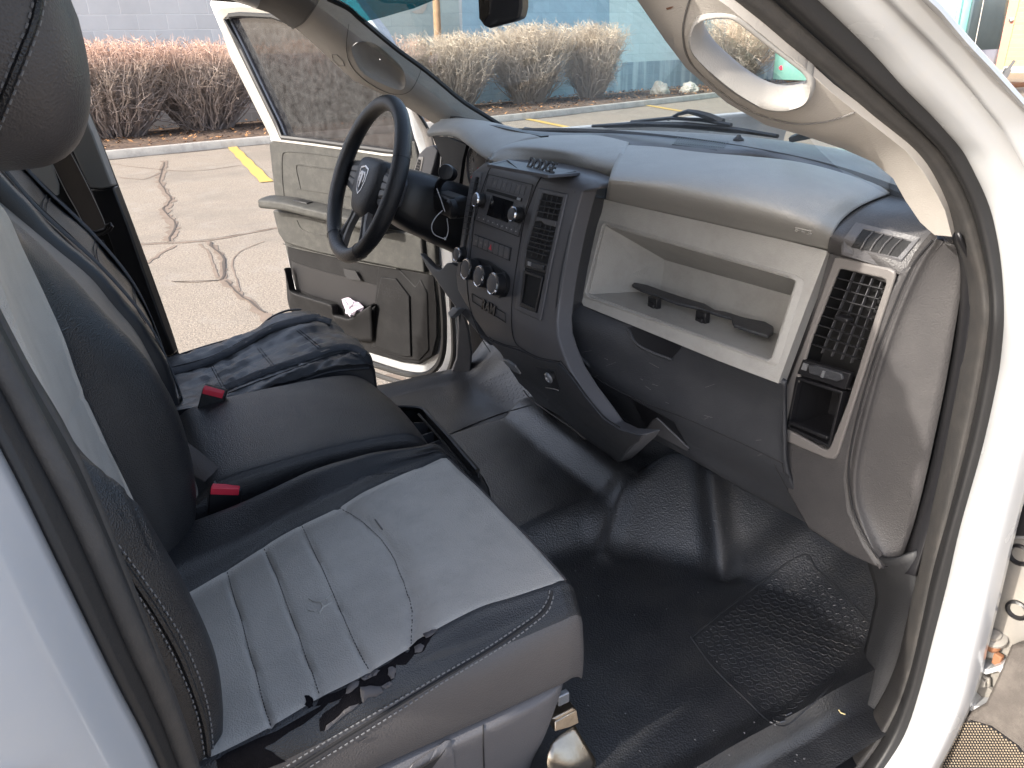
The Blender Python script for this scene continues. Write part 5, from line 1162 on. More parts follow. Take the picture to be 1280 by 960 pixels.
for ri, r in enumerate(G):
    for i, p in enumerate(r):
        q = V((p.x*3.2, p.y*1.0+p.x*.8, p.z*.5)); w = noise3(p, 6, 1)*.011+noise3(q, 9, 4)*.011-abs(noise3(V((p.x*2+p.y*1.3, p.y*.5, 0)), 14, 8))*.010-abs(noise3(V((p.x*1.4-p.y*.9, p.y*1.2, 0)), 24, 6))*.006+noise3(p, 34, 9)*.002
        e = min(1, min(i, len(r)-1-i)/10., ri/8., (len(G)-1-ri)/8.)
        r[i] = p+V((0, 0, w*e))
covS = surf_of(G); mb = MB(); mb.grid(G); mb.obj('cushion_cover', m_cloth, cover, solid=.002, auto=80)
def band(name, path, surf, w, mt, par, off=.0012, th=.0025):
    q = cr([V(p) for p in path], 8, False); rows_ = [[], [], [], []]
    for i, p in enumerate(q):
        d = (q[min(i+1, len(q)-1)]-q[max(i-1, 0)]).normalized(); n_ = V((-d.y, d.x))
        for k, s in enumerate((-1, -.4, .4, 1)):
            s0, nn_ = surf(p.x+n_.x*w*s, p.y+n_.y*w*s); rows_[k].append(s0+nn_*(off+(th if abs(s) < .9 else 0)))
    m = MB(); m.grid(rows_); return m.obj(name, mt, par, auto=80, solid=.001)
band('fuzzy_strap', [(208, 466), (235, 460), (263, 451), (285, 441), (305, 430), (325, 418), (345, 409), (370, 401), (395, 397.5), (414, 402)], covS, 4.2, m_fuzz, cover)
band('fuzzy_strap', [(282, 485), (300, 478), (318, 470), (346, 460), (370, 452), (390, 445), (412, 437), (432, 434), (446, 437), (457, 444)], covS, 4.2, m_fuzz, cover)
mb = MB()
for a, b in [((374, 412), (401, 434)), ((371, 413), (398, 435.5)), ((322, 436), (340, 458)), ((325, 435), (343, 457)), ((263, 457), (277, 483)), ((266, 456), (280, 482))]:
    line_on([a, ((a[0]+b[0])/2, (a[1]+b[1])/2), b], covS, .0004, .0009, mb)
for off_ in (-5, 5):
    line_on([(208, 466+off_), (263, 451+off_), (305, 430+off_), (345, 409+off_), (395, 397.5+off_*.8), (412, 402+off_)], covS, .0006, .0009, mb)
line_on([(285, 492), (320, 478), (348, 468), (392, 452), (430, 441), (448, 446)], covS, .0006, .0009, mb)
mb.obj('cover_stitching', m_seamd, cover)
mb = MB(); mb.tube(cr([p+V((0, 0, .001)) for p in A_], 6, False), .003, 6); mb.obj('cover_hem', m_cloth, cover)
mb = MB(); mb.tube(cr([F_s[0]+V((0, .0, .004))]+[p+V((.001, 0, .0)) for p in F_s], 6, False), .003, 6); mb.obj('cover_hem', m_cloth, cover)
# back part of the cover
zs = (.22, .30, .414, .48, .537, .60, .665, .72, .773, .86, .93)
yb2 = [(.2, .088), (.314, .087), (.414, .078), (.537, .051), (.665, -.010), (.773, -.080), (.859, -.121), (.95, -.16)]
rows = []
for z in zs:
    y = sinterp(yb2, z)
    rows.append([V((x, y+d, z)) for x, d in [(-.66, -.2), (-.668, -.06), (-.66, -.012), (-.635, 0), (-.56, -.005), (-.42, -.012), (-.29, -.006), (-.235, 0), (-.212, -.012), (-.205, -.07), (-.205, -.2)]])
G = loftg(rows, 7, 8)
for ri, r in enumerate(G):
    for i, p in enumerate(r): r[i] = p+V((0, noise3(V((p.x, p.y, p.z*1.6)), 9, 14)*.007+noise3(p, 30, 2)*.0015, 0))
cbS = surf_of(G); mb = MB(); mb.grid(G); mb.obj('back_cover', m_cloth, cover, auto=80)
def yz(x, z): 
    p = V((x, sinterp(yb2, z)+.0, z)); q = topx(p); return (q.x, q.y)
def strap_xz(xc, w, name, z0=.26, z1=.9):
    rows_ = [[], [], [], []]
    for k in range(40):
        z = z0+(z1-z0)*k/39
        for j, s in enumerate((-1, -.5, .5, 1)):
            rows_[j].append(V((xc+s*w, sinterp(yb2, z)+.004+(.002 if abs(s) < .9 else 0), z)))
    m = MB(); m.grid(rows_); m.obj(name, m_fuzz, cover, solid=.001, auto=80)
strap_xz(-.615, .03, 'fuzzy_strap'); strap_xz(-.27, .025, 'fuzzy_strap')
mb = MB()
for z in (.40, .52, .64, .75, .84):
    for d in (0, .008): mb.tube([V((x, sinterp(yb2, z+d)+.0015-.01*(1-((x+.43)/.17)**2), z+d)) for x in (-.58, -.5, -.43, -.36, -.30)], .0011, 5)
for x in (-.583, -.30, -.648): mb.tube(cr([V((x, sinterp(yb2, z)+.003, z)) for z in (.26, .4, .5, .6, .7, .8, .9)], 5, False), .0012, 5)
mb.obj('cover_stitching', m_seamd, cover)

# ---- belts and buckles
def buckle(px4, x, stalk_to, label):
    a, b, c, d = [X(px, py, x) for px, py in px4]; e = (b-a).normalized(); dn = (d-a); th = V((-.02, .010, .004))
    m = MB(); m.hexa([a, b, c, d], [p+th for p in (a, b, c, d)]); o = m.obj('seat_belt_buckle', m_black, truck, bevel=.003, seg=3); o['label'] = label
    m = MB(); k = .28; sh = V((.0015, -.001, .0035)); ii = [a+e*.003, b-e*.003, b-e*.003+(c-b)*k, a+e*.003+(d-a)*k]
    m.hexa([p+sh for p in ii], [p+sh+th*.5 for p in ii]); m.obj('release_button', m_red, o, bevel=.0015)
    m = MB(); t = X(*stalk_to, x-.01); m.tube([(c+d)/2+th*.5, ((c+d)/2+t)/2+V((.0, .004, 0)), t], [.019, .017, .016], 10, flat=.5, up=(0, 1, 0)); m.obj('buckle_stalk', m_black, o)
    return o
buckle([(262, 611), (302, 612.5), (300, 644), (259, 643)], .195, (248, 690), 'black belt buckle with red button beside the passenger seat')
buckle([(253, 486), (282, 494), (276, 518), (246, 512)], -.13, (240, 525), 'black belt buckle with red button beside the slip cover')
W1 = xs([(228, 548, .10), (252, 566, .12), (280, 590, .15), (302, 610, .17)]); W2 = xs([(230, 572, .12), (236, 590, .14), (256, 603, .16), (276, 612, .175)])
for r in (W1, W2):
    for i in range(len(r)): r[i] = r[i]+V((.0, 0, .0))
mb = MB(); mb.grid(loftg([W1, [(a+b)/2+V((.0, -.004, .006)) for a, b in zip(W1, W2)], W2], 6, 5)); wbelt = mb.obj('belt_webbing', m_web, truck, solid=.0015); wbelt['label'] = 'loose black lap belt webbing on the middle seat'

# ---- storage tray under the middle seat
mb = MB()
mb.box((-.02, .50, .10), (.40, .16, .19)); tray = mb.obj('seat_tray', m_black, truck, bevel=.01); tray['label'] = 'black open storage tray under the front of the middle seat'
T = [Z(x, y, z) for x, y, z in [(492, 510, .225), (503, 509, .228), (522, 510, .236), (531, 513, .24), (536, 519, .242), (559, 544, .243), (578, 566, .243), (597, 588, .243)]]
mb = MB(); mb.tube(cr(T, 6, False), .0055, 8); mb.tube(cr([p+V((-.0, -.016, -.006)) for p in T[3:]], 4, False), .003, 6); mb.obj('tray_rim', m_black, tray)
mb = MB(); t2 = [p+V((0, -.0, -.004)) for p in T]; mb.grid([cr(t2, 5, False), cr([p+V((0, .004, -.12)) for p in t2], 5, False)]); mb.obj('tray_front', m_black, tray, solid=.004)
mb = patch_mb([(533, 560), (545, 552), (556, 552), (570, 568), (592, 592), (580, 600), (560, 590)], PZ(.212), 0, .004, 8); mb.obj('tray_lid', m_dark, tray)
mb = MB()
for k in range(16):
    x0 = 536+k*1.7; mb.tube([Z(x0, 560-k*.55, .214), Z(x0+28, 596-k*.5, .214)], .0010, 4)
mb.obj('lid_rib', m_silver if False else m_bezel, tray)
mb = patch_mb([(574, 592), (580, 588), (598, 588), (605, 596), (611, 608), (616, 630), (600, 640)], PZ(.225), 0, .12, 8, tvec=(0, 0, -.12)); mb.obj('tray_end', m_black, tray, bevel=.004)
for a, b in (((517, 528), (533, 528)), ((523, 545), (541, 539)), ((528, 558), (552, 548))):
    mb = MB(); p, q = Z(*a, .225), Z(*b, .225); mb.hexa([p, q, q+V((0, 0, -.05)), p+V((0, 0, -.05))], [p+V((.004, .0, 0)), q+V((.004, 0, 0)), q+V((.004, 0, -.05)), p+V((.004, 0, -.05))]); mb.obj('tray_divider', m_dark, tray)

# =================================================================== FLOOR
def S_(x): x = max(0, min(1, x)); return x*x*(3-2*x)
def smax(a, b, k=.02):
    h = max(0, min(1, .5+.5*(a-b)/k)); return b*(1-h)+a*h+k*h*(1-h)
def segd(x, y, ax, ay, bx, by):
    t = max(0, min(1, ((x-ax)*(bx-ax)+(y-ay)*(by-ay))/((bx-ax)**2+(by-ay)**2))); return math.hypot(x-ax-(bx-ax)*t, y-ay-(by-ay)*t)
def floor_z(x, y):
    z = 0
    tw = S_((.27-x)/.11) if x > 0 else S_((.335+x)/.045)
    th = .035+.05*S_((y-.45)/.35)+.045*S_((y-.87)/.07)-.012*S_((y-.96)/.06)+.06*S_((y-1.0)/.2)
    z += tw*th
    if x > 0:
        d = -((x-.285)*.72-(y-.824)*.69)
        f = max(0, min(.17, .86*d))*S_((x-.10)/.12)*S_((y-.76+(x-.2)*.2)/.07)
        toe = .62*max(0, y-1.02-.05*S_((x-.5)/.1))
        z = smax(z, f, .03); z = smax(z, toe, .035)
        z -= .034*math.exp(-(segd(x, y, .454, 1.0, .25, 1.12)/.028)**2)
        z += .011*math.exp(-(segd(x, y, .285, .815, .19, .94)/.016)**2)
        z += .006*math.exp(-(segd(x, y, .47, 1.0, .50, 1.16)/.03)**2)
        z += .03*S_((x-.76)/.06)*(1-S_((y-.9)/.3))
    else:
        z += S_((y-.98)/.34)*.30
        z += .012*math.exp(-((x+.45)/.12)**2-((y-.72)/.02)**2)+.008*math.exp(-((x+.35+(y-.78)*.8)/.016)**2-((y-.78)/.07)**2)-.012*math.exp(-((x+.42)/.07)**2-((y-.86)/.05)**2)
        z += .02*S_((-x-.76)/.06)
    z -= .06*S_((x-.80)/.02)
    p = V((x, y, 0)); z += noise3(p, 6, 5)*.004+noise3(p, 15, 3)*.0012
    return z
xsn, ysn = 200, 190
G = []
for j in range(ysn+1):
    y = -.35+1.68*j/ysn; G.append([V((-.84+1.72*i/xsn, y, floor_z(-.84+1.72*i/xsn, y))) for i in range(xsn+1)])
floS = surf_of(G); mb = MB(); mb.grid(G); fl = mb.obj('rubber_floor', m_rub, truck, auto=80); fl['label'] = 'black moulded rubber cab floor'
# hexagon-studded heel pads
def studs(quad_px, n_u, n_v, name, r=.42):
    mb = MB(); (a, b, c, d) = [V(p) for p in quad_px]
    for j in range(n_v):
        for i in range(n_u):
            u = (i+.5+(.5 if j % 2 else 0)-.25)/n_u; v = (j+.5)/n_v
            q = (a+(b-a)*u)*(1-v)+(d+(c-d)*u)*v; p, n_ = floS(q.x, q.y)
            if p is None: continue
            q2 = (a+(b-a)*(u+1./n_u))*(1-v)+(d+(c-d)*(u+1./n_u))*v; p2, _ = floS(q2.x, q2.y)
            rr = min(.5, r)*(p2-p).length
            if rr > .03: continue
            t = (p2-p).normalized(); w = n_.cross(t)
            rw = [[p+n_*h+(t*math.cos(k*math.pi/3+.52)+w*math.sin(k*math.pi/3+.52))*rr*s for k in range(6)] for s, h in ((1, -.001), (.93, .0009), (.72, .0010), (.62, .0005), (.0, .0005))]
            mb.grid(rw, True)
    return mb.obj(name, m_rub, fl, auto=30)
studs([(868, 797), (1000, 699), (1094, 788), (976, 905)], 15, 13, 'heel_pad', .46)
studs([(598, 478), (640, 460), (672, 492), (622, 505)], 8, 7, 'heel_pad')
mb = MB(); line_on([(864, 797), (920, 752), (1000, 695), (1022, 712), (1060, 748), (1096, 790)], floS, .0005, .002, mb); line_on([(864, 797), (890, 832), (930, 872), (974, 908), (1010, 885), (1046, 850)], floS, .0005, .002, mb); mb.obj('pad_border', m_rub, fl)
mb = MB(); line_on([(556, 546), (590, 531), (630, 516), (664, 506)], floS, .0005, .002, mb); mb.obj('tunnel_edge', m_rub, fl)
# driver sill trim
mb = MB(); sr = [X(x, y, -.80)+V((0, 0, 0)) for x, y in [(470, 508), (495, 500), (530, 488), (560, 478), (590, 470), (620, 462)]]
G = loftg([[p+V((.03, 0, -.02)) for p in sr], [p+V((.015, 0, .0)) for p in sr], [p+V((-.02, .0, .004)) for p in sr], [p+V((-.05, 0, -.03)) for p in sr]], 5, 4); mb.grid(G); mb.obj('driver_sill_trim', m_dark, truck, solid=.004)
# crumbs on the floor
rr_ = random.Random(3)
mb = MB()
for k in range(50):
    x, y = rr_.uniform(600, 1060), rr_.uniform(640, 955)
    p, n_ = floS(x, y); 
    if p.z < .2: mb.box(p+n_*.001, (rr_.uniform(.001, .003), rr_.uniform(.001, .002), .001))
cr_ = mb.obj('floor_crumbs', m_thread); cr_['kind'] = 'stuff'; cr_['label'] = 'pale crumbs of grit on the black rubber floor'; cr_['category'] = 'grit'
p, n_ = floS(1049, 890); mb = MB(); mb.tube([p+n_*.003+V((-.006, 0, .003)), p+n_*.003, p+n_*.002+V((.007, .004, 0))], .0012, 5); tw_ = mb.obj('straw_bit', mat('straw', (.6, .5, .25), .7)); tag(tw_, 'short yellow bit of straw at the sill end of the floor mat', 'litter')

# =================================================================== LOOSE TRIM STRIP IN THE BIN
BF = plane3(TL*.0+BL, BR, bBL); nbf = BF(850, 400)[1]
def bq(x, y, d): p, n_ = BF(x, y); return p+V((0, 0, d))
mb = MB()
mb.prism([bq(x, y, .020) for x, y in [(789, 368), (792, 365), (808, 368), (830, 376), (860, 386), (880, 392), (893, 400), (905, 402), (930, 410), (955, 415), (965, 421), (964, 429), (958, 433), (935, 426), (915, 419), (912, 410), (895, 405), (870, 397), (845, 391), (800, 374)]], V((.0, .003, -.007)))
lt = mb.obj('trim_strip', m_dark, None, bevel=.002)
mb = MB(); 
for (x, y) in ((818, 383), (878, 401)):
    p = bq(x, y, .008); mb.box(p, (.026, .012, .020)); mb.box(p+V((.0, -.004, -.006)), (.018, .012, .01))
cl_ = mb.obj('clip', m_black, lt, bevel=.0015)
tag(lt, 'broken-off black plastic trim strip lying in the dash bin', 'plastic trim')

# =================================================================== DRIVER SIDE B PILLAR, BELT, REAR TRIM
mb = patch_mb([(62, 112), (80, 87), (94, 118), (116, 168), (140, 232), (126, 236), (112, 235), (99, 208), (87, 180), (75, 158), (66, 130)], plane((-.80, .06, .8), (1, -.55, .1)), 0, .03, 8)
bpil = mb.obj('pillar_trim', m_ptrim, truck, bevel=.004); bpil['label'] = "grey trim of the pillar behind the driver's door"
mb = patch_mb([(112, 236), (126, 237), (141, 234), (160, 282), (182, 345), (206, 412), (218, 442), (212, 446), (185, 440), (160, 370), (140, 310), (128, 275)], plane((-.80, .07, .5), (1, -.55, .0)), 0, .03, 8); mb.obj('pillar_foot', m_black, bpil, bevel=.004)
mb = MB(); sp_ = [onp(x, y, (-.84, .08, .6), (1, -.3, 0)) for x, y in [(72, 70), (81, 86), (97, 120), (118, 168), (143, 232), (165, 290), (188, 352), (208, 408), (220, 445), (232, 480)]]; mb.tube(cr(sp_, 5, False), .010, 8); mb.obj('rear_seal', m_sealb, bpil)
BW = plane((-.76, .03, .7), (1, -.8, .1))
mb = patch_mb([(44, 160), (65, 130), (75, 160), (90, 192), (112, 236), (128, 272), (135, 290), (114, 292), (108, 284), (94, 258), (82, 236), (62, 196)], BW, 0, .002, 8); sb = mb.obj('seat_belt', m_web, truck); sb['label'] = "brown-black seat belt hanging down the pillar behind the driver's seat"
mb = MB(); line_on([(45, 160), (62, 196), (82, 237), (96, 262), (107, 284)], BW, .002, .0012, mb); line_on([(84, 182), (98, 208), (113, 238), (128, 270), (133, 284)], BW, .002, .0008, mb); mb.obj('belt_edge', m_trim, sb)
mb = MB(); g_ = [BW(x, y)[0]+BW(x, y)[1]*.008 for x, y in [(108, 288), (116, 294), (130, 292), (140, 287), (143, 282), (141, 279), (136, 281), (134, 286), (124, 289), (114, 289)]]; mb.tube(g_, .004, 8, True); mb.obj('belt_guide', m_black, sb)
mb = MB(); mb.prism([BW(x, y)[0]+BW(x, y)[1]*.006 for x, y in [(122, 302), (131, 300), (137, 312), (133, 316), (126, 312)]], V((-.01, 0, 0))); mb.obj('belt_tongue', m_dark, sb, bevel=.001)
mb = patch_mb([(-40, 120), (45, 100), (48, 160), (60, 196), (72, 232), (72, 244), (50, 242), (20, 240), (-40, 240)], plane((-.88, -.3, .9), (1, -.2, 0)), 0, .02, 14); rt_ = mb.obj('rear_trim', m_trim, truck); rt_['label'] = 'pale grey rear side trim seen past the headrest'
mb = patch_mb([(46, 150), (140, 232), (225, 460), (180, 460), (60, 330), (0, 270), (-60, 240), (50, 238)], plane((-.90, -.1, .7), (1, -.3, 0)), 0, .02, 14); mb.obj('rear_shade_sheet', m_void, rt_)  # black sheet stands in for the dark hollow behind the belt
mb = MB(); mb.hexa([V((-.99, -.25, -.25)), V((-.99, -1.25, -.25)), V((-.99, -1.25, .70)), V((-.99, -.25, .70))], [V((-.93, -.25, -.25)), V((-.93, -1.25, -.25)), V((-.93, -1.25, .70)), V((-.93, -.25, .70))]); mb.obj('rear_door', m_white, truck, bevel=.01)
mb = MB(); mb.hexa([V((-.965, -.28, .70)), V((-.965, -1.2, .70)), V((-.865, -1.2, 1.2)), V((-.865, -.28, 1.2))], [V((-.960, -.28, .70)), V((-.960, -1.2, .70)), V((-.860, -1.2, 1.2)), V((-.860, -.28, 1.2))]); mb.obj('rear_door_glass', m_dg, truck, smooth=False)
# hinge-pillar trim on the driver side, under the dash
HPp = plane((-.80, 1.0, .2), (1, -.6, 0))
mb = patch_mb([(570, 372), (578, 388), (586, 412), (590, 440), (588, 466), (575, 474), (556, 480), (540, 484), (552, 474), (564, 464), (570, 448), (572, 410)], HPp, 0, .03, 8); mb.obj('hinge_pillar_trim', m_darkl, truck, bevel=.005)
mb = patch_mb([(586, 400), (625, 440), (660, 480), (640, 470), (615, 468), (590, 470), (580, 472), (586, 440)], plane((-.5, 1.16, .2), (0, -1, 0)), 0, .02, 8); mb.obj('footwell_shade_sheet', m_void, truck)  # black sheet stands in for the darkness of the footwell
mb = MB(); mb.tube([V((-.32, 1.10, .28)), V((-.33, 1.02, .16))], .008, 8); mb.box((-.33, 1.0, .15), (.09, .02, .06)); mb.obj('brake_pedal', m_black, truck, bevel=.004)

# =================================================================== DRIVER DOOR
PH = R_(60); DD = V((-math.sin(PH), -math.cos(PH), 0)); DN = V((math.cos(PH), -math.sin(PH), 0))
DRP = plane(V((-.92, 1.10, 0)), DN)
def dq(x, y, d=0.): p, n_ = DRP(x, y); return p+n_*d
shell = [(256, 4), (262, -12), (285, -22), (420, -26), (470, 40), (500, 95), (512, 140), (517, 165), (522, 196), (540, 212), (556, 250), (560, 300), (566, 380), (569, 440), (563, 464), (548, 477), (520, 476), (490, 468), (455, 456), (420, 443), (392, 428), (378, 408), (366, 372), (356, 330), (345, 280), (339, 240), (336, 200), (334, 180), (330, 165), (312, 125), (290, 78), (270, 38)]
hole = [(281, 24), (286, 19.5), (300, 18), (340, 20), (400, 40), (455, 90), (493, 130), (506, 160), (508, 192), (480, 189), (434, 182.5), (390, 176.5), (352, 172), (345, 155), (325, 114), (300, 62)]
mb = patch_mb(shell, DRP, -.02, .05, 14, holes=[hole]); ddoor = mb.obj('driver_door', m_white, truck, bevel=.004, seg=2); ddoor['label'] = "driver's door standing open, dark tinted window wound up"
mb = MB(); mb.ring([dq(x, y, .004) for x, y in [(270, 16), (277, 10), (300, 8), (345, 10), (408, 32), (462, 84), (500, 126), (513, 158), (515, 197), (480, 195), (434, 188), (390, 182), (341, 176), (333, 160), (314, 122), (288, 70)]], [dq(x, y, .0) for x, y in [(279, 24), (285, 19), (300, 16.5), (340, 18.5), (401, 38), (456, 88), (494, 129), (507, 160), (509, 193), (480, 190), (434, 183.5), (390, 177.5), (350, 173), (343.5, 156), (323, 115), (298, 64)]], -DN*.02); mb.obj('window_frame', m_jamb, ddoor, bevel=.002)
mb = MB(); mb.tube([dq(x, y, -.004) for x, y in hole], .010, 8, True); mb.obj('window_seal', m_sealb, ddoor)
mb = MB(); mb.prism([dq(x, y, -.028) for x, y in hole], -DN*.005); mb.obj('window_glass', m_dg, ddoor, smooth=False)
# trim panel
m_dtr = mat('door_trim_grey', (.043, .043, .041), .6, .5, 400, var=.06, dust=((.13, .127, .115), .3, 30), spec=.25)
m_dtd = mat('door_pocket_grey', (.013, .013, .014), .55, .3, 400, dust=((.05, .05, .05), .2, 14), spec=.15)
panel = [(336, 178), (345, 173), (390, 178.5), (434, 184.5), (480, 191), (508, 190), (514, 176), (518, 176), (522, 198), (537, 214), (541, 260), (545, 320), (548, 380), (548, 420), (542, 445), (524, 456), (500, 453), (460, 441), (420, 428), (396, 412), (381, 390), (371, 365), (361, 330), (350, 282), (343, 245), (339, 210)]
mb = patch_mb(panel, DRP, .0, .05, 10); dp_ = mb.obj('door_trim', m_dtr, ddoor, bevel=.006, seg=3)
mb = MB(); line_on([(356, 252), (353, 222), (353, 196), (357, 190), (370, 190), (400, 193), (440, 199), (480, 206), (500, 210)], DRP, .001, .002, mb); line_on([(376, 236), (371, 214), (371, 207), (376, 206), (420, 212), (460, 218), (500, 225)], DRP, .001, .002, mb); line_on([(372, 236), (400, 240), (440, 246), (480, 252)], DRP, .001, .0022, mb)
mb.obj('panel_bead', m_dtr, ddoor)
mb = patch_mb([(374, 209), (378, 208), (420, 214), (460, 220), (500, 227), (500, 256), (440, 246), (378, 237), (376, 232)], DRP, .003, .002, 10); mb.obj('trim_insert', m_dtr, ddoor)
mb = patch_mb([(345, 262), (350, 262), (408, 272), (470, 283), (530, 292), (535, 340), (500, 334), (440, 322), (403, 315), (372, 306), (360, 302), (352, 290)], DRP, .02, .02, 10); mb.obj('lower_trim', m_dtr, ddoor, bevel=.006)
mb = MB(); line_on([(359, 303), (372, 308), (403, 315), (440, 323), (476, 330), (500, 334)], DRP, .022, .002, mb); line_on([(376, 274), (381, 284), (390, 289), (404, 292), (420, 293)], DRP, .021, .0022, mb); mb.obj('trim_line', m_dtr, ddoor)
# armrest ledge: top surface plus front lip
arm_t = [(344, 253), (346, 246), (355, 247), (408, 257), (450, 266), (500, 276), (500, 292), (450, 284), (408, 270), (370, 262), (348, 261)]
def armp(x, y, d): return dq(x, y, d)
back_e = [armp(x, y, .015) for x, y in [(346, 243), (375, 246), (410, 254), (450, 263), (500, 273)]]
front_e = [p+DN*.075+V((0, 0, -.004)) for p in back_e]
mb = MB(); rows_ = [[p+DN*0 for p in back_e], [p+DN*.03+V((0, 0, .002)) for p in back_e], front_e, [p+DN*.006+V((0, 0, -.012)) for p in front_e], [p+V((0, 0, -.032)) for p in front_e], [p+DN*.01+V((0, 0, -.045)) for p in back_e]]
mb.grid(loftg(rows_, 5, 3)); e0 = [r[0] for r in rows_]; mb.add(e0, [tuple(range(len(e0)))]); mb.obj('armrest', m_dtr, ddoor, auto=60)
ctr_ = (back_e[1]+back_e[2])/2+DN*.035+V((0, 0, .003)); ad = (back_e[2]-back_e[1]).normalized()
mb = MB(); mb.box(ctr_+ad*-.005, (.07, .032, .004), (ad, DN, V((0, 0, 1)))); mb.obj('window_switch', m_black, ddoor, bevel=.002)
mb = MB(); mb.box(ctr_+ad*.005+V((0, 0, .002)), (.05, .024, .002), (ad, DN, V((0, 0, 1)))); mb.obj('switch_well', m_void, ddoor)
# map pocket
mb = patch_mb([(360, 306), (372, 310), (403, 317), (440, 325), (476, 332), (500, 336), (543, 344), (547, 380), (547, 420), (541, 444), (524, 454), (500, 451), (460, 439), (420, 426), (397, 410), (382, 389), (372, 365), (363, 330)], DRP, .006, .004, 10); mb.obj('lower_panel', m_dtd, ddoor, bevel=.002)
mb = patch_mb([(366, 325), (372, 328), (403, 338), (428, 344), (473, 356), (473, 376), (455, 385), (440, 388), (428, 384), (424, 377), (396, 370), (374, 360), (368, 345)], DRP, .0085, .002, 8); mb.obj('pocket_shade', m_black, ddoor)  # flat black patch painted for the shade inside the map pocket
lipu = [(367, 332), (371, 350), (375, 361), (395, 368), (418, 375), (425, 379), (427, 389), (436, 392), (447, 394), (460, 386), (474, 377)]
lu = [dq(x, y, .045) for x, y in lipu]; 
lb = [(366, 372), (368, 380), (372, 388), (390, 398), (412, 407), (424, 412), (428, 416), (436, 419), (446, 422), (460, 424), (472, 424)]
lbm = [dq(x, y, .03) for x, y in lb]
mb = MB(); mb.grid(loftg([[p-DN*.028+V((0, 0, -.004)) for p in lu], [p-DN*.012 for p in lu], lu, [p+DN*.003+V((0, 0, -.010)) for p in lu], [a*.5+b*.5 for a, b in zip(lu, lbm)], lbm], 4, 4)); mb.obj('map_pocket', m_dtd, ddoor, solid=.004, auto=60)
mb = patch_mb([(434, 334), (449, 337), (456, 349), (440, 347), (436, 343)], DRP, .022, .002, 6); mb.obj('pull_slot', m_seamd, ddoor)
# speaker panel
mb = patch_mb([(475, 332), (499, 334), (521, 357), (527, 348), (536, 365), (538, 437), (526, 450), (505, 448), (466, 434), (468, 400)], DRP, .010, .01, 8); mb.obj('speaker_surround', m_dtd, ddoor, bevel=.004)
mb = patch_mb([(480, 345), (498, 347), (515, 369), (517, 444), (508, 444), (469, 431), (472, 384)], DRP, .018, .012, 8); mb.obj('speaker_grille', m_dtd, ddoor, bevel=.003)
mb = MB()
for k in range(26):
    x = 481+(k % 7)*4.4+(2.2 if (k//7) % 2 else 0); y = 352+(k//7)*4.2
    if x < 480+27: 
        c = dq(x, y+(x-481)*.3, .0175); w_ = V((0, 0, 1)); mb.tube([c+(DD*math.cos(t)+w_*math.sin(t))*.006 for t in [k2*math.pi/3 for k2 in range(6)]], .0006, 4, True)
mb.obj('hex_pattern', m_dark, ddoor)
mb = MB(); line_on([(499, 304), (505, 312), (515, 333), (523, 346), (527, 346), (526, 330), (512, 305), (505, 298)], DRP, .002, .002, mb); mb.obj('trim_groove', m_seamd, ddoor)
# sealing edge of the door and its hinge-side seals
e_ = [(552, 330), (556, 360), (559, 400), (558, 435), (551, 455), (535, 466), (512, 465), (480, 456), (450, 446)]
mb = MB(); mb.tube(cr([dq(x, y, .02) for x, y in e_], 6, False), .012, 8); mb.obj('door_edge_seal', m_sealb, ddoor)
e2 = [(566, 340), (569, 380), (571, 420), (570, 446), (562, 466), (546, 478), (524, 480), (492, 472), (460, 461)]
mb = MB(); mb.tube(cr([dq(x, y, .02) for x, y in e2], 6, False), .010, 8); mb.obj('door_edge_seal', m_seal, ddoor)
# door mirror seen through the glass
mm = [dq(x, y, -.10) for x, y in [(468, 120), (480, 124), (486, 150), (482, 178), (474, 184), (470, 150)]]
mb = MB(); mb.prism(mm, -DN*.10); mb.obj('door_mirror', m_white, ddoor, bevel=.01)
tis = MB(); tc_ = dq(447, 384, .028)
rr2 = random.Random(5); vv_ = []
for k in range(60):
    th_, ph_ = rr2.uniform(0, 6.28), rr2.uniform(-.5, 1.2); r_ = rr2.uniform(.018, .04); vv_.append(tc_+V((math.cos(th_)*math.cos(ph_)*r_*1.2, math.sin(th_)*math.cos(ph_)*r_, math.sin(ph_)*r_*1.0)))
vv_ += [dq(434, 369, .03), dq(439, 372, .03), dq(460, 381, .03)]
bm_ = bmesh.new(); [bm_.verts.new(v) for v in vv_]; bmesh.ops.convex_hull(bm_, input=bm_.verts); bmesh.ops.delete(bm_, geom=[v for v in bm_.verts if not v.link_faces], context='VERTS')
bmesh.ops.subdivide_edges(bm_, edges=bm_.edges, cuts=2)
for v in bm_.verts: v.co += V((noise3(v.co, 60, 1), noise3(v.co, 60, 7), noise3(v.co, 60, 13)))*.013
me_ = bpy.data.meshes.new('tissue'); bm_.to_mesh(me_); bm_.free(); me_.materials.append(m_paper); ti = bpy.data.objects.new('tissue', me_); COL.objects.link(ti)
tag(ti, "crumpled pale lilac tissue in the driver's door pocket", 'tissue')
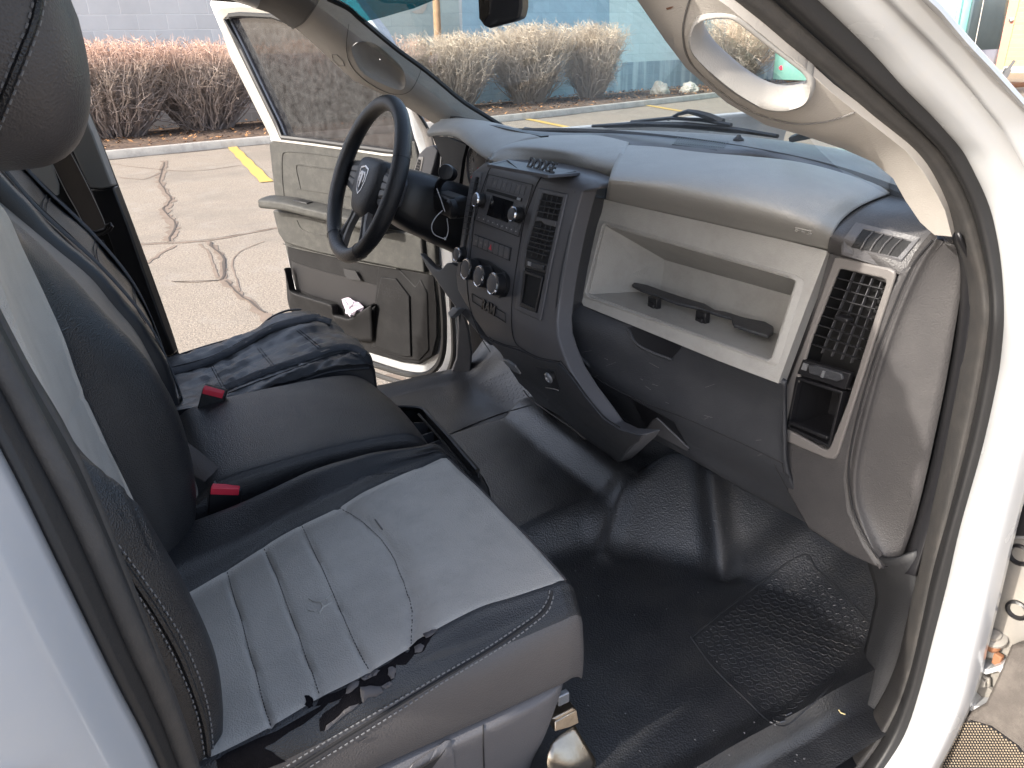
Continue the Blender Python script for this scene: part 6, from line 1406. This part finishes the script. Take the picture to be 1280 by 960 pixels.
# =================================================================== OUTSIDE
def gp(x, y, z=GZ): return Z(x, y, z)
def ground_mat():
    m = bpy.data.materials.new('worn_asphalt'); m.use_nodes = True; nt = m.node_tree; N = nt.nodes; L = nt.links; b = N['Principled BSDF']; b.inputs['Roughness'].default_value = .9
    tc = N.new('ShaderNodeTexCoord')
    def noise(s, d=6, r=.6):
        n = N.new('ShaderNodeTexNoise'); n.inputs['Scale'].default_value = s; n.inputs['Detail'].default_value = d; n.inputs['Roughness'].default_value = r; L.new(tc.outputs['Object'], n.inputs[0]); return n.outputs[0]
    def mixc(f, a, c, lo, hi):
        mr = N.new('ShaderNodeMapRange'); mr.inputs[1].default_value = lo; mr.inputs[2].default_value = hi; L.new(f, mr.inputs[0]); x = N.new('ShaderNodeMix'); x.data_type = 'RGBA'; L.new(mr.outputs[0], x.inputs[0])
        for i, v in ((6, a), (7, c)):
            if isinstance(v, tuple): x.inputs[i].default_value = v+(1,)
            else: L.new(v, x.inputs[i])
        return x.outputs[2]
    c = mixc(noise(55, 8, .8), (.12, .098, .077), (.33, .28, .225), .36, .64)
    c = mixc(noise(.55, 8, .7), c, (.15, .13, .108), .5, .8)
    c = mixc(noise(3, 8, .75), c, (.26, .235, .205), .52, .8)
    L.new(c, b.inputs['Base Color'])
    bp = N.new('ShaderNodeBump'); bp.inputs['Strength'].default_value = .6; bp.inputs['Distance'].default_value = .01; L.new(noise(90, 4), bp.inputs['Height']); L.new(bp.outputs[0], b.inputs['Normal'])
    return m
m_asph = ground_mat()
mb = MB(); s = 400; mb.add([(-s, -s, GZ), (s, -s, GZ), (s, s, GZ), (-s, s, GZ)], [(0, 1, 2, 3)]); g = mb.obj('ground', m_asph, smooth=False); g['kind'] = 'structure'; g['label'] = 'sunlit worn asphalt of the parking lot'
def flat(name, poly, z, mt, th=.0):
    m = MB(); m.prism([V((p.x, p.y, z)) for p in poly], V((0, 0, -max(th, .003)))); return m.obj(name, mt, smooth=False)
m_yel = mat('yellow_line_paint', (.50, .33, .07), .7, 0, var=.12, vscale=20, dust=((.25, .2, .14), .7, 25))
m_crack = mat('crack_filler', (.17, .13, .10), .9, var=.3, vscale=10); m_crackd = mat('crack_dark', (.07, .055, .045), .9)
def ribbon(path, w, z, mt, name, jag=0, seed=1):
    q = [gp(p.x, p.y) for p in cr([V(a) for a in path], 5, False)]; rr = random.Random(seed); L_ = []; R2 = []
    for i, p in enumerate(q):
        d = (q[min(i+1, len(q)-1)]-q[max(i-1, 0)]).normalized(); n_ = V((-d.y, d.x, 0)); o = n_*rr.uniform(-jag, jag); ww = w*(1+rr.uniform(-.4, .4)*(1 if jag else 0))
        L_.append(V((p.x, p.y, z))+n_*ww/2+o); R2.append(V((p.x, p.y, z))-n_*ww/2+o)
    m = MB(); m.grid([L_, R2]); return m
cr1 = MB()
for path, w, s_ in [([(206, 201), (203, 215), (200, 227), (208, 240), (212, 252), (205, 262), (210, 272), (217, 282), (214, 292), (210, 302)], .10, 1), ([(175, 306), (217, 304), (260, 301), (320, 290), (360, 283)], .05, 2), ([(182, 330), (200, 318), (220, 307)], .04, 3), ([(260, 302), (270, 312), (276, 322), (278, 335), (277, 350)], .05, 4), ([(277, 350), (292, 362), (310, 376), (330, 395), (350, 420)], .06, 5), ([(215, 352), (245, 353), (277, 350)], .015, 6), ([(250, 305), (262, 318), (268, 335), (272, 348)], .025, 8), ([(150, 222), (180, 224), (200, 216)], .04, 9), ([(330, 302), (300, 315), (290, 330), (296, 350), (300, 365)], .012, 10), ([(480, 470), (520, 480), (560, 500)], .05, 11), ([(140, 205), (180, 210), (240, 214), (300, 207)], .03, 12)]:
    r = ribbon(path, w, GZ+.004, m_crack, 'c', w*.3, s_); cr1.add(r.v, r.f)
c_ = cr1.obj('asphalt_cracks', m_crack, smooth=False); c_['kind'] = 'structure'; c_['label'] = 'meandering filled cracks in the asphalt'
cr1 = MB()
for path, w, s_ in [([(206, 203), (200, 227), (213, 250), (205, 262), (218, 280), (211, 302)], .016, 21), ([(262, 303), (278, 325), (278, 350)], .02, 22), ([(280, 352), (300, 368), (330, 392)], .016, 23), ([(215, 353), (277, 351)], .01, 24), ([(176, 305), (260, 300), (340, 286)], .012, 26)]:
    r = ribbon(path, w, GZ+.008, m_crackd, 'c', w*.8, s_); cr1.add(r.v, r.f)
c_ = cr1.obj('crack_gaps', m_crackd, smooth=False); c_['kind'] = 'structure'
for a, b in [((287, 181), (350, 245)), ((644, 146), (760, 170)), ((797, 130), (960, 158))]:
    p, q = gp(*a), gp(*b); d = (q-p).normalized(); n_ = V((-d.y, d.x, 0))*.085; q = p+d*5.2
    mb = MB(); N_ = 26; mb.grid([[p+d*(5.2*i/N_)+n_*(1+.1*math.sin(i*7.3))+V((0, 0, .012-.0)) for i in range(N_+1)], [p+d*(5.2*i/N_)-n_*(1+.1*math.cos(i*5.1))+V((0, 0, .012)) for i in range(N_+1)]])
    o = mb.obj('parking_line', m_yel, smooth=False); o['kind'] = 'structure'; o['label'] = 'faded yellow parking bay line'
# kerb, planting bed
m_kerb = mat('kerb_concrete', (.36, .34, .31), .85, .5, 60, kind='noise', var=.15, vscale=3, dust=((.14, .13, .12), .6, 5))
kp_ = [V((-13.4, -8)), V((-13.75, -3)), V((-14.0, .5)), V((-14.4, 3.3)), V((-14.95, 8.5)), V((-16.0, 13)), V((-17.2, 17.5)), V((-18.6, 21.6)), V((-20.5, 27)), V((-23, 33))]
kc = cr(kp_, 8, False); rows = []
for off, z in ((.0, GZ-.02), (.015, GZ+.125), (.03, GZ+.14), (.16, GZ+.14), (.17, GZ+.10)):
    rows.append([V((p.x-off, p.y, z)) for p in kc])
mb = MB(); mb.grid(rows); k = mb.obj('kerb', m_kerb); k['kind'] = 'structure'; k['label'] = 'pale concrete kerb of the planting strip'
mb = MB(); mb.grid([[V((p.x+.07+.05*math.sin(i*1.3), p.y, GZ+.005)) for i, p in enumerate(kc)], [V((p.x-.01, p.y, GZ+.005)) for p in kc]]); k = mb.obj('gutter_strip', m_crackd, smooth=False); k['kind'] = 'structure'  # dark uneven strip along the foot of the kerb
m_mulch = mat('mulch', (.075, .05, .038), .95, 1.5, 25, kind='noise', var=.35, vscale=12, dust=((.28, .17, .09), .7, 9))
wall_x = lambda y: -18.15-.12*y
rows = []
for t in (0, .25, .5, .75, 1.0): rows.append([V((p.x-.17+(wall_x(p.y)-p.x)*t*1.02, p.y, GZ+.10+.05*math.sin(t*3.14)+.02*noise3(V((t*9, p.y, 0)), 1.3))) for p in kc])
mb = MB(); mb.grid(rows); b_ = mb.obj('planting_bed', m_mulch); b_['kind'] = 'structure'; b_['label'] = 'brown mulch planting bed between kerb and wall'
rr = random.Random(9); mb = MB()
for k in range(5000):
    y = rr.uniform(-3, 27); t = rr.random(); kx = interp(sorted([(p.y, p.x) for p in kc]), y)-.2; x = kx+(wall_x(y)-kx)*t
    s_ = rr.uniform(.02, .06); a = rr.uniform(0, 6.28); p = V((x, y, GZ+.16+rr.uniform(-.01, .03))); u = V((math.cos(a), math.sin(a), rr.uniform(-.5, .5)))*s_; w = V((-math.sin(a), math.cos(a), rr.uniform(-.5, .5)))*s_*.5
    mb.mi = rr.choice((0, 0, 1)); mb.add([p-u, p-w, p+u, p+w], [(0, 1, 2, 3)])
lf = mb.obj('leaf_litter', [m_mulch, mat('dry_leaf', (.34, .17, .07), .8, var=.3, vscale=9)], smooth=False); lf['kind'] = 'stuff'; lf['label'] = 'dry leaves and bark chips on the planting bed'; lf['category'] = 'leaves'

# painted block building
def block_mat(name, col, mortar, w=.60, h=.30, strength=.5, stain=None):
    m = bpy.data.materials.new(name); m.use_nodes = True; nt = m.node_tree; N = nt.nodes; L = nt.links; b = N['Principled BSDF']; b.inputs['Roughness'].default_value = .85
    tc = N.new('ShaderNodeTexCoord'); sx = N.new('ShaderNodeSeparateXYZ'); cx = N.new('ShaderNodeCombineXYZ'); L.new(tc.outputs['Object'], sx.inputs[0]); L.new(sx.outputs[1], cx.inputs[0]); L.new(sx.outputs[2], cx.inputs[1])
    br = N.new('ShaderNodeTexBrick'); br.inputs['Scale'].default_value = 1; br.inputs['Brick Width'].default_value = w; br.inputs['Row Height'].default_value = h; br.inputs['Mortar Size'].default_value = .012; br.inputs['Mortar Smooth'].default_value = .4; br.inputs['Bias'].default_value = 0
    br.inputs['Color1'].default_value = [c*.93 for c in col]+[1]; br.inputs['Color2'].default_value = [c*1.06 for c in col]+[1]; br.inputs['Mortar'].default_value = list(mortar)+[1]; L.new(cx.outputs[0], br.inputs[0])
    no = N.new('ShaderNodeTexNoise'); no.inputs['Scale'].default_value = 1.4; no.inputs['Detail'].default_value = 8; no.inputs['Roughness'].default_value = .7; L.new(tc.outputs['Object'], no.inputs[0])
    mx = N.new('ShaderNodeMix'); mx.data_type = 'RGBA'; mx.blend_type = 'MULTIPLY'; mx.inputs[0].default_value = .5; L.new(br.outputs[0], mx.inputs[6])
    cr_n = N.new('ShaderNodeMapRange'); cr_n.inputs[3].default_value = .65; cr_n.inputs[4].default_value = 1.25; L.new(no.outputs[0], cr_n.inputs[0]); L.new(cr_n.outputs[0], mx.inputs[7]); out = mx.outputs[2]
    if stain:
        n2 = N.new('ShaderNodeTexNoise'); n2.inputs['Scale'].default_value = 1; n2.inputs['Detail'].default_value = 7; mp = N.new('ShaderNodeMapping'); mp.inputs['Scale'].default_value = (1, 4, .35); L.new(tc.outputs['Object'], mp.inputs[0]); L.new(mp.outputs[0], n2.inputs[0])
        mr = N.new('ShaderNodeMapRange'); mr.inputs[1].default_value = .45; mr.inputs[2].default_value = .62; L.new(n2.outputs[0], mr.inputs[0]); m3 = N.new('ShaderNodeMix'); m3.data_type = 'RGBA'; L.new(mr.outputs[0], m3.inputs[0]); L.new(out, m3.inputs[6]); m3.inputs[7].default_value = list(stain)+[1]; out = m3.outputs[2]
    L.new(out, b.inputs['Base Color'])
    bp = N.new('ShaderNodeBump'); bp.inputs['Strength'].default_value = strength; bp.inputs['Distance'].default_value = .02; L.new(br.outputs['Fac'], bp.inputs['Height']); bp.invert = True; L.new(bp.outputs[0], b.inputs['Normal'])
    return m
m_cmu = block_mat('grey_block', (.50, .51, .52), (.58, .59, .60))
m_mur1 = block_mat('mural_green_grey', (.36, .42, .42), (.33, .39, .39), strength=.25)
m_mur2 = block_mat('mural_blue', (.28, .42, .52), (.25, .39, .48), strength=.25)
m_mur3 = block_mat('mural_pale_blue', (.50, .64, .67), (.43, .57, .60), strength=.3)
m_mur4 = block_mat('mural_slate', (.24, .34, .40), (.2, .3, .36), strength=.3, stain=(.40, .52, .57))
y0, y1 = -14, 34
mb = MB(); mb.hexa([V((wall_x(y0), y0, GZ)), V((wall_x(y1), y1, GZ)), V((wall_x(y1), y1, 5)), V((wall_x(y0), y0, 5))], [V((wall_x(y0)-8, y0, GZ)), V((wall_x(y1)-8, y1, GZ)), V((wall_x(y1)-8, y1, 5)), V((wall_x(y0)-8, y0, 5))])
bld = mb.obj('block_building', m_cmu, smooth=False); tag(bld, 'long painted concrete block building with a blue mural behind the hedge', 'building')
WP = plane((wall_x(0), 0, 0), (1, .12, 0))
def wq(x, y): return WP(x, y)[0]
def wy(px, py): return wq(px, py).y
def panel(ya, yb_, za, zb, mt, name, off=.02, rad=0):
    A = [V((wall_x(y)+off, y, z)) for y, z in ((ya, za), (yb_, za), (yb_, zb), (ya, zb))]
    m = MB(); m.prism(A, V((-off+.004, 0, 0))); return m.obj(name, mt, bld, smooth=False)
yA, yB, yC = wy(450, 60), wy(575, 40), wy(761, 40)
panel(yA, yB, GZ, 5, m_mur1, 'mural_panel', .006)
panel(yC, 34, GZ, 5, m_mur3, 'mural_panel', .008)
zl_ = wq(820, 76).z
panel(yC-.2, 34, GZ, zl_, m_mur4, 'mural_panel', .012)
mp_ = [(576, 40), (577, 30), (575, -120), (762, -120), (761, 40), (762, 150), (600, 150), (588, 60), (583, 52), (578, 46)]
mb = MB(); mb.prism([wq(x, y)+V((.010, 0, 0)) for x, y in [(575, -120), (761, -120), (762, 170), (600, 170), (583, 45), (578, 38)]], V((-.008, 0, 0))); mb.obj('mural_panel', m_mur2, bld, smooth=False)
mb = MB(); mb.prism([wq(x, y)+V((.014, 0, 0)) for x, y in [(533, -60), (535, 0), (532, 12), (528, 17), (519, 17), (514, 14.5), (524, 11), (530, 5), (531, -4), (531, -60)]], V((-.01, 0, 0))); mb.obj('mural_letter', m_trim, bld, smooth=False)
# timber pole
m_wood = mat('weathered_timber', (.33, .20, .115), .85, 1., 40, kind='noise', var=.25, vscale=7)
pb = Z(551, 128, GZ+.1); pb = V((-17.55, wq(547, 60).y-.35, GZ)); pt = Y(543, -60, pb.y); 
p1 = onp(550, 110, (-17.4, 0, 0), (1, .12, 0)); p2 = onp(543.5, -40, (-17.4, 0, 0), (1, .12, 0))
mb = MB(); mb.tube([V((p1.x, p1.y, GZ-.1)), p1, p2, p2+(p2-p1)], [.105, .10, .088, .08], 14); po_ = mb.obj('timber_pole', m_wood); tag(po_, 'weathered brown timber pole standing in front of the mural wall', 'pole')
# stubby orange marker stake
mb = MB(); mb.tube([onp(540, 92, (-16.9, 0, 0), (1, .12, 0)), onp(538, 63, (-16.9, 0, 0), (1, .12, 0))], .04, 8); sk = mb.obj('marker_stake', mat('stake_orange', (.6, .3, .08), .7)); tag(sk, 'thin orange stake poking out of the shrub below the pole', 'stake')

# shrubs: bare stems fanning from the base, dense twigs at the clipped top
def twig_mat(name, lo, mid_, tip, z0, z1):
    m = bpy.data.materials.new(name); m.use_nodes = True; nt = m.node_tree; N = nt.nodes; L = nt.links; b = N['Principled BSDF']; b.inputs['Roughness'].default_value = .8
    tc = N.new('ShaderNodeTexCoord'); sx = N.new('ShaderNodeSeparateXYZ'); L.new(tc.outputs['Object'], sx.inputs[0])
    no = N.new('ShaderNodeTexNoise'); no.inputs['Scale'].default_value = 9; L.new(tc.outputs['Object'], no.inputs[0])
    ad = N.new('ShaderNodeMath'); ad.operation = 'MULTIPLY_ADD'; ad.inputs[1].default_value = .5; L.new(no.outputs[0], ad.inputs[0]); L.new(sx.outputs[2], ad.inputs[2])
    mr = N.new('ShaderNodeMapRange'); mr.inputs[1].default_value = z0+.25; mr.inputs[2].default_value = z1+.25; L.new(ad.outputs[0], mr.inputs[0])
    rp = N.new('ShaderNodeValToRGB'); e = rp.color_ramp.elements; e[0].color = list(lo)+[1]; e[1].color = list(tip)+[1]; e[1].position = 1; x = e.new(.74); x.color = list(mid_)+[1]; L.new(mr.outputs[0], rp.inputs[0]); L.new(rp.outputs[0], b.inputs['Base Color']); return m
def shrub(cx, cy, w, h, n, seed, mt, label, flat_top=.06, lean=0., wd=None, kind='bare shrub'):
    rr = random.Random(seed); mb = MB(); wd = wd or w
    def seg(a, b, r):
        d = (b-a); u = d.orthogonal().normalized()*r; w_ = d.normalized().cross(u)
        k = len(mb.v); P = [a+u, a-u*.5+w_*.87, a-u*.5-w_*.87]; Q = [b+u*.6, b-u*.3+w_*.5, b-u*.3-w_*.5]
        mb.v += [tuple(p) for p in P+Q]; mb.f += [(k, k+1, k+4, k+3), (k+1, k+2, k+5, k+4), (k+2, k, k+3, k+5)]; mb.m += [0]*3
    for i in range(n):
        a = rr.uniform(0, 6.28); r0 = rr.uniform(0, .16)*w; p = V((math.cos(a)*r0*.6, math.sin(a)*r0, 0))
        a2 = a+rr.gauss(0, .5); out = rr.random()**.6; tx = math.cos(a2)*out*wd*.5; ty = math.sin(a2)*out*w*.5+lean*h
        edge = (out**3)*.25
        top = h*(1-flat_top*2.2*rr.random()**1.5-edge*rr.random())
        if rr.random() < .25: top *= rr.uniform(.45, .85)
        K = 8; pts = [p]; wob = V((0, 0, 0))
        for k in range(1, K+1):
            t = k/K; wob = wob*.75+V((rr.gauss(0, .045), rr.gauss(0, .045), rr.gauss(0, .02)))*(.4+t); q = V((p.x+(tx-p.x)*t**.85, p.y+(ty-p.y)*t**.85, top*t))+wob; pts.append(q)
        for k in range(K): seg(pts[k], pts[k+1], .016*(1-k/K)+.005)
        for j in range(rr.randint(8, 13)):
            t = rr.uniform(.2, 1)**.7; k = min(K-1, int(t*K)); q = pts[k].lerp(pts[k+1], t*K-k); d = (pts[k+1]-pts[k]).normalized()*.5+V((rr.gauss(0, .8), rr.gauss(0, .8), rr.gauss(.1, .5))); L_ = rr.uniform(.08, .30)
            e = q+d.normalized()*L_; e.z = min(e.z, h*(1+rr.gauss(0, .025))); seg(q, e, .0055)
            for _ in range(rr.randint(0, 2)):
                e2 = e+(d*.6+V((rr.gauss(0, .8), rr.gauss(0, .8), rr.gauss(.15, .5)))).normalized()*rr.uniform(.05, .16); seg(e, e2, .0042)
    o = mb.obj('shrub', mt, smooth=False); o.location = (cx, cy, GZ+.1); tag(o, label, 'shrub', 'bare clipped shrubs along the block wall'); return o
m_tw1 = twig_mat('red_tipped_twigs', (.20, .16, .145), (.34, .28, .24), (.54, .36, .28), 0, 1.66)
m_tw2 = twig_mat('tan_twigs', (.19, .16, .135), (.36, .31, .26), (.52, .43, .34), 0, 1.6)
def bp_(px, d=0): 
    # x on the bed line for a given image column
    lo_, hi_ = -6., 30.
    for _ in range(40):
        y = (lo_+hi_)/2; q = topx(V((wall_x(y)+1.6, y, GZ+.15)))
        if q.x < px: lo_ = y
        else: hi_ = y
    return (wall_x(y)+1.6+d, y)
def toph(px, py, xy):
    # height above ground at which a vertical over xy meets image row py
    lo_, hi_ = 0., 5.
    for _ in range(40):
        z = (lo_+hi_)/2; q = topx(V((xy[0], xy[1], GZ+.1+z)))
        if q.y > py: lo_ = z
        else: hi_ = z
    return z
spec = [(40, 50, 3.0, 560, m_tw1, 'leftmost bare shrub of the hedge, mostly behind the headrest'),
        (150, 52, 2.9, 950, m_tw1, 'red-tipped clipped shrub between headrest and hedge gap'),
        (262, 54, 2.9, 850, m_tw1, 'red-tipped clipped shrub just left of the driver door frame'),
        (375, 52, 2.9, 520, m_tw1, 'clipped shrub seen dark through the rear half of the tinted door window'),
        (470, 50, 2.7, 450, m_tw1, 'clipped shrub seen dark beside the windscreen pillar'),
        (572, 43, 2.5, 850, m_tw2, 'bare shrub in front of the timber pole'),
        (662, 31, 2.7, 1000, m_tw2, 'widest bare tan shrub under the rear-view mirror'),
        (737, 30, 2.1, 750, m_tw2, 'bare tan shrub at the right end of the row, nearest the boulders')]
for i, (px, top, w, n_, mt, lab) in enumerate(spec):
    xy = bp_(px, rr.uniform(-.1, .1)); h = toph(px, top, xy); shrub(xy[0], xy[1], w, h, int(n_*.62), 40+i, mt, lab, wd=min(w, 2.2))
P8 = onp(925, 85, (-19.3, 21, 0), (1, .12, 0)); P8 = V((-19.6, P8.y, 0)); xy = (P8.x, P8.y); h8 = toph(925, 12, xy); shrub(xy[0], xy[1], 3.6, h8, 520, 77, m_tw2, 'large bare shrub framed by the grab handle opening', flat_top=.15)
# boulders
m_rock = mat('pale_limestone', (.46, .43, .37), .9, 1.4, 9, kind='noise', var=.15, vscale=3)
def boulder(px, py, r, sq, seed, label):
    c = Z(px, py, GZ+.1); bm_ = bmesh.new(); bmesh.ops.create_icosphere(bm_, subdivisions=4, radius=1)
    for v in bm_.verts:
        d = v.co.normalized(); k = 1+.28*noise3(d, 1.3, seed)+.14*noise3(d, 3.1, seed+3)+.06*noise3(d, 7, seed)
        v.co = V((d.x*r*sq[0]*k, d.y*r*sq[1]*k, d.z*r*sq[2]*k)); 
        if v.co.z < -r*.5: v.co.z = -r*.5
    me_ = bpy.data.meshes.new('boulder'); bm_.to_mesh(me_); bm_.free(); me_.materials.append(m_rock); o = bpy.data.objects.new('boulder', me_); COL.objects.link(o); o.location = c+V((0, 0, r*.45)); tag(o, label, 'boulder', 'boulders on the planting bed')
boulder(825, 119, .27, (1, 1.0, 1.0), 3, 'pale pointed boulder nearest the last shrub')
boulder(861, 117, .26, (1, 1.15, .75), 8, 'pale squat boulder beside the windscreen pillar')
# teal trailer with rounded nose, stone guard, jack
m_teal = mat('teal_paint', (.20, .47, .43), .35, 0, var=.05, dust=((.5, .6, .55), .2, 4)); m_tnose = mat('nose_sheet', (.15, .21, .24), .35, .3, 5, kind='noise', metal=.4, var=.15, vscale=2); m_tg = mat('stone_guard', (.34, .32, .34), .5, .8, 90, kind='leather', metal=.3)
tA = Z(966, 98, -.25); tB = Z(1180, 106, -.25); tC = Z(1248, 99, -.25); H_ = 3.0
tA = V((-16.9, 19.6, -.25)); 
tA = onp(966, 99, (0, 0, -.28), (0, 0, 1)); tB = onp(1188, 108, (0, 0, -.28), (0, 0, 1)); tC = onp(1240, 104, (0, 0, -.28), (0, 0, 1))
trl = thing('trailer', 'teal box trailer with rounded nose and grey stone guard across the lot', 'trailer', (tB.x, tB.y, GZ))
dirv = (tC-tB).normalized()
nose = cr([tA, tA.lerp(tB, .5), tA.lerp(tB, .93), tB+(tA-tB).normalized()*.15, tB+dirv*.25, tB.lerp(tC, .5), tC], 6, False)
rows = [[V((p.x, p.y, z)) for p in nose] for z in (-.28, .36, 1.5, H_)]
n = len(nose); k0 = int(n*.68)
bkv = (tA-tB).normalized()*2.2
def tsheet(z0_, z1_, i0, i1, mt, name, off=0.):
    m = MB(); m.grid([[V((p.x, p.y, z)) for p in nose[i0:i1+1]] for z in (z0_, z1_)]); return m.obj(name, mt, trl, solid=.05)
zg = onp(1235, 62, tC, (tB-tC).cross(V((0, 0, 1)))).z
tsheet(-.28, H_, 0, n-13, m_teal, 'trailer_side'); tsheet(zg, H_, n-13, n-1, m_tnose, 'nose_panel'); tsheet(-.28, zg, n-13, n-1, m_tg, 'stone_guard')
mb = MB()
for k in range(26):
    p = nose[n-9]; mb.box(V((p.x, p.y, -.1+k*.11))+V((.06, -.05, 0)), (.02, .02, .02))
mb.tube([V((nose[n-9].x+.055, nose[n-9].y-.05, zg)), V((nose[n-9].x+.055, nose[n-9].y-.05, H_))], .012, 5); mb.obj('rivet_seam', m_trim, trl)
back_c = tC+(tA-tB).normalized()*2.; mb = MB(); mb.prism([V((p.x, p.y, H_)) for p in (tA, tB, tC, tC+(tA-tB))], V((0, 0, .05))); mb.obj('trailer_roof', m_teal, trl, smooth=False)
p = onp(976.5, 85, tA, (tB-tA).cross(V((0, 0, 1)))); mb = MB(); mb.lathe(p+V((.0, -.0, 0)), FW*-1, [(.075, 0), (.07, .04), (0, .05)], 14); mb.obj('marker_light', m_red, trl)
tsheet(-.34, -.22, 0, n-13, m_trim, 'trailer_skirt') if False else None
# jack and tongue of the trailer
j0 = Z(1250, 107, -.45); mb = MB(); mb.box(j0, (.6, 1.6, .12)); mb.obj('trailer_tongue', m_rust, trl, bevel=.02)
j1 = onp(1252, 101, j0, (1, -.2, 0)); j2 = onp(1260, 87, j0, (1, -.2, 0)); j3 = onp(1268, 76, j0, (1, -.2, 0)); mb = MB(); mb.tube([j1, j2], .10, 8); mb.tube([j2, j3], .045, 8); mb.obj('trailer_jack', m_trim, trl)
# yellow brick building with a red door
fb = Z(1262, 91, GZ); fa = V((fb.x-9, fb.y-1.5, GZ)); fc = V((fb.x+14, fb.y+2.3, GZ))
m_brick = block_mat('yellow_brick', (.62, .40, .16), (.45, .33, .2), w=.5, h=.16, strength=.4)
nb = V((2.3, -14, 0)).normalized()
mb = MB(); up = V((0, 0, 6)); mb.hexa([fa, fc, fc+up, fa+up], [fa-nb*6, fc-nb*6, fc-nb*6+up, fa-nb*6+up]); yb_o = mb.obj('brick_building', m_brick, smooth=False); tag(yb_o, 'yellow brick building with red door at the far right', 'building')
FP = plane(fb, nb); m_rdoor = mat('red_door_paint', (.50, .20, .15), .5)
mb = MB(); mb.prism([FP(x, y)[0]+nb*.05 for x, y in [(1241, 87), (1254.5, 87), (1275, 0), (1290, -80), (1274, -80), (1262, 0)]], nb*-.04); mb.obj('door', m_rdoor, yb_o, smooth=False)
mb = MB(); pp_ = FP(1265.5, 25)[0]+nb*.1; mb.lathe(pp_, nb, [(.08, 0), (.08, .05), (0, .08)], 12); mb.obj('door_knob', m_chrome, yb_o)
mb = MB(); mb.prism([V((p.x, p.y, GZ+.25))+nb*.03 for p in (fa, fc)]+[V((p.x, p.y, GZ))+nb*.03 for p in (fc, fa)], nb*-.02); mb.obj('base_course', m_kerb, yb_o, smooth=False)

# =================================================================== LIGHT
EL, AZX = 29., 6.
sdir = V((math.sin(R_(AZX))*math.cos(R_(EL)), -math.cos(R_(AZX))*math.cos(R_(EL)), math.sin(R_(EL))))   # towards the sun
sl = bpy.data.lights.new('sun', 'SUN'); sl.energy = 2.15; sl.angle = R_(.6); sl.color = (1, .93, .83); so_ = bpy.data.objects.new('sun', sl); COL.objects.link(so_)
so_.rotation_euler = sdir.to_track_quat('Z', 'Y').to_euler()
w = bpy.data.worlds.new('World'); SC.world = w; w.use_nodes = True; N = w.node_tree.nodes; L = w.node_tree.links
sky = N.new('ShaderNodeTexSky'); sky.sky_type = 'NISHITA'; sky.sun_disc = False; sky.sun_elevation = R_(EL); sky.sun_rotation = math.atan2(sdir.x, sdir.y); sky.air_density = .8; sky.dust_density = 3.5
hs = N.new('ShaderNodeHueSaturation'); hs.inputs['Saturation'].default_value = .72; L.new(sky.outputs[0], hs.inputs['Color']); L.new(hs.outputs[0], N['Background'].inputs[0]); N['Background'].inputs[1].default_value = .15
SC.view_settings.view_transform = 'Standard'; SC.view_settings.look = 'None'; SC.view_settings.gamma = 1; SC.view_settings.exposure = 1.9
SC.render.engine = 'CYCLES'
